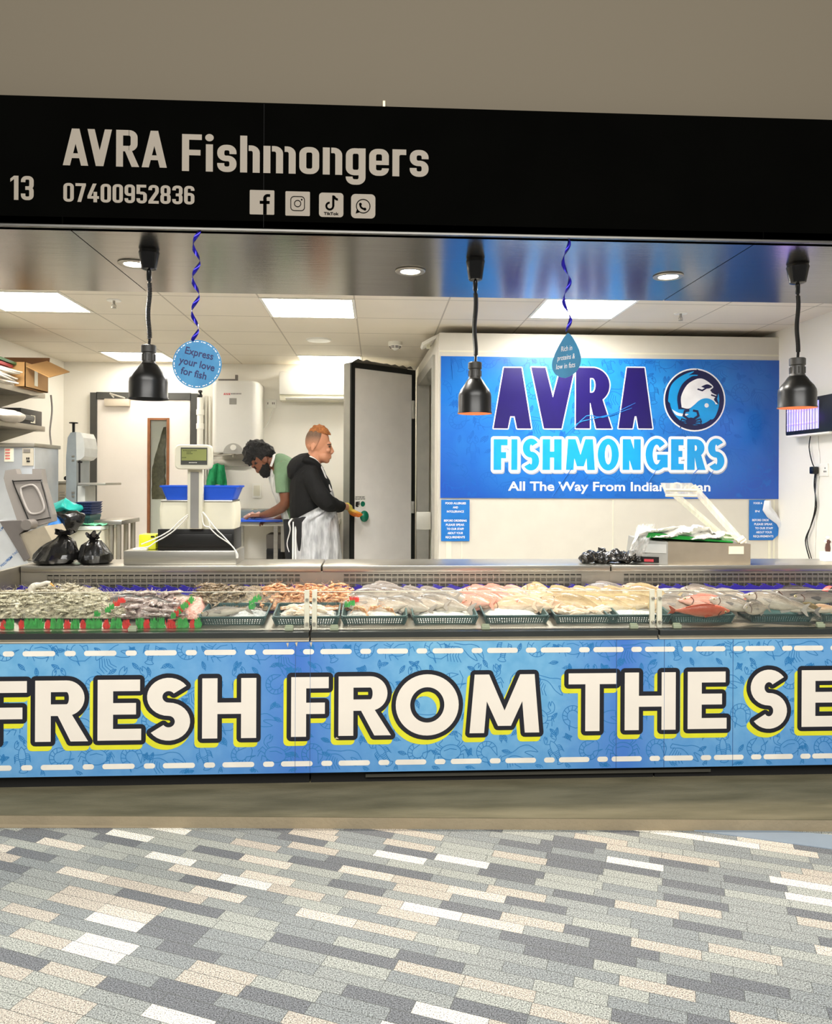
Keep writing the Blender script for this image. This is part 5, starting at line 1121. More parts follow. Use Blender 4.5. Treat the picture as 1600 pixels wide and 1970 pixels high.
for px in (51.5, 55): pbox(mb, px-1, 880, px+1, 884, 6.035, .006)
pbox(mb, 51, 886, 57, 889, 6.035, .006)
mb.build('buttons', M['dark'], cp, smooth=False)
a = P(8, 862, 6.04); b = P(25, 888, 6.04); mb = MB(); mb.box((a.x, 6.045, b.z), (b.x, 6.05, a.z)); lb = mb.build('warning_label', M['offwhite'], t, smooth=False)
mb = MB()
for i in range(4): pbox(mb, 10, 864+i*5.5, 19, 867+i*5.5, 6.042, .002)
mb.build('label_print', mat('label_red', (200, 110, 100), .5), lb, smooth=False)
# ================= open grey lid machine =================
Yl = 5.2
t = thing('vacuum_packer', P(50, 1080, Yl), 'steel vacuum packing machine with an open grey plastic lid at far left', 'vacuum packer')
def lp(px, py, dy=0): return P(px, py, Yl+dy)
out = [(10, 905), (30, 902), (33, 912), (62, 912), (62, 902), (79, 902), (83, 930), (101, 990), (102, 1003), (60, 1015), (47, 1022), (35, 1008), (12, 940), (7, 920)]
mb = MB(); mb.prism([lp(a, b, .1+(b-1020)/-118*.12) for a, b in out], (0, .07, 0)); mb.build('lid', mat('lid_grey', (124, 118, 112), .5, var=.04), t, smooth=False)
mb = MB(); q = lambda a, b: lp(a, b, .1+(b-1020)/-118*.12-.006)
inn = [(24, 925), (78, 922), (97, 995), (58, 1003)]
mb.tube(smooth_pts([q(a, b) for a, b in [(26, 926), (76, 924), (80, 930), (96, 990), (94, 996), (60, 1002), (54, 998), (26, 930), (26, 926)]], 3), .004, 6); mb.build('lid_seal', M['blackp'], t)
mb = MB(); mb.tube(smooth_pts([q(a, b) for a, b in [(42, 938), (62, 933), (74, 945), (84, 972), (82, 984), (66, 989), (54, 983), (42, 955), (40, 942), (42, 938)]], 4), .008, 8); mb.build('raised_rim', mat('rim_grey', (150, 144, 138), .4), t)
mb = MB(); mb.prism([lp(0, 1003), lp(40, 1001), (lp(52, 1015)), lp(36, 1028), lp(56, 1074), lp(46, 1080), lp(0, 1005)], (0, .1, 0)); mb.build('hinge_arm', mat('arm_grey', (104, 98, 94), .5), t, smooth=False)
mb = MB(); mb.prism([lp(36, 1028, .02), lp(85, 1012, .02), lp(100, 1040, .02), lp(60, 1078, .02), lp(52, 1076, .02)], (0, .3, 0)); mb.build('chamber', mat('chamber_steel', (196, 184, 162), .35, .6), t, smooth=False)
mb = MB(); mb.prism([lp(-30, 1003, .02), lp(0, 1004, .02), lp(54, 1082, .02), lp(50, 1300, .02), lp(-30, 1300, .02)], (0, .3, 0)); bd = mb.build('body_panel', mat('film_white', (205, 208, 210), .35, .3), t, smooth=False)
mb = MB(); c = lp(50, 1010, -.02); mb.tube([c, c+Vector((0, .1, 0))], .035, 18); mb.build('hinge_cap', M['greyp'], t)
fb = mat('film_blue_print', (60, 110, 170), .5)
for (px, py, s) in ((26, 1070, 'HIGH TACK'), (14, 1082, 'PEEL FILM'), (3, 1020, 'FILM')):
    th = math.radians(42); c = lp(px, py, .018); TP = Plane2(c, (math.cos(th), 0, math.sin(th)), (-math.sin(th), 0, math.cos(th)))
    mb = MB(); put_center(mb, s, TP, 0, 0, .016, .001, .005); mb.build('film_print', fb, bd, smooth=False)
# ================= people =================
def fv(Y0): return lambda x, y, dy=0.0: P(x, y, Y0+dy)
def tb(mb, pts, rad, n=14, up=None, k=4):
    """smooth tapered limb; rad list of r or (r_up, r_side)"""
    P_ = smooth_pts(pts, k); R_ = []
    for i in range(len(pts)-1):
        for j in range(k):
            f = j/k; a = rad[i]; b = rad[i+1]
            a = a if hasattr(a, '__len__') else (a, a); b = b if hasattr(b, '__len__') else (b, b); R_.append((a[0]+(b[0]-a[0])*f, a[1]+(b[1]-a[1])*f))
    a = rad[-1]; R_.append(a if hasattr(a, '__len__') else (a, a)); mb.tube(P_, R_, n, up=up)
def hand(mb, w, d, nrm, side, s=1.0, curl=(.5, .6, .5), spread=.12):
    """wrist w, forward d, palm-facing direction nrm (fingers curl towards it), side = thumb side"""
    w = Vector(w); d = Vector(d).normalized(); nrm = Vector(nrm); nrm = (nrm-d*nrm.dot(d)).normalized(); side = Vector(side); side = (side-d*side.dot(d)-nrm*side.dot(nrm)).normalized()
    L = .095*s
    tb(mb, [w-d*.03, w, w+d*L*.5, w+d*L*.95], [(.020*s, .027*s), (.019*s, .030*s), (.016*s, .042*s), (.014*s, .041*s)], 12, up=nrm)
    for i, (off, ln) in enumerate(((.031, .072), (.0105, .08), (-.0105, .075), (-.031, .06))):
        p = w+d*L*(.93 if i in (1, 2) else .87)+side*off*s; ang = 0; dr = (d+side*off*spread*10).normalized(); pts = [p-d*.01*s, p]; q = p
        for j, f in enumerate((.45, .32, .25)):
            ang += curl[j]; dd_ = (dr*math.cos(ang)+nrm*math.sin(ang)).normalized(); q = q+dd_*ln*f*s; pts.append(q.copy())
        mb.tube(pts, [.0098*s, .0098*s, .009*s, .0083*s, .0068*s], 10)
    b = w+d*L*.25+side*.026*s; pts = [b, b+(side*.9+d*.5+nrm*.25).normalized()*.03*s]; pts.append(pts[-1]+(d*.8+side*.35+nrm*.45).normalized()*.032*s); pts.append(pts[-1]+(d+nrm*.6).normalized()*.024*s)
    mb.tube(pts, [.014*s, .0125*s, .0105*s, .008*s], 10)
skin1 = mat('skin_fair', (196, 138, 106), .5, var=.06, scale=10, sss=.15); skin2 = mat('skin_brown', (120, 74, 52), .5, var=.08, scale=10, sss=.15)
def fade_mat():
    m = mat('cropped_grey_hair', (112, 88, 72), .9, var=.12, scale=80); nt = m.node_tree; n = nt.nodes; l = nt.links; b_ = n['Principled BSDF']; src = b_.inputs['Base Color'].links[0].from_socket
    tc = n.new('ShaderNodeTexCoord'); s = n.new('ShaderNodeSeparateXYZ'); l.new(tc.outputs['Generated'], s.inputs[0]); mr = n.new('ShaderNodeMapRange'); mr.inputs[1].default_value = .72; mr.inputs[2].default_value = .2; l.new(s.outputs[2], mr.inputs[0])
    mx = n.new('ShaderNodeMix'); mx.data_type = 'RGBA'; l.new(mr.outputs[0], mx.inputs[0]); l.new(src, mx.inputs[6]); mx.inputs[7].default_value = L3((190, 136, 106)); l.new(mx.outputs[2], b_.inputs['Base Color']); return m
# ---------- man in the black hoodie ----------
Y0 = 6.82; q = fv(Y0); k = Y0/F
m1_ = thing('person', P(600, 1100, Y0)*1.0+Vector((0, 0, 0)), 'person in black hoodie and clear apron with ginger hair touching the green door knob', 'person'); m1_.location.z = ZF; WL[m1_.name] = Vector((m1_.location.x, Y0, ZF)); m1_.location = WL[m1_.name]
b = MB(); px_ = k
b.ell(q(611, 849), (22.5*k, 17.5*k, 27*k), 24, 16)             # cranium
b.ell(q(603, 853), (15*k, 15.5*k, 19*k), 20, 12)
b.ell(q(621, 862), (15.5*k, 13.5*k, 25*k), 20, 14)              # face
b.ell(q(621, 877), (14.5*k, 13*k, 13.5*k), 16, 12)               # jaw
b.ell(q(627.5, 886), (6.5*k, 8*k, 5.5*k), 14, 10)                 # chin
b.ell(q(633, 853.5), (4.5*k, 11*k, 3.5*k), 12, 8)               # brow
b.ell(q(630, 867, -.035), (6*k, 5*k, 5*k), 12, 8)               # cheek
tb(b, [q(635, 857), q(638.5, 866), q(640.5, 870.5)], [2.4*k, 3.2*k, 3.0*k], 8); b.ell(q(636.8, 871.5), (4*k, 4.6*k, 2.6*k), 10, 8)
b.ell(q(634.5, 877.6), (3.6*k, 6*k, 1.9*k), 10, 8); b.ell(q(634, 881.2), (3.4*k, 5.5*k, 1.9*k), 10, 8)
for sgn in (-1, 1):
    e = q(601.5, 860, sgn*.082); b.ell(e, (4.6*k, 1.6*k, 8*k), 12, 8, Matrix.Rotation(.2, 3, 'Y')); 
tb(b, [q(601, 897), q(604, 884), q(607, 868)], [(14*k, 16*k), (13*k, 14*k), (13*k, 13*k)], 16)   # neck
tb(b, [q(598, 1000), q(597, 950), q(598, 915), q(601, 895)], [(28*k, 32*k), (30*k, 34*k), (24*k, 38*k), (14*k, 18*k)], 16, up=(1, 0, 0))
sh_r = q(596, 916, -.17); el_r = q(628, 966, -.21); wr_r = q(671, 976, .17)
tb(b, [sh_r, q(611, 940, -.2), el_r, (Vector(el_r)+Vector(wr_r))/2, wr_r], [11*k, 10.5*k, 9.5*k, 8.5*k, 5.6*k], 14)
sh_l = q(600, 916, .17); tb(b, [sh_l, q(610, 945, .22), q(620, 970, .2), q(628, 992, .16)], [11*k, 10*k, 9*k, 6*k], 14)
hand(b, q(628, 992, .16), (.4, 0, -1), (0, -1, 0), (0, 0, 1), 1.1)
for sgn, dx in ((-1, 0), (1, 6)): tb(b, [q(598+dx, 1000, sgn*.09), q(602+dx, 1075, sgn*.09), Vector((q(598+dx, 1000).x, Y0+sgn*.1, ZF+.1))], [22*k, 15*k, 10*k], 14)
body1 = b.build('body', skin1, m1_, mods=REM(.0062, 3))
g = MB(); hd = (kp-wr_r).normalized(); hand(g, wr_r, Vector((.10, .16, -.35))+hd*.35, (.6, .55, .2), (-.3, -.5, .2), 1.22, (.55, .5, .35), .05)
tb(g, [wr_r-hd*.05, wr_r, wr_r+hd*.02], [.034, .03, .03], 12)
def glove_mat():
    m = mat('rubber_glove', (206, 190, 80), .4, var=.05); nt = m.node_tree; n = nt.nodes; l = nt.links; b_ = n['Principled BSDF']; src = b_.inputs['Base Color'].links[0].from_socket
    ge = n.new('ShaderNodeNewGeometry'); s = n.new('ShaderNodeSeparateXYZ'); l.new(ge.outputs['Position'], s.inputs[0]); mr = n.new('ShaderNodeMapRange'); z0 = P(680, 983, 7.05).z; mr.inputs[1].default_value = z0+.02; mr.inputs[2].default_value = z0-.03; l.new(s.outputs[2], mr.inputs[0])
    mx = n.new('ShaderNodeMix'); mx.data_type = 'RGBA'; l.new(mr.outputs[0], mx.inputs[0]); l.new(src, mx.inputs[6]); mx.inputs[7].default_value = L3((232, 122, 40)); l.new(mx.outputs[2], b_.inputs['Base Color']); return m
g.build('glove', glove_mat(), m1_, mods=REM(.0042, 2))
# hair
h = MB(); rs = []
c = q(612, 846); 
for i in range(13):
    ph = math.radians(8+82*i/12); r = []
    for j in range(30):
        a = 2*PI*j/30; front = math.cos(a); rx = 23.8*k; ry = 16.5*k; rz = 28.2*k
        low = max(ph, math.radians(26-10*front if front > 0 else 26)); v = Vector((rx*math.cos(low)*front, ry*math.cos(low)*math.sin(a), rz*math.sin(low)))
        v += (noise.noise_vector(v*60)*.012)*(.4+math.sin(ph)); r.append(c+v+Vector((1.5*k, 0, .5*k)))
    rs.append(r)
h.rings(rs); h.build('hair_top', mat('ginger_hair', (168, 104, 54), .8, var=.3, scale=60, bump=.8, bscale=90), m1_, mods=REM(.006, 1))
h = MB(); rs = []
for i in range(12):
    ph = math.radians(-30+74*i/11); r = []
    for j in range(22):
        sl = 62+34*(1-i/11)**1.5; a = math.radians(sl+(360-2*sl)*j/21) ; v = Vector((23.2*k*math.cos(ph)*math.cos(a), 17.9*k*math.cos(ph)*math.sin(a), 27.6*k*math.sin(ph))); r.append(q(610.5, 849)+v)
    rs.append(r)
h.rings(rs, cap=False, closed=False); h.build('hair_sides', fade_mat(), m1_, mods=(('SOLIDIFY', dict(thickness=.004)),))
for nm, x, y, r, c_ in (('eyebrow', 633, 855.2, (4.6*k, 1.5*k, 1.1*k), (70, 46, 34)), ('eye', 634.0, 859.3, (2.6*k, 1.6*k, 1.3*k), (40, 30, 26))):
    e = MB(); e.ell(q(x, y, -.040 if nm == 'eye' else -.043), r, 10, 8, Matrix.Rotation(.25, 3, 'Z')); e.build(nm, mat(nm+'_dark', c_, .4), m1_)
# hoodie
M['hood'] = mat('black_hoodie_cotton', (17, 17, 17), .85, var=.15, scale=20, bump=.25, bscale=200, spec=.3)
c_ = MB()
tb(c_, [q(600, 1001), q(600, 985), q(599, 955), q(597, 925), q(598, 905), q(600, 890)], [(40*k, 40*k), (43*k, 42*k), (42*k, 42*k), (37*k, 46*k), (26*k, 40*k), (15*k, 20*k)], 22, up=(1, 0, 0))
tb(c_, [q(594, 909, -.13), q(606, 935, -.2), Vector(el_r)+Vector((0, 0, 0)), q(644, 972, -.06), q(658, 975, .045)], [17*k, 17.5*k, 16*k, 13*k, 9.5*k], 18)
tb(c_, [q(598, 909, .13), q(610, 942, .22), q(620, 968, .2), q(627, 988, .16)], [16*k, 15*k, 13*k, 10*k], 14)
tb(c_, [q(599, 879, .05), q(585, 884, .0), q(572, 892, -.02), q(563, 904, -.02), q(558, 918, -.01)], [(7*k, 16*k), (12*k, 22*k), (13*k, 24*k), (11*k, 22*k), (5*k, 12*k)], 16, up=(0, 0, 1))
tb(c_, [q(583, 882, -.1), q(600, 888, -.115), q(614, 899, -.08), q(621, 910, -.02)], [6*k, 7*k, 6.5*k, 5*k], 12)
for v in c_.v:
    v += noise.noise_vector(v*9)*.009+noise.noise_vector(v*26)*.004
c_.build('hoodie', M['hood'], m1_, mods=REM(.0075, 2))
tr = MB()
for sgn, dx in ((-1, 0), (1, 8)): tb(tr, [q(592+dx, 996, sgn*.08), q(594+dx, 1040, sgn*.1), q(596+dx, 1120, sgn*.1), Vector((q(598+dx, 1000).x, Y0+sgn*.1, ZF+.06))], [31*k, 27*k, 20*k, 17*k], 16)
tr.build('trousers', mat('dark_trousers', (20, 20, 23), .8), m1_, mods=REM(.012, 2))
st = MB()
for x in (563, 568.5): tb(st, [q(x+1, 1004, -.165), q(x, 1040, -.19), q(x, 1110, -.175)], [(1.2*k, 1.2*k)]*3, 6)
st.build('trouser_stripe', M['white_pl'], m1_)
for sgn in (-1, 1): f = MB(); x = q(598, 1000).x; f.box((x-.09, Y0+sgn*.1-.05, ZF), (x+.2, Y0+sgn*.1+.05, ZF+.09), .03); f.build('boot', M['white_pl'], m1_)
# apron
M['film'] = film('apron_film', (236, 238, 240), .5)
ap = MB(); rs = []
for i in range(26):
    f = i/25; y = 972+150*f; cx = 603+3*f; rx = (43+7*math.sin(f*2.2)); ry = 48+4*f; r = []
    a0, a1 = -138, 120
    if f < .18: a0 = -138+ (1-f/.18)*70
    for j in range(44):
        a = math.radians(a0+(a1-a0)*j/43); wv = 1+.045*math.sin(j*1.35+f*3)+.03*math.sin(j*.55-f*6); p = q(cx+rx*math.cos(a)*wv, y, 0); r.append(Vector((p.x, Y0+ry*k*math.sin(a)*wv, p.z+.01*math.sin(j*.8))))
    rs.append(r)
ap.rings(rs, cap=False, closed=False); ao = ap.build('apron', M['film'], m1_, angle=80)
ab = MB(); rs = []
for x, y, w in ((621, 903, 8), (630, 925, 16), (639, 948, 26), (645, 972, 34)):
    rs.append([q(x+2.5-(abs(j-4)/4)**2*(10 if y < 940 else 14), y, (j-4)/4*w*k) for j in range(9)])
ab.rings(rs, cap=False, closed=False); ab.build('apron_bib', M['film'], ao, angle=80)
s_ = MB(); tb(s_, [q(590, 876, .02), q(597, 878, -.06), q(609, 886, -.098), q(619, 900, -.085), q(628, 922, -.075), q(637, 944, -.08)], [(1*k, 2.6*k)]*6, 8, up=(0, 0, 1)); tb(s_, [q(590, 876, .02), q(600, 876, .1), q(622, 900, .06)], [(1*k, 2.4*k)]*3, 8)
s_.build('neck_strap', mat('white_strap', (226, 224, 222), .4), m1_)
s_ = MB(); tb(s_, [q(560, 999, -.1), q(575, 999, -.19), q(592, 998, -.205)], [1.6*k]*3, 6); tb(s_, [q(562, 998, -.1), q(556, 1006, -.12), q(558, 1020, -.1), q(552, 1045, -.08), q(556, 1062, -.08)], [1.5*k, 2.2*k, 1.2*k, 1*k, 1*k], 6)
s_.build('waist_tie', mat('white_tie', (226, 224, 222), .4), m1_)
# ---------- man with the beard, bending ----------
Y0 = 7.2; q = fv(Y0); k = Y0/F
m2_ = thing('person', (P(575, 1000, Y0).x, Y0, ZF), 'bearded person in green t-shirt with black hair bending over the sink table', 'person')
b = MB(); RT_ = Matrix.Rotation(math.radians(-52), 3, 'Y')
b.ell(q(501, 878), (27*k, 18*k, 23*k), 22, 14, Matrix.Rotation(.5, 3, 'Y'))
b.ell(q(503, 894), (19*k, 15*k, 15*k), 18, 12, Matrix.Rotation(.75, 3, 'Y')); b.ell(q(511, 903), (11*k, 13*k, 11*k), 16, 10)
tb(b, [q(492, 899), q(496, 907), q(498.5, 908)], [3*k, 3.4*k, 2.6*k], 8); b.ell(q(487.5, 897), (4*k, 11*k, 4*k), 10, 8); b.ell(q(503.5, 912), (3.5*k, 5.5*k, 2.6*k), 10, 8)
for sgn in (-1, 1): b.ell(q(509.5, 884, sgn*.086), (5.6*k, 1.7*k, 7.5*k), 12, 8, Matrix.Rotation(-.6, 3, 'Y'))
tb(b, [q(512, 888), q(524, 889), q(540, 896)], [(14*k, 13*k), (14*k, 14*k), (18*k, 20*k)], 16)
tb(b, [q(538, 893), q(556, 915), q(572, 955), q(578, 1000)], [(18*k, 34*k), (24*k, 36*k), (26*k, 32*k), (28*k, 30*k)], 16, up=(1, 0, 0))
sh = q(549, 908, -.17); el = q(549, 968, -.2); wr = q(503, 992, .16)
tb(b, [sh, q(548, 938, -.2), el, q(528, 984, -.03), wr], [13*k, 12.5*k, 10.5*k, 9.5*k, 6*k], 14)
hand(b, wr, (-1, .1, -.02), (0, .15, -1), (0, .9, .2), 1.15, (.35, .4, .3), .1)
sh = q(553, 908, .17); wr2 = q(530, 1001, .24)
tb(b, [sh, q(556, 945, .2), q(560, 985, .16), wr2], [12*k, 11*k, 9.5*k, 6*k], 14)
hand(b, wr2, (-1, -.25, .0), (0, .1, -.9), (0, .9, 0), 1.1, (.4, .6, .5), .1)
for sgn in (-1, 1): tb(b, [q(578, 1000, sgn*.08), q(580, 1100, sgn*.09), Vector((q(582, 1000).x, Y0+sgn*.09, ZF+.1))], [20*k, 15*k, 10*k], 14)
b.build('body', skin2, m2_, mods=REM(.006, 3))
h = MB(); h.ell(q(498, 872), (31*k, 20.5*k, 24*k), 30, 18, Matrix.Rotation(.35, 3, 'Y')); h.ell(q(482, 880), (13*k, 16*k, 15*k), 20, 12); h.ell(q(512, 872), (17*k, 19*k, 16*k), 20, 12)
for v in h.v: v += noise.noise_vector(v*34)*.03+noise.noise_vector(v*80)*.018
h.build('hair', mat('black_hair', (12, 11, 12), .6, var=.3, scale=50, bump=1, bscale=120), m2_, mods=REM(.007, 1))
h = MB(); tb(h, [q(508, 894), q(507, 906), q(514, 913), q(517, 917)], [(8*k, 15*k), (10*k, 14.5*k), (9.5*k, 12*k), (5*k, 7*k)], 14, up=(1, 0, 0)); tb(h, [q(516, 891), q(513, 902), q(511, 910)], [(7*k, 14.5*k), (9*k, 14.5*k), (6*k, 13*k)], 12, up=(1, 0, 0))
for v in h.v: v += noise.noise_vector(v*60)*.008
h.build('beard', mat('black_beard', (16, 13, 12), .8, var=.3, scale=60, bump=1, bscale=120), m2_, mods=REM(.006, 1))
e = MB(); e.ell(q(490.5, 899.5, -.05), (4.2*k, 1.6*k, 1.1*k), 10, 8, Matrix.Rotation(.9, 3, 'Y')); e.build('eyebrow', mat('eyebrow_black', (20, 15, 14), .6), m2_)
c_ = MB()
tb(c_, [q(529, 890), q(538, 893), q(556, 912), q(570, 945), q(577, 1004)], [(15*k, 17*k), (21*k, 30*k), (29*k, 40*k), (31*k, 39*k), (32*k, 36*k)], 22, up=(1, 0, 0))
tb(c_, [q(545, 899, -.12), q(546, 918, -.19), q(547, 948, -.2)], [17*k, 17.5*k, 16*k], 18); tb(c_, [q(549, 899, .12), q(553, 918, .2), q(556, 946, .2)], [16*k, 15*k, 14*k], 16)
for v in c_.v: v += noise.noise_vector(v*10)*.007
c_.build('t_shirt', mat('sage_t_shirt', (112, 140, 108), .85, var=.06, scale=10, bump=.2, bscale=150), m2_, mods=REM(.0075, 2))
tr = MB()
for sgn in (-1, 1): tb(tr, [q(574, 1000, sgn*.08), q(572, 1060, sgn*.1), Vector((q(580, 1000).x, Y0+sgn*.09, ZF+.06))], [29*k, 24*k, 16*k], 16)
tr.build('trousers', mat('charcoal_trousers', (26, 27, 30), .8), m2_, mods=REM(.012, 2))
ap = MB(); rs = []
for (x, y, w) in ((519, 898, 10), (517, 920, 26), (523, 945, 34), (535, 975, 38), (545, 1005, 40), (549, 1060, 42), (552, 1110, 40)): rs.append([q(x+(abs(j-5)/5)**2*14+1.2*math.sin(j*2.), y, (j-5)/5*w*k) for j in range(11)])
ap.rings(rs, cap=False, closed=False); ap.build('apron', film('apron_film_white', (236, 238, 236), .6), m2_, angle=80)
s_ = MB(); tb(s_, [q(527, 872, .0), q(526, 882, -.09), q(521, 897, -.075)], [(1*k, 2.4*k)]*3, 8); s_.build('neck_strap', mat('white_strap_b', (226, 224, 222), .4), m2_)
for sgn in (-1, 1): f = MB(); x = q(580, 1000).x; f.box((x-.2, Y0+sgn*.09-.05, ZF), (x+.08, Y0+sgn*.09+.05, ZF+.09), .03); f.build('boot', M['white_pl'], m2_)
# ================= things on the worktop =================
Yk = 4.42; kW = Yk/F
def onw(x0, y0, x1, y1, Y, dep, name, m, par, bev=.004): mb = MB(); pbox(mb, x0, y0, x1, y1, Y, dep, bev); return mb.build(name, m, par)
def flat_to(mb, zz):  # keep bottoms on the worktop
    for v in mb.v: v.z = max(v.z, zz)
# scale platform (stainless box) under the cash drawer and scale
t = thing('steel_riser', (P(345, 1070, Yk).x, Yk, ZW), 'low stainless riser box on the left counter under the label scale', 'riser')
a = P(237, 1077, 4.36); b = P(455, 1062, 4.36)
mb = MB(); mb.box((a.x, 4.36, ZW), (b.x, 4.62, b.z+.008), .006); mb.build('riser_body', M['steel'], t)
zr = b.z+.008
t = thing('cash_drawer', (P(380, 1060, Yk).x, Yk, zr), 'black cash drawer between the steel riser and the cream scale', 'cash drawer')
a = P(303, 1058, 4.38); b = P(450, 1018, 4.38); mb = MB(); mb.box((a.x, 4.38, zr), (b.x, 4.62, b.z), .004); mb.build('drawer_case', M['blackm'], t)
mb = MB(); mb.box((a.x+.01, 4.372, zr+.02), (b.x-.01, 4.38, b.z-.03), .002); mb.build('drawer_front', M['blackm'], t)
zc_ = b.z
t = thing('label_scale', (P(380, 1015, Yk).x, Yk, zc_), 'cream counter scale with pole mounted display and blue tray', 'scale')
zt = P(380, 962, 4.4).z; xl, xr = P(306, 990, 4.4).x, P(452, 990, 4.4).x
mb = MB(); cxm = (xl+xr)/2; w = (xr-xl)/2
ring = lambda z, s: [(cxm+w*s*u, 4.39+.22*v-.0, z) for u, v in rrect(-1, 0, 1, 1, .12, 4)]
mb.rings([ring(zc_, .97), ring(zc_+.03, 1), ring(zt-.05, 1), ring(zt-.012, .97), ring(zt-.012, .93)]); mb.build('scale_body', M['offwhite'], t)
mb = MB(); mb.box((xl+.012, 4.385, zt-.012), (xr-.012, 4.62, zt), .005); mb.build('weighing_plate', M['steel'], t)
mb = MB(); pbox(mb, 360, 900, 389, 1018, 4.34, .045, .006); mb.build('display_pole', M['offwhite'], t)
mb = MB(); pbox(mb, 366, 908, 382, 1016, 4.336, .005); mb.build('pole_inlay', mat('inlay_grey', (140, 138, 132), .4), t, smooth=False)
ha = P(339, 903, 4.33); hb = P(409, 856, 4.33); mb = MB()
prof = rrect(ha.x, ha.z, hb.x, hb.z, .025, 5); mb.rings([[(u, 4.34, v) for u, v in prof], [(u, 4.30, v) for u, v in prof], [(ha.x+(u-ha.x)*.94+.006, 4.295, ha.z+(v-ha.z)*.93+.005) for u, v in prof]]); hd_ = mb.build('display_head', M['offwhite'], t)
mb = MB(); pbox(mb, 347.5, 861, 398.5, 894, 4.292, .004); mb.build('display_bezel', mat('bezel_grey', (74, 76, 70), .3), hd_, smooth=False)
mb = MB(); pbox(mb, 349, 864, 397, 886, 4.29, .003); mb.build('lcd_screen', mat('lcd_olive', (138, 144, 84), .3), hd_, smooth=False)
LP = Plane2((0, 4.2895, 0), (1, 0, 0), (0, 0, 1)); mb = MB(); a = P(357, 872, 4.29); put_text(mb, 'Item 0.000', LP, a.x, a.x+.05, a.z, .006, .0004, 0) 
mb = MB()
for x0, x1, y in ((352, 380, 867.5), (359, 370, 870.5), (359, 372, 873.5), (350, 359, 881)):
    for i in range(int((x1-x0)/3)): p = P(x0+i*3, y, 4.29); mb.poly([LP.at(p.x, p.z, .0006), LP.at(p.x+.006, p.z, .0006), LP.at(p.x+.006, p.z+.004, .0006), LP.at(p.x, p.z+.004, .0006)])
mb.build('lcd_characters', mat('lcd_ink', (60, 66, 34), .6), hd_, smooth=False)
mb = MB()
for i in range(6): p = P(364+i*2.7, 890, 4.288); mb.box((p.x-.0025, 4.2905, p.z-.002), (p.x+.0025, 4.2915, p.z+.002))
mb.build('maker_mark', M['white_pl'], hd_, smooth=False)
# blue tray
t = thing('blue_tray', (cxm, 4.5, zt), 'bright blue plastic tray on the plate of the cream scale', 'tray')
z1 = P(380, 934, 4.42).z; xa, xb = P(308, 934, 4.42).x, P(459.5, 934, 4.42).x; cx2 = (xa+xb)/2; w = (xb-xa)/2
rg = lambda z, s, y0=.0: [(cx2+w*s*u, 4.505+.105*s*v, z) for u, v in rrect(-1, -1, 1, 1, .1, 4)]
mb = MB(); mb.rings([rg(zt+.001, .84), rg(z1-.012, .96), rg(z1-.01, 1.0), rg(z1, 1.0), rg(z1, .97), rg(zt+.008, .82)]); mb.build('tray_shell', M['bluep'], t)
# white leads
t = thing('scale_leads', (cxm, 4.3, zr), 'white cable leads draped from the scale pole across the cash drawer', 'cable')
for pts in ([(361, 990), (345, 1003), (330, 1018), (315, 1028), (303, 1034), (290, 1040), (272, 1047)], [(361, 993), (350, 1006), (333, 1022), (315, 1034), (300, 1042), (285, 1052), (268, 1054)], [(389, 985), (400, 998), (416, 1018), (430, 1032), (444, 1048), (456, 1064), (457, 1074)], [(388, 988), (392, 1010), (404, 1012), (398, 995), (390, 985)], [(402, 1014), (418, 1030), (440, 1045), (452, 1058), (455, 1074)]):
    mb = MB(); mb.tube(smooth_pts([P(a, b, 4.33 if b < 1060 else 4.335) for a, b in pts], 5), .0035, 6); mb.build('lead', M['white_pl'], t)
t = thing('barcode_scanner', P(285, 1048, 4.4), 'yellow handheld device on the steel riser left of the cash drawer', 'scanner'); t.location.z = zr; WL[t.name].z = zr
mb = MB(); a = P(266, 1044, 4.42); b = P(300, 1028, 4.42); mb.box((a.x, 4.42, zr), (b.x, 4.52, b.z), .012); mb.build('case', mat('hi_vis_yellow', (222, 226, 40), .4), t)
mb = MB(); pbox(mb, 290, 1031, 297, 1034, 4.416, .01); mb.build('window', M['dark'], t, smooth=False)
mb = MB(); mb.box((a.x-.02, 4.38, zr), (a.x+.06, 4.42, zr+.012), .004); tag(mb.build('power_plug', M['white_pl']), 'small pale power adaptor beside the yellow device', 'plug')
# tied black bags
def bagm(x0, x1, ytop, Y, lab, seed, lean=0):
    xa = P(x0, 1085, Y).x; xb = P(x1, 1085, Y).x; zt_ = P((x0+x1)/2, ytop, Y).z; cx = (xa+xb)/2; w = (xb-xa)/2; H = zt_-ZW
    mb = MB(); rs = []
    prof = [(0, .78), (.04, .92), (.15, 1), (.32, .96), (.5, .8), (.66, .58), (.78, .34), (.85, .2), (.88, .16), (.92, .24), (1.0, .42)]
    for i, (f, s) in enumerate(prof):
        r = []
        for j in range(40):
            a = 2*PI*j/40; ru = 1+.05*math.sin(a*9+seed+f*4)*(.5+f)+.05*math.sin(a*4+seed*2-f*3); r.append(Vector((cx+lean*H*f+w*s*ru*math.cos(a), Y+.1+min(w, .12)*s*ru*math.sin(a)*.95, ZW+.001+H*f+(.012*math.sin(a*5+seed) if f > .9 else 0))))
        rs.append(r)
    mb.rings(rs)
    for v in mb.v:
        if v.z > ZW+.02: v += noise.noise_vector(v*24+Vector((seed, 0, 0)))*.016
    return tag(mb.build('tied_bag', M['bag'], angle=22), lab, 'bag')
bagm(47, 130, 1024, 4.33, 'larger knotted black bag at the left end of the worktop', 1.3, .35)
bagm(137, 203, 1031, 4.34, 'smaller knotted black bag standing left of the steel riser', 4.1, -.05)
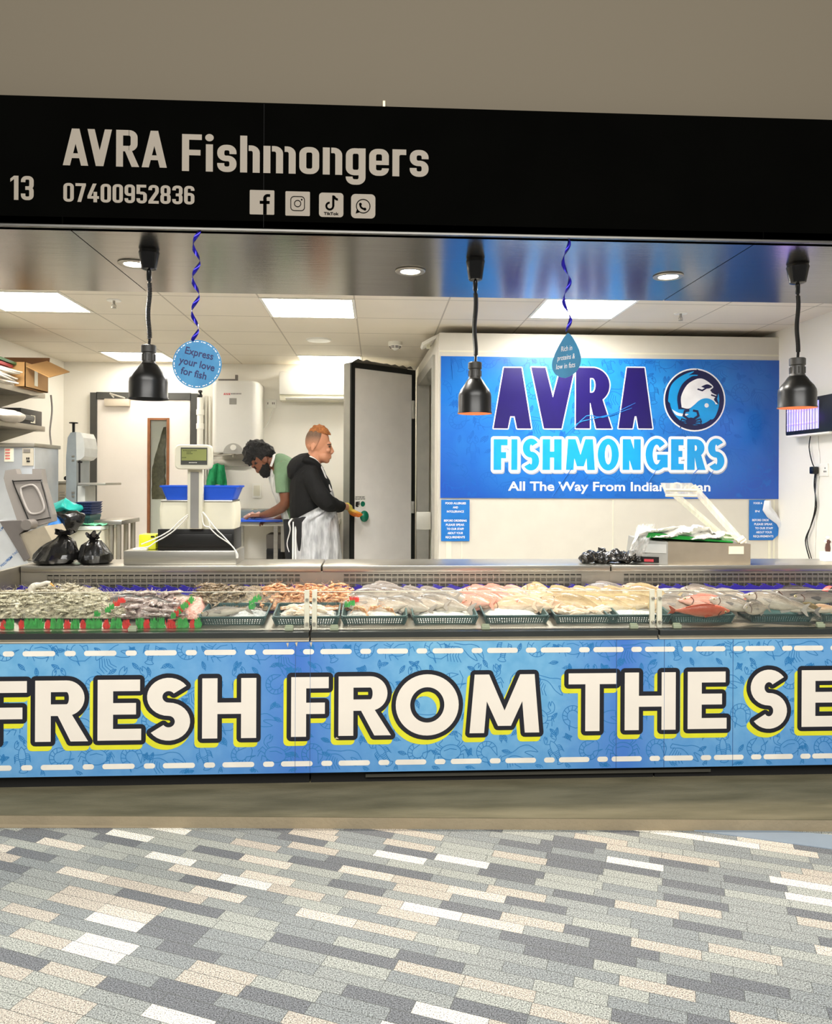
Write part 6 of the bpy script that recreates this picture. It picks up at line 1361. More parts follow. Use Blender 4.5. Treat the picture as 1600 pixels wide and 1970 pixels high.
# crumpled black bag right
mb = MB()
for i in range(9):
    cx, cy = 1128+i*12, 1076-(7 if i in (1, 7, 5) else 2); c = P(cx, cy, 4.42); mb.ell(c, (.045, .055, .024 if i % 3 else .036), 14, 10, Matrix.Rotation(i*.8, 3, 'Y'))
c = P(1157, 1062, 4.42); mb.prism([c+Vector((-.025, 0, -.02)), c+Vector((-.02, 0, .035)), c+Vector((0, .01, .02)), c+Vector((.02, 0, .025)), c+Vector((.025, 0, -.02))], (0, .02, 0))
c = P(1128, 1072, 4.42); mb.prism([c+Vector((-.03, 0, -.0)), c+Vector((-.022, 0, .03)), c+Vector((.03, .01, .01)), c+Vector((.03, 0, -.01))], (0, .02, 0))
for v in mb.v:
    v += noise.noise_vector(v*30)*.018
flat_to(mb, ZW+.001); tag(mb.build('crumpled_bag', M['bag'], angle=20, mods=(('REMESH', dict(mode='VOXEL', voxel_size=.006)),)), 'crumpled empty black bag on the worktop left of the clear-armed scale', 'bag')
# second scale
t = thing('counter_scale', P(1335, 1075, 4.4), 'grey steel weighing scale with clear folding arms and green tray liner', 'scale'); t.location.z = ZW; WL[t.name].z = ZW
xa, xm, xb = P(1226, 1060, 4.38).x, P(1282, 1060, 4.36).x, P(1437, 1060, 4.38).x; zt2 = P(1360, 1042, 4.38).z
mb = MB(); mb.hexa([(xm, 4.34, ZW), (xb, 4.34, ZW), (xb, 4.62, ZW), (xm-.02, 4.62, ZW)], [(xm, 4.34, zt2+.002), (xb, 4.34, zt2-.01), (xb, 4.62, zt2), (xm, 4.62, zt2+.016)]); mb.build('scale_body', mat('scale_taupe_steel', (168, 158, 140), .4, .6), t)
mb = MB(); mb.hexa([(xa, 4.40, ZW), (xm, 4.341, ZW), (xm, 4.6, ZW), (xa, 4.6, ZW)], [(xa+.02, 4.42, zt2+.01), (xm, 4.341, zt2+.001), (xm, 4.6, zt2+.01), (xa+.02, 4.6, zt2+.02)]); mb.build('display_end', mat('scale_grey', (160, 160, 154), .45), t, smooth=False)
dv = Vector((xm-xa, 4.341-4.40, 0)).normalized(); dnn = Vector((dv.y, -dv.x, 0)); 
def dbx(u0, u1, v0, v1, m, nm, off=.002): mb = MB(); o = Vector((xa, 4.40, ZW)); L_ = (Vector((xm, 4.341, 0))-Vector((xa, 4.4, 0))).length; ps = [o+dv*L_*u+Vector((0, 0, (zt2-ZW)*v))+dnn*(off+.006*(1-v)) for u, v in ((u0, v0), (u1, v0), (u1, v1), (u0, v1))]; mb.prism(ps, -dnn*.003); mb.build(nm, M[m] if isinstance(m, str) else m, t, smooth=False)
dbx(.2, .95, .5, .9, mat('display_clear_grey', (190, 192, 188), .2), 'display_window'); dbx(.12, .72, .06, .32, 'dark', 'lower_display'); dbx(.25, .55, .1, .22, mat('scale_red_label', (190, 60, 70), .4), 'red_label', .008)
mb = MB(); a = P(1401, 1066, 4.34); b = P(1430, 1051, 4.34); mb.box((a.x, 4.337, a.z), (b.x, 4.34, b.z)); mb.build('rating_plate', M['clip'] if 0 else mat('plate_cream', (220, 212, 190), .5), t, smooth=False)
mb = MB(); rs = []
pts_o = [(1241, 1025), (1262, 1024), (1330, 1032), (1402, 1043)]
mb.hexa([P(1243, 1034, 4.37), P(1410, 1044, 4.35), P(1405, 1040, 4.6), P(1250, 1034, 4.6)], [P(1240, 1023, 4.37), P(1410, 1042, 4.35), P(1400, 1036, 4.6), P(1250, 1022, 4.6)]); mb.build('green_tray', mat('green_tray_plastic', (16, 130, 44), .3, spec=.6), t, smooth=False)
acr = film('clear_arm', (246, 240, 222), .45, .1)
def bar(p, q_, w, nm='clear_arm', m=None): mb = MB(); mb.tube([Vector(p), Vector(q_)], [(w, .006)]*2, 4, up=(0, 0, 1)); return mb.build(nm, m or acr, t, smooth=False)
bar(P(1431, 1048, 4.36), P(1332, 936, 4.36), .022); bar(P(1400, 1040, 4.58), P(1296, 950, 4.58), .02)
a, b = P(1272, 929, 4.37), P(1336, 934, 4.37); mb = MB(); mb.hexa([P(1282, 956, 4.36), P(1340, 957, 4.36), P(1340, 957, 4.42), P(1282, 956, 4.42)], [P(1270, 929, 4.36), P(1330, 929, 4.36), P(1345, 942, 4.42), P(1275, 929, 4.42)]); mb.build('clear_head', acr, t, smooth=False)
for y0, y1 in ((940, 944), (950, 955)): bar(P(1280, (y0+y1)/2+.5, 4.355), P(1340, (y0+y1)/2+1.5, 4.355), .008, 'head_rail', M['offwhite'])
bar(P(1378, 1025, 4.5), P(1418, 1030, 4.38), .012, 'cross_bar', M['offwhite']); bar(P(1378, 1034, 4.5), P(1418, 1036, 4.38), .01, 'cross_bar', M['offwhite'])
mb = MB(); c = P(1421, 1038, 4.36); mb.tube([P(1417, 1042, 4.35), P(1430, 1034, 4.35)], .014, 8); mb.tube([P(1423, 1046, 4.35), P(1434, 1038, 4.35)], .01, 8); mb.build('arm_clamp', M['offwhite'], t)
# wrap film on scale
mb = MB(); rs = []
for i in range(30):
    f = i/29; x = 1228+165*f; top = 1010+4*math.sin(f*9)+(12*f)+(-8 if .65 < f < .85 else 0); bot = 1030+10*f if f > .1 else 1066-36*(f/.1)
    rs.append([P(x+(-18 if f < .1 else 0)*(j/9), top+(bot-top)*j/9, 4.40+.05*math.sin(j*.8+i*.5)-.03*(j/9)) for j in range(10)])
mb.rings(rs, cap=False, closed=False)
for v in mb.v: v += noise.noise_vector(v*26)*.014
tag(mb.build('wrapping_paper', mat('white_wrap_film', (238, 238, 232), .4, bump=.4, bscale=20), mods=(('SOLIDIFY', dict(thickness=.003)),)), 'rumpled white wrapping film lying in the green tray of the right scale', 'wrapping')
mb = MB(); rs = []
for i in range(10):
    f = i/9; rs.append([P(1230-22*f+30*j/7, 1008+62*f, 4.37-.0*f+.012*math.sin(j*1.8+i)) for j in range(8)])
mb.rings(rs, cap=False, closed=False); tag(mb.build('clear_film', film('hanging_film', (235, 235, 230), .4)), 'clear film trailing from the left end of the right scale to the worktop', 'film')
# figurine
t = thing('figurine', P(1592, 1072, 4.5), 'tiny white and brown figurine at the right edge of the worktop', 'figurine'); t.location.z = ZW; WL[t.name].z = ZW
zf = lambda y: P(1592, y, 4.5).z; x = P(1592, 1050, 4.5).x
mb = MB(); mb.box((x-.035, 4.47, ZW), (x+.05, 4.53, zf(1061)), .004); mb.build('base', M['white_pl'], t)
mb = MB(); mb.lathe([(.014, zf(1061)), (.016, zf(1054)), (.012, zf(1046)), (.018, zf(1041)), (.006, zf(1038))], (x, 4.5, 0), 14); mb.build('figure_body', mat('figurine_brown', (84, 56, 50), .4), t)
mb = MB(); mb.ell((x, 4.5, zf(1035)), (.013, .013, .013), 12, 8); mb.ell((x-.012, 4.5, zf(1042)), (.012, .01, .012), 10, 8); mb.ell((x+.013, 4.5, zf(1042)), (.012, .01, .012), 10, 8); mb.build('figure_head', M['white_pl'], t)
# ================= display: baskets, ice, fish =================
def deck(x, y, h=0):
    d = ray(x, y); n0 = Vector((0, ydf, zdf+h)); nrm = Vector((0, -(zdb-zdf), (ydb-ydf))); s = (n0-EYE).dot(nrm)/d.dot(nrm); return EYE+d*s
# crushed ice bed (uncountable)
mb = MB(); xq = P(700, 1150, 4.1).x; mb.hexa([(-2.5, 3.9, zd(3.9)-.001), (XE-.1, 3.9, zd(3.9)-.001), (XE-.1, 4.245, zd(4.245)-.001), (-2.5, 4.245, zd(4.245)-.001)], [(-2.5, 3.9, zd(3.9)+.004), (XE-.1, 3.9, zd(3.9)+.004), (XE-.1, 4.245, zd(4.245)+.004), (-2.5, 4.245, zd(4.245)+.004)]); tag(mb.build('display_mat', M['navyp'], smooth=False), 'indigo plastic mat under the seafood behind the baskets', 'mat')
mb = MB(); x0 = xq; x1 = P(1420, 1150, 4.1).x; nx = 110; ny = 14; rs = []
for j in range(ny+1):
    yy = 3.93+(4.245-3.93)*j/ny
    rs.append([Vector((x0+(x1-x0)*i/nx, yy, zd(yy)+.001+(.026 if 0 < j < ny else 0)+(noise.noise(Vector((i*.5, j*.6, 0)))*.009 if 0 < j < ny else 0))) for i in range(nx+1)])
mb.rings(rs, cap=False, closed=False); tag(mb.build('crushed_ice', M['ice']), 'bed of crushed ice under the fish behind the baskets', 'ice', kind='stuff')
# baskets
M['basket'] = mat('teal_basket_plastic', (52, 84, 84), .42, var=.08)
def make_basket(lab):
    t = thing('fish_basket', (0, 0, 0), lab, 'basket', 'dark teal perforated baskets on the ledge')
    W, D, H = .162, .118, .046; s = .9
    mb = MB(); mb.box((-W*s, -D*s, 0), (W*s, D*s, .004)); mb.build('basket_floor', M['basket'], t, smooth=False)
    o = [(u, v) for u, v in rrect(-W, -D, W, D, .018, 3)]; i_ = [(u*.955, v*.94) for u, v in o]
    mb = MB(); mb.rings([[(u, v, H-.007) for u, v in o], [(u, v, H) for u, v in o], [(u, v, H) for u, v in i_], [(u, v, H-.007) for u, v in i_], [(u, v, H-.007) for u, v in o]], cap=False); mb.build('rim', M['basket'], t, smooth=False)
    mb = MB()
    def wall(p, q):
        p = Vector((*p, 0)); q = Vector((*q, 0)); L = (q-p).length; n = int(L/.0125); d = (q-p).normalized(); nn = Vector((-d.y, d.x, 0))*.0018
        def at(f, h): sc = s+(1-s)*h; c = p.lerp(q, f)*(sc*.975); return Vector((c.x, c.y, H*h))
        for i in range(n+1):
            f = i/n; a = d*(.0032 if 0 < i < n else .008); mb.hexa([at(f, .02)-a-nn, at(f, .02)+a-nn, at(f, .02)+a+nn, at(f, .02)-a+nn], [at(f, .93)-a-nn, at(f, .93)+a-nn, at(f, .93)+a+nn, at(f, .93)-a+nn])
        for h0, h1 in ((0, .14), (.30, .37), (.5, .57), (.70, .95)): mb.hexa([at(0, h0)-nn, at(1, h0)-nn, at(1, h0)+nn, at(0, h0)+nn], [at(0, h1)-nn, at(1, h1)-nn, at(1, h1)+nn, at(0, h1)+nn])
    wall((-W, -D), (W, -D)); wall((W, -D), (W, D)); wall((W, D), (-W, D)); wall((-W, D), (-W, -D)); mb.build('lattice_wall', M['basket'], t, smooth=False)
    return t
bspec = [(455, 'first basket from the left, holding a silver fish and pinkish squid'), (592, 'basket straddling the left glass joint, filled with pale squid strips'), (720, 'basket just right of the left glass joint with orange prawn legs on ice'), (852, 'basket with two pink fish tails sticking up'), (985, 'basket holding only white ice in the middle counter'), (1117, 'basket heaped with pale pinkish squid'), (1222, 'basket left of the right glass joint with a small fish head on ice'), (1333, 'basket beside the right glass joint under a large red fish'), (1480, 'basket under the fat silver fish in the right counter'), (1612, 'basket cut off by the right edge of the photo')]
bk0 = None; BC = []
for i, (px, lab) in enumerate(bspec):
    p = P(px, 1190, 3.8)
    if i == 0: bk0 = make_basket(lab); o = bk0
    else: o = copy_tree(bk0); o['label'] = lab
    sl_ = math.atan((zdb-zdf)/(ydb-ydf)); o.location = (p.x, 3.80, zd(3.80)+.001); o.rotation_euler = (sl_, 0, random.uniform(-.015, .015)); BC.append((p.x, 3.80, zd(3.8)))
    if i == 6: o.location.x -= .02
# ice in baskets (uncountable)
for i in (0, 1, 2, 3, 4, 5, 6):
    x, y, z = BC[i]; mb = MB(); rs = []
    hh = [.022, .024, .022, .024, .034, .02, .034][i]
    for j in range(11):
        v = -1+2*j/10; rs.append([Vector((x+u*.138+(-.02 if i == 6 else 0), y+v*.098, zd(y+v*.098)+.006+hh*(1-max(abs(u), abs(v))**4)+.005*noise.noise(Vector((u*7+i, v*6, 0))))) for u in [-1+2*q/20 for q in range(21)]])
    mb.rings(rs, cap=False, closed=False); tag(mb.build('basket_ice', M['ice']), 'crushed ice filling the ' + ['first basket from the left', 'squid strip basket at the left glass joint', 'basket with orange prawn legs', 'basket with pink tails', 'basket in the middle that holds nothing else', 'pinkish squid basket', 'basket left of the right glass joint'][i], 'ice', kind='stuff')
# ---- fish maker ----
def fish_mat(nm, back, side, belly, rough=.3):
    m = bpy.data.materials.new(nm); m.use_nodes = True; nt = m.node_tree; n = nt.nodes; l = nt.links; b = n['Principled BSDF']
    tc = n.new('ShaderNodeTexCoord'); s = n.new('ShaderNodeSeparateXYZ'); l.new(tc.outputs['Generated'], s.inputs[0]); nz = n.new('ShaderNodeTexNoise'); nz.inputs['Scale'].default_value = 9; l.new(tc.outputs['Generated'], nz.inputs['Vector'])
    ad = n.new('ShaderNodeMath'); ad.operation = 'MULTIPLY_ADD'; l.new(nz.outputs[0], ad.inputs[0]); ad.inputs[1].default_value = .35; l.new(s.outputs[2], ad.inputs[2])
    cr = n.new('ShaderNodeValToRGB'); e = cr.color_ramp.elements; e[0].position = .3; e[0].color = L3(belly); e[1].position = .95; e[1].color = L3(back); x = e.new(.62); x.color = L3(side); l.new(ad.outputs[0], cr.inputs[0]); l.new(cr.outputs[0], b.inputs['Base Color'])
    vo = n.new('ShaderNodeTexVoronoi'); mp = n.new('ShaderNodeMapping'); mp.inputs['Scale'].default_value = (70, 10, 32); l.new(tc.outputs['Generated'], mp.inputs[0]); l.new(mp.outputs[0], vo.inputs['Vector']); vo.inputs['Scale'].default_value = 1
    bp_ = n.new('ShaderNodeBump'); bp_.inputs['Strength'].default_value = .35; bp_.inputs['Distance'].default_value = .003; l.new(vo.outputs[0], bp_.inputs['Height']); l.new(bp_.outputs[0], b.inputs['Normal'])
    b.inputs['Roughness'].default_value = rough; b.inputs['Coat Weight'].default_value = .4; b.inputs['Coat Roughness'].default_value = .15; return m
FM = {'silver': fish_mat('silver_fish_skin', (96, 88, 80), (178, 164, 148), (228, 214, 196)), 'pink': fish_mat('pink_fish_skin', (190, 104, 88), (218, 148, 128), (236, 202, 180)), 'red': fish_mat('red_fish_skin', (206, 92, 62), (226, 128, 98), (240, 200, 176)),
      'gold': fish_mat('golden_fish_skin', (140, 116, 76), (206, 180, 138), (234, 218, 190)), 'grey': fish_mat('grey_fish_skin', (104, 94, 84), (168, 156, 142), (230, 218, 202)), 'dark': fish_mat('dark_fish_skin', (62, 56, 54), (112, 102, 96), (176, 164, 150)), 'cream': fish_mat('cream_fish_skin', (168, 128, 94), (210, 178, 146), (234, 218, 198))}
FNM = {k_: mat('fin_'+k_, c, .4, var=.15, scale=60) for k_, c in {'silver': (150, 142, 134), 'pink': (214, 140, 122), 'red': (214, 100, 72), 'gold': (190, 168, 120), 'grey': (104, 98, 94), 'dark': (60, 56, 56), 'cream': (214, 184, 158)}.items()}
M['eyew'] = mat('fish_eye_gold', (214, 196, 140), .2); M['eyeb'] = mat('fish_eye_black', (12, 12, 12), .1)
def make_fish(kind, deep=.15):   # unit length 1 along x, head at -x, height z, thickness y
    prof = [(-.5, .012), (-.485, .03), (-.45, .3), (-.38, .6), (-.28, .86), (-.15, 1), (0, .97), (.13, .8), (.25, .52), (.33, .3), (.38, .2), (.41, .18)]
    mb = MB(); rs = []
    for x, r in prof:
        h = deep*r if r > .03 else r; w = h*.62
        rs.append([Vector((x, w*math.cos(a), h*math.sin(a)*(1.0 if math.sin(a) > 0 else .86)+.01)) for a in [2*PI*j/18 for j in range(18)]])
    mb.rings(rs); b = mb.build('fish', FM[kind], loc=(0, 0, 0))
    WL[b.name] = Vector((0, 0, 0))
    mb = MB(); mb.prism([(.39, -.003, -.02), (.39, -.003, .03), (.5, -.003, .12), (.535, -.003, .13), (.475, -.003, .01), (.53, -.003, -.11), (.495, -.003, -.105)], (0, .006, 0)); mb.build('tail_fin', FNM[kind], b, smooth=False)
    mb = MB(); top = lambda x: deep*(1 if -.2 < x < .05 else .8)
    mb.prism([(-.25, -.003, deep*.85), (-.2, -.003, deep*1.2), (-.12, -.003, deep*1.3), (0, -.003, deep*1.22), (.12, -.003, deep*1.0), (.24, -.003, deep*.72), (.26, -.003, deep*.45), (.1, -.003, deep*.8), (-.1, -.003, deep*.95)], (0, .006, 0)); mb.prism([(.08, -.003, -deep*.62), (.12, -.003, -deep*.95), (.24, -.003, -deep*.62), (.26, -.003, -deep*.3)], (0, .006, 0)); mb.build('dorsal_fin', FNM[kind], b, smooth=False)
    for sg in (-1, 1):
        y = sg*deep*.57; mb = MB(); mb.prism([(-.2, y, -.01), (-.08, y+sg*.012, -.05), (-.05, y+sg*.016, -.01), (-.09, y+sg*.01, .015), (-.19, y, .01)], (0, sg*.004, 0)); mb.build('side_fin', FNM[kind], b, smooth=False)
        mb = MB(); c = Vector((-.41, sg*deep*.27, .032)); mb.ell(c, (.022, .012, .022), 12, 8); ey = mb.build('eye', M['eyew'], b); mb = MB(); mb.ell(c+Vector((0, sg*.009, 0)), (.012, .006, .012), 10, 6); mb.build('pupil', M['eyeb'], ey)
        mb = MB(); mb.tube([(-.33+.035*math.sin(PI*f), sg*deep*(.55-.18*abs(f-.5)), deep*(.5-1.05*f)) for f in [i/6 for i in range(7)]], .007, 4); mb.build('gill_line', M['gill'], b)
    return b
M['gill'] = mat('dark_gill', (92, 62, 52), .4); protos = {}
def fish(kind, deep, px, py, h, L, yaw, roll, pitch, lab, grp):
    """px,py = picture point of the body centre lying h above the deck"""
    key = (kind, deep)
    if key not in protos: protos[key] = o = make_fish(kind, deep); used = False
    else: o = copy_tree(protos[key]); used = True
    p = deck(px, py, h); o.scale = (L, L, L)
    o.matrix_local = Matrix.Translation(p) @ Matrix.Rotation(yaw, 4, 'Z') @ Matrix.Rotation(pitch, 4, 'Y') @ Matrix.Rotation(roll, 4, 'X') @ Matrix.Diagonal((L, L, L, 1))
    o['label'] = lab; o['category'] = 'fish'
    if grp: o['group'] = grp
    return o
# laid rows: body lies nearly flat (roll ~70deg) head to the left front
rows = [
 # kind, deep, group, first px, last px, count, [py rows], L, yaw, label pieces
 ('silver', .18, 'silver fish on ice in the middle counter', 712, 850, 5, (1152, 1166), .30, .30, 'silver fish lying on ice right of the orange prawns'),
 ('pink', .19, 'pink fish on ice in the middle counter', 905, 975, 3, (1148, 1160), .27, .34, 'pink fish on ice behind the basket with pink tails'),
 ('cream', .18, 'pale golden fish on ice in the middle counter', 985, 1060, 4, (1153, 1167), .24, .30, 'pale cream fish on ice behind the ice-only basket'),
 ('gold', .19, 'golden silver fish on ice in the middle counter', 1075, 1235, 6, (1150, 1165), .28, .25, 'golden silver fish on ice left of the right glass joint'),
 ('silver', .16, 'silver fish right of the right glass joint', 1300, 1390, 4, (1152, 1164), .30, .32, 'silver fish on ice right of the right glass joint'),
]
nth = ['front', 'back']
for kind, deep, grp, xa, xb, n, ys, L, yaw, lab in rows:
    for r, y in enumerate(reversed(ys)):
        for i in range(n):
            px = xa+(xb-xa)*i/(n-1)+(12 if r else 0)+random.uniform(-4, 4)
            fish(kind, deep, px, y+random.uniform(-1.5, 1.5), .045+.008*r, L*random.uniform(.9, 1.2), -yaw+random.uniform(-.3, .3), -math.radians(random.uniform(22, 42)), random.uniform(-.1, .12), lab, grp)
S = fish
S('silver', .17, 742, 1136, .075, .26, .1, -0.55, 0, 'silver fish on top of the pile, leftmost above the orange prawns and parsley', None)
S('pink', .17, 925, 1142, .07, .24, -.1, -0.55, .05, 'large pink fish highest in the pink pile, behind the two tails basket', None)
S('red', .14, 935, 1161, .05, .25, -.2, -0.63, 0, 'orange red fish at the front of the pink pile', None)
S('cream', .2, 968, 1140, .07, .14, -.35, -0.39, .05, 'small cream fish head-on at the back between pink and cream fish', None)
S('gold', .21, 1035, 1138, .075, .19, -.45, -0.39, .1, 'round golden fish highest behind the cream fish', None)
S('gold', .2, 1050, 1146, .06, .15, -.3, -0.39, .1, 'small golden fish just in front of the round golden fish', None)
S('silver', .16, 1170, 1138, .07, .30, -.15, -0.55, 0, 'long silver fish at the very back left of the right glass joint', None)
S('cream', .14, 1225, 1135, .07, .24, 0, -0.61, 0, 'pale fish at the back touching the right glass joint', None)
S('red', .14, 1345, 1176, .062, .30, PI*.98, -0.63, 0, 'large orange red fish lying across the basket right of the glass joint', None)
S('pink', .12, 1370, 1160, .07, .34, -.12, -0.61, .04, 'long pale pink fish above the orange red fish', None)
S('grey', .16, 1350, 1142, .07, .28, -.08, -0.55, .03, 'grey pink fish with open mouth at the back right of the glass joint', None)
S('grey', .16, 1415, 1165, .075, .26, -.35, -0.50, .15, 'silver grey fish with raised head left of the fat silver fish', None)
S('silver', .21, 1455, 1171, .085, .18, .35, -0.25, .05, 'fat silver fish facing the front on the right basket', None)
S('silver', .16, 1490, 1160, .095, .30, -.42, -0.50, .18, 'long silver fish sloping down right over the right basket', None)
S('grey', .15, 1525, 1168, .08, .24, -.4, -0.55, .15, 'dark-backed silver fish in front of the sloping long fish', None)
S('gold', .18, 1545, 1170, .07, .16, PI-.2, -0.44, 0, 'small silver fish with tail raised at the right', None)
S('cream', .13, 1588, 1173, .06, .2, 0, -0.61, 0, 'slim pale fish at the right edge near the basket', None)
S('dark', .12, 1540, 1146, .06, .40, .05, -0.50, -.03, 'large dark fish lying at the back of the right counter', None)
S('dark', .11, 1580, 1152, .055, .36, .02, -0.50, 0, 'second dark fish in front of the large dark one, right edge', None)
S('dark', .14, 250, 1158, .05, .26, -.1, -0.50, 0, 'dark grey fish behind the squid in the left counter', None)
S('dark', .13, 292, 1160, .05, .24, -.25, -0.50, 0, 'dark fish lying left of the red and green parsley strip', None)
S('grey', .13, 340, 1152, .04, .2, .1, -0.50, 0, 'small grey fish at the back behind the parsley strip', None)
S('silver', .10, 432, 1178, .05, .26, .12, -0.61, -.1, 'slim silver fish in the first basket from the left', None)
for px, lab in ((820, 'pink fish tail standing up at the left in its basket'), (882, 'pink fish tail standing up at the right in its basket')):
    p = P(px, 1180, 3.82); mb = MB(); k_ = 3.82/F
    mb.prism([p+Vector((a*k_, 0, b*k_)) for a, b in ([(-12, -8), (-4, 2), (-2, 12), (2, 8), (6, 2), (8, -8)] if px < 850 else [(-12, -8), (-4, 0), (-6, 20), (0, 16), (6, 20), (8, -2), (20, -10)])], (0, .012, 0))
    tag(mb.build('fish_tail', mat('raw_tail', (206, 140, 116), .35, var=.15, scale=60)), lab, 'fish tail')
# pink chunks far right, salmon roe heap
for i, (px, py, w, lab) in enumerate(((1505, 1142, 14, 'pink fish chunk lying left in the heap on the dark fish'), (1528, 1138, 12, 'pink fish chunk standing in the middle of the heap on the dark fish'), (1548, 1140, 11, 'cream pink fish chunk at the right of the heap on the dark fish'), (1593, 1136, 12, 'red pink fish chunk at the right edge'))):
    crumple('fish_chunk', px, py, 4.12, w*.0028, .025, .02, mat('chunk%d' % i, [(226, 150, 130), (214, 132, 112), (222, 176, 146), (212, 96, 90)][i], .3, var=.15, scale=50, bump=.4), lab, 'fish chunk', i+20, .5, 18)
# ---- prawn maker ----
def prawn_mesh(nm, m, bend=1.0):
    mb = MB(); n = 12; pts = []; rad = []
    for i in range(n):
        f = i/(n-1); a = bend*2.4*f; pts.append(Vector((.5*math.sin(a)/1.0, 0, .42*math.cos(a)-.2))); rad.append((.02+.1*math.sin(PI*min(1, (f+.08)*.95))**.8)*(1+.08*(i % 2)))
    mb.tube(pts, rad, 8, flat=.8)
    mb.tube([pts[0], pts[0]+Vector((-.22, 0, .03))], [.05, .006], 6)
    for s_ in (-1, 1): mb.tube([pts[0], pts[0]+Vector((-.3, s_*.1, .15)), pts[0]+Vector((-.5, s_*.3, .05)), pts[0]+Vector((-.6, s_*.5, -.1))], .008, 3)
    for i in (2, 3, 4, 5, 6): mb.tube([pts[i], pts[i]*.55+Vector((.0, .06*(i % 2), -.05))], [.014, .006], 3)
    e = pts[-1]; d = (pts[-1]-pts[-2]).normalized()
    for s_ in (-1, 0, 1): mb.tube([e, e+d*.1+Vector((0, s_*.06, 0)), e+d*.2+Vector((0, s_*.11, 0))], [(.02, .03), (.02, .045), (.008, .02)], 5)
    o = mb.build(nm, m, loc=(0, 0, 0)); return o
PM = {'raw': mat('raw_prawn_shell', (126, 120, 98), .35, var=.3, scale=9, c2=(216, 206, 178)), 'dk': mat('dark_prawn_shell', (92, 80, 62), .3, scale=9, c2=(172, 150, 120)), 'or': mat('orange_prawn_shell', (188, 116, 70), .3, scale=9, c2=(226, 184, 142)), 'sq': mat('squid_skin', (226, 196, 168), .3, scale=6, coat=.3, c2=(244, 228, 208)), 'mv': mat('mauve_squid_skin', (124, 96, 94), .25, scale=8, coat=.4, c2=(206, 190, 182))}
def scatter(kind, mk, area_, n, L, lab, grp, cat='prawn', name='raw_prawn', hfun=lambda u, v: .05):
    first = None
    for i in range(n):
        u = random.random(); v = random.random(); (x0, x1), yf, yb = area_; px = x0+(x1-x0)*u; ya, yb_ = yf(u), yb(u); py = ya+(yb_-ya)*v
        p = deck(px, py, hfun(u, v))
        if first is None: o = first = mk(name)
        else: o = first.copy(); COL.objects.link(o)
        s = L*random.uniform(.8, 1.2); o.matrix_local = Matrix.Translation(p) @ Matrix.Rotation(random.uniform(0, 6.28), 4, 'Z') @ Matrix.Rotation(random.choice((-1, 1))*random.uniform(.9, 1.7), 4, 'X') @ Matrix.Rotation(random.uniform(-.3, .3), 4, 'Y') @ Matrix.Diagonal((s, s, s, 1))
        tag(o, lab, cat, grp)
# mounds (uncountable mass beneath) -- grey prawn heap
def mound(x0, x1, yf, ybk, hf, m, lab, name='prawn_mass', nx=60, ny=16, seed=0):
    mb = MB(); rs = []
    for j in range(ny+1):
        v = j/ny; r = []
        for i in range(nx+1):
            u = i/nx; a = deck(x0+(x1-x0)*u, yf, 0); b = deck(x0+(x1-x0)*u, ybk, 0); b.y = min(b.y, 4.2); p = a.lerp(b, v); e = min(1, 6*min(u, 1-u)+.0)*min(1, 5*min(v, 1-v)+.15)
            p.z = zd(p.y)+.012+hf(u, v)*e+.012*noise.noise(Vector((p.x*38, p.y*38, seed)))*e; r.append(p)
        rs.append(r)
    mb.rings(rs, cap=False, closed=False); return tag(mb.build(name, m), lab, 'seafood', kind='stuff')
hp1 = lambda u, v: .028+(.045*math.exp(-((u-.62)/.17)**2)+.006*math.exp(-((u-.25)/.25)**2))*min(1, v*1.6)
mound(-70, 275, 1196, 1152, hp1, mat('prawn_mass_shade', (92, 86, 66), .4, scale=45, c2=(196, 186, 158), bump=1, bscale=80), 'mass of grey raw prawns heaped under the single ones at left', seed=1)  # shadow between the prawns is put into this darker colour
def top_of(x, v, hf, x0, x1): return hf
def pile(x0, x1, yfr, ybk, hf, n, mk, L, lab, grp, name, cat='prawn', lift=.012):
    first = None
    for i in range(n):
        u = random.uniform(.02, .98); v = random.uniform(.02, .98); px = x0+(x1-x0)*u; a = deck(px, yfr, 0); b = deck(px, ybk, 0); b.y = min(b.y, 4.2); p = a.lerp(b, v); e = min(1, 6*min(u, 1-u))*min(1, 5*min(v, 1-v)+.15); p.z = zd(p.y)+.012+hf(u, v)*e+lift
        if first is None: o = first = mk(name)
        else: o = first.copy(); COL.objects.link(o)
        s = L*random.uniform(.8, 1.25); o.matrix_local = Matrix.Translation(p) @ Matrix.Rotation(random.uniform(0, 6.28), 4, 'Z') @ Matrix.Rotation(random.choice((-1, 1))*random.uniform(1.1, 1.8), 4, 'X') @ Matrix.Rotation(random.uniform(-.3, .3), 4, 'Y') @ Matrix.Diagonal((s, s, s, 1))
        tag(o, lab, cat, grp)
pile(-70, 245, 1196, 1152, hp1, 290, lambda n_: prawn_mesh(n_, PM['raw'], .7), .062, 'grey raw prawn in the big heap at the left end of the counter', 'grey prawns in the left heap', 'raw_prawn')
hp2 = lambda u, v: .035+.02*v
mound(235, 355, 1196, 1160, hp2, mat('squid_mass_shade', (92, 70, 70), .3, scale=30, c2=(186, 168, 160), bump=1, bscale=60), 'soft mass of squid under the single mauve squid', 'squid_mass', seed=2)  # darker than the single squid, colour carries the shade between them
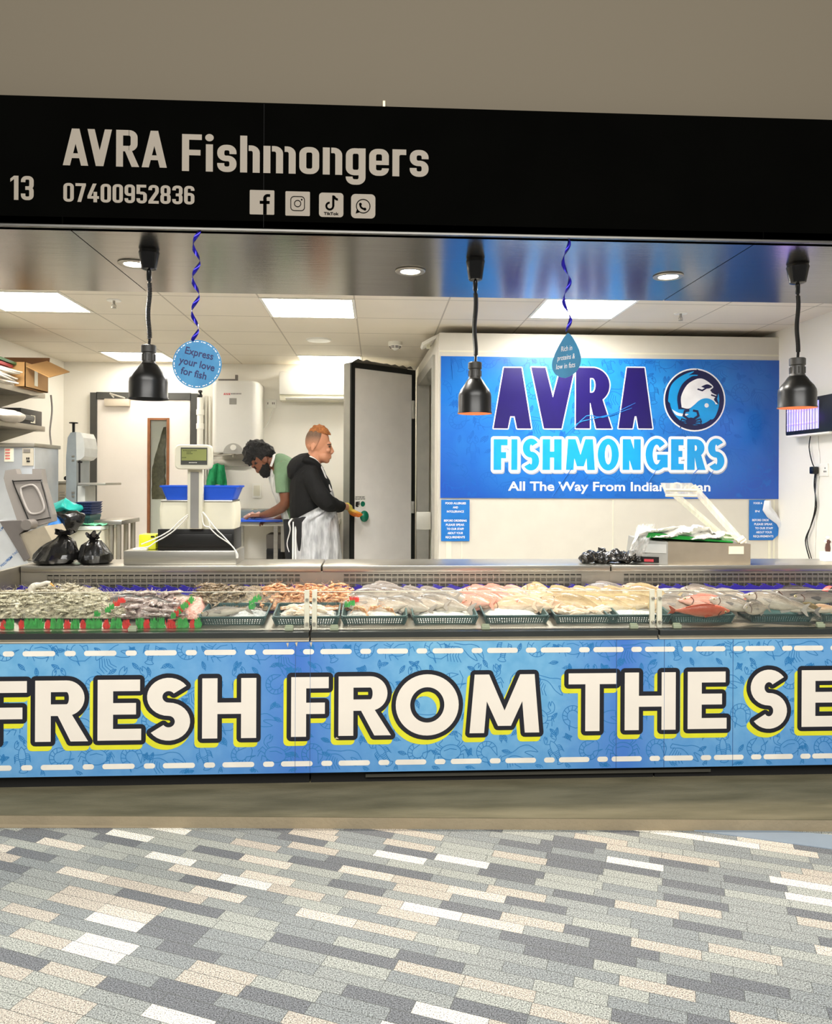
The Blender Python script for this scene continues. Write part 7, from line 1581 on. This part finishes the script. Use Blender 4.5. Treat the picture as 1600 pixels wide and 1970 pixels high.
def squid_mesh(nm, m):
    mb = MB(); mb.tube([(-.5, 0, 0), (-.42, 0, .01), (-.2, 0, .02), (.1, 0, .01), (.22, 0, 0)], [.01, .06, .12, .11, .07], 12, flat=.7); mb.ell((.26, 0, 0), (.07, .06, .06), 10, 8)
    for i in range(6): a = (i-2.5)*.22; mb.tube([(.3, .02*(i-2.5), 0), (.42, math.sin(a)*.12, .03), (.55, math.sin(a)*.26, -.01), (.62, math.sin(a)*.3, .03)], [.018, .015, .011, .006], 5)
    mb.prism([(-.48, 0, 0), (-.3, .14, .0), (-.24, .0, .01), (-.3, -.14, 0)], (0, 0, .015)); return mb.build(nm, m, loc=(0, 0, 0))
pile(228, 352, 1197, 1160, hp2, 34, lambda n_: squid_mesh(n_, PM['mv']), .13, 'glistening mauve squid in the heap left of the parsley strip', 'mauve squid in the left counter', 'squid', 'squid', .01)
hp3 = lambda u, v: .03+.045*v
mound(355, 585, 1180, 1150, hp3, mat('brown_mass_shade', (64, 52, 38), .4, scale=45, c2=(150, 130, 100), bump=1, bscale=80), 'mass of brown prawns under the single ones behind the first baskets', seed=3)  # darkened copy of the brown shell colour, for shade in the gaps
pile(365, 480, 1180, 1152, hp3, 80, lambda n_: prawn_mesh(n_, PM['dk'], .7), .058, 'brown raw prawn behind the first basket', 'brown prawns behind the first basket', 'brown_prawn')
mound(488, 700, 1180, 1152, hp3, mat('orange_mass_shade', (130, 76, 44), .4, scale=45, c2=(214, 166, 122), bump=1, bscale=80), 'mass of cooked prawns under the single orange ones', seed=4)  # darkened orange, shade under the single prawns painted in
pile(490, 690, 1180, 1152, hp3, 130, lambda n_: prawn_mesh(n_, PM['or'], .75), .062, 'orange prawn in the row either side of the left glass joint', 'orange prawns at the left glass joint', 'orange_prawn')
# pink mince / roe heap by the parsley strip
mound(322, 400, 1198, 1168, lambda u, v: .03+.03*v, mat('pink_roe', (226, 150, 134), .35, scale=60, c2=(244, 200, 186), bump=1, bscale=150), 'heap of pink minced fish left of the first basket', 'pink_mince', 24, 12, 5)
# squids etc in baskets
def inbasket(i, n, mk, L, lab, grp, name, cat, h=.03, sx_=.11):
    x, y, z = BC[i]; first = None
    for j in range(n):
        xx = x+random.uniform(-sx_, sx_); yy = y+random.uniform(-.07, .07)
        if first is None: o = first = mk(name)
        else: o = first.copy(); COL.objects.link(o)
        s = L*random.uniform(.85, 1.2); o.matrix_local = Matrix.Translation((xx, yy, zd(yy)+h+random.uniform(0, .012))) @ Matrix.Rotation(random.choice((0, PI))+random.uniform(-.7, .7), 4, 'Z') @ Matrix.Rotation(random.uniform(-.3, .3), 4, 'Y') @ Matrix.Diagonal((s, s, s, 1)); tag(o, lab, cat, grp)
inbasket(0, 3, lambda n_: squid_mesh(n_, PM['mv']), .08, 'small pinkish squid on ice in the first basket from the left', 'small squid in the first basket', 'small_squid', 'squid')
inbasket(1, 18, lambda n_: squid_mesh(n_, PM['sq']), .09, 'pale squid strip in the basket straddling the left glass joint', 'pale squid at the left glass joint', 'pale_squid', 'squid', .034)
inbasket(2, 5, lambda n_: prawn_mesh(n_, PM['or'], .4), .09, 'orange pink prawn leg on ice in the basket right of the left glass joint', 'orange legs on ice', 'prawn_leg', 'prawn', .036)
inbasket(5, 26, lambda n_: squid_mesh(n_, PM['sq']), .10, 'pinkish squid heaped in the sixth basket from the left', 'pinkish squid in one basket', 'pink_squid', 'squid', .036)
# ---- plastic parsley garland ----
M['parsley'] = mat('green_plastic_parsley', (70, 178, 84), .6, var=.25, scale=40); M['redpl'] = mat('red_plastic_flower', (236, 60, 54), .5, var=.15, scale=40)
def tuft(mb, c, w, h, n=26):
    for i in range(n):
        a = random.uniform(0, 2*PI); r = random.random(); b0 = c+Vector((w*r*math.cos(a)*.8, w*.5*r*math.sin(a), 0)); tip = b0+Vector((random.uniform(-.5, .5)*w*.6, random.uniform(-.5, .3)*w*.5, h*random.uniform(.35, 1.15))); s = Vector((.0022, 0, 0)); u = Vector((0, .002, 0))
        m_ = (b0+tip)/2+Vector((random.uniform(-.004, .004), 0, .0)); mb.add([b0-s*.6, b0+s*.6, m_-s*1.3, m_+s*1.3, tip, b0+u, m_+u], [(0, 1, 3, 2), (2, 3, 4), (0, 2, 6, 5), (1, 5, 6, 3), (2, 4, 6), (3, 6, 4)])
gseq = [(-20, 8, 'r'), (3, 6, 'r'), (12, 14, 'g'), (38, 8, 'r'), (48, 36, 'g'), (88, 8, 'r'), (98, 22, 'g'), (124, 10, 'r'), (137, 16, 'g'), (156, 8, 'r'), (166, 28, 'g'), (199, 12, 'r'), (212, 22, 'g'), (237, 14, 'r'), (262, 14, 'g'), (277, 10, 'r'), (290, 26, 'g'), (322, 16, 'r'), (340, 22, 'g'), (366, 8, 'r'), (376, 10, 'g')]
t = thing('parsley_garland', P(190, 1203, 3.68), 'plastic garland of green parsley and red flowers along the left front ledge', 'garland')
for x, w, c_ in gseq:
    mb = MB(); ww = w*3.68/F/2
    nn = max(1, int(w/9))
    for i in range(nn): c = P(x+w*(i+.5)/nn, 1203, 3.655); c.z = zd(3.655)+.001; tuft(mb, c, max(.012, ww/nn*1.3), .050 if c_ == 'g' else .042, 80)
    mb.build('green_tuft' if c_ == 'g' else 'red_flower', M['parsley'] if c_ == 'g' else M['redpl'], t, smooth=False)
mb = MB(); a = P(-30, 1204, 3.65); b = P(388, 1204, 3.65); mb.box((a.x, 3.64, zd(3.65)), (b.x, 3.668, zd(3.65)+.003)); mb.build('garland_base', M['parsley'], t, smooth=False)
t = thing('parsley_strip', deck(350, 1165, .04), 'second plastic parsley strip running back between squid and pink mince', 'garland')
for i in range(9):
    f = i/8; mb = MB(); p = deck(333+36*f, 1190-33*f, .045+.02*f); tuft(mb, p, .018, .03, 26); r_ = i in (1, 3, 6); mb.build('red_flower' if r_ else 'green_tuft', M['redpl'] if r_ else M['parsley'], t, smooth=False)
for pts, lab in (([(207, 1178, 'g'), (215, 1172, 'g'), (224, 1166, 'r'), (234, 1160, 'r'), (186, 1186, 'g')], 'small sprig of plastic parsley lying on the prawn heap'), ([(484, 1164, 'g'), (490, 1158, 'g'), (483, 1172, 'g'), (497, 1154, 'g')], 'green parsley sprig between the brown and orange prawns'), ([(668, 1168, 'g'), (678, 1165, 'g'), (684, 1158, 'r'), (676, 1158, 'r')], 'parsley sprig between the orange prawns and silver fish')):
    t = thing('parsley_sprig', deck(pts[0][0], pts[0][1], .06), lab, 'garland')
    for x, y, c_ in pts: mb = MB(); tuft(mb, deck(x, y, .072), .02, .03, 26); mb.build('green_tuft' if c_ == 'g' else 'red_flower', M['parsley'] if c_ == 'g' else M['redpl'], t, smooth=False)
# white bird ornament
t = thing('bird_ornament', P(78, 1140, 4.1), 'small white bird ornament with an orange beak behind the prawn heap', 'ornament')
q = fv(4.1); k = 4.1/F
mb = MB(); tb(mb, [q(58, 1160), q(60, 1138), q(66, 1128), q(79, 1125), q(90, 1121), q(97, 1122)], [8*k, 8*k, 7*k, 4.5*k, 4*k, 3.5*k], 12); mb.build('bird_body', mat('ornament_white', (222, 216, 200), .5, var=.06), t, mods=REM(.005, 2))
mb = MB(); tb(mb, [q(97, 1123), q(102, 1127), q(106, 1133)], [2.6*k, 1.8*k, .5*k], 8); mb.build('beak', mat('beak_orange', (226, 160, 50), .4), t)
# yellow marker tip at the left edge
mb = MB(); q = fv(4.25); tb(mb, [q(-6, 1115), q(4, 1106), q(12, 1101), q(16, 1099)], [.012, .014, .009, .003], 10); tag(mb.build('yellow_claw', mat('yellow_claw', (222, 190, 60), .4, var=.3, scale=20)), 'yellow crab claw poking in at the left edge beside the end panel', 'crab claw')
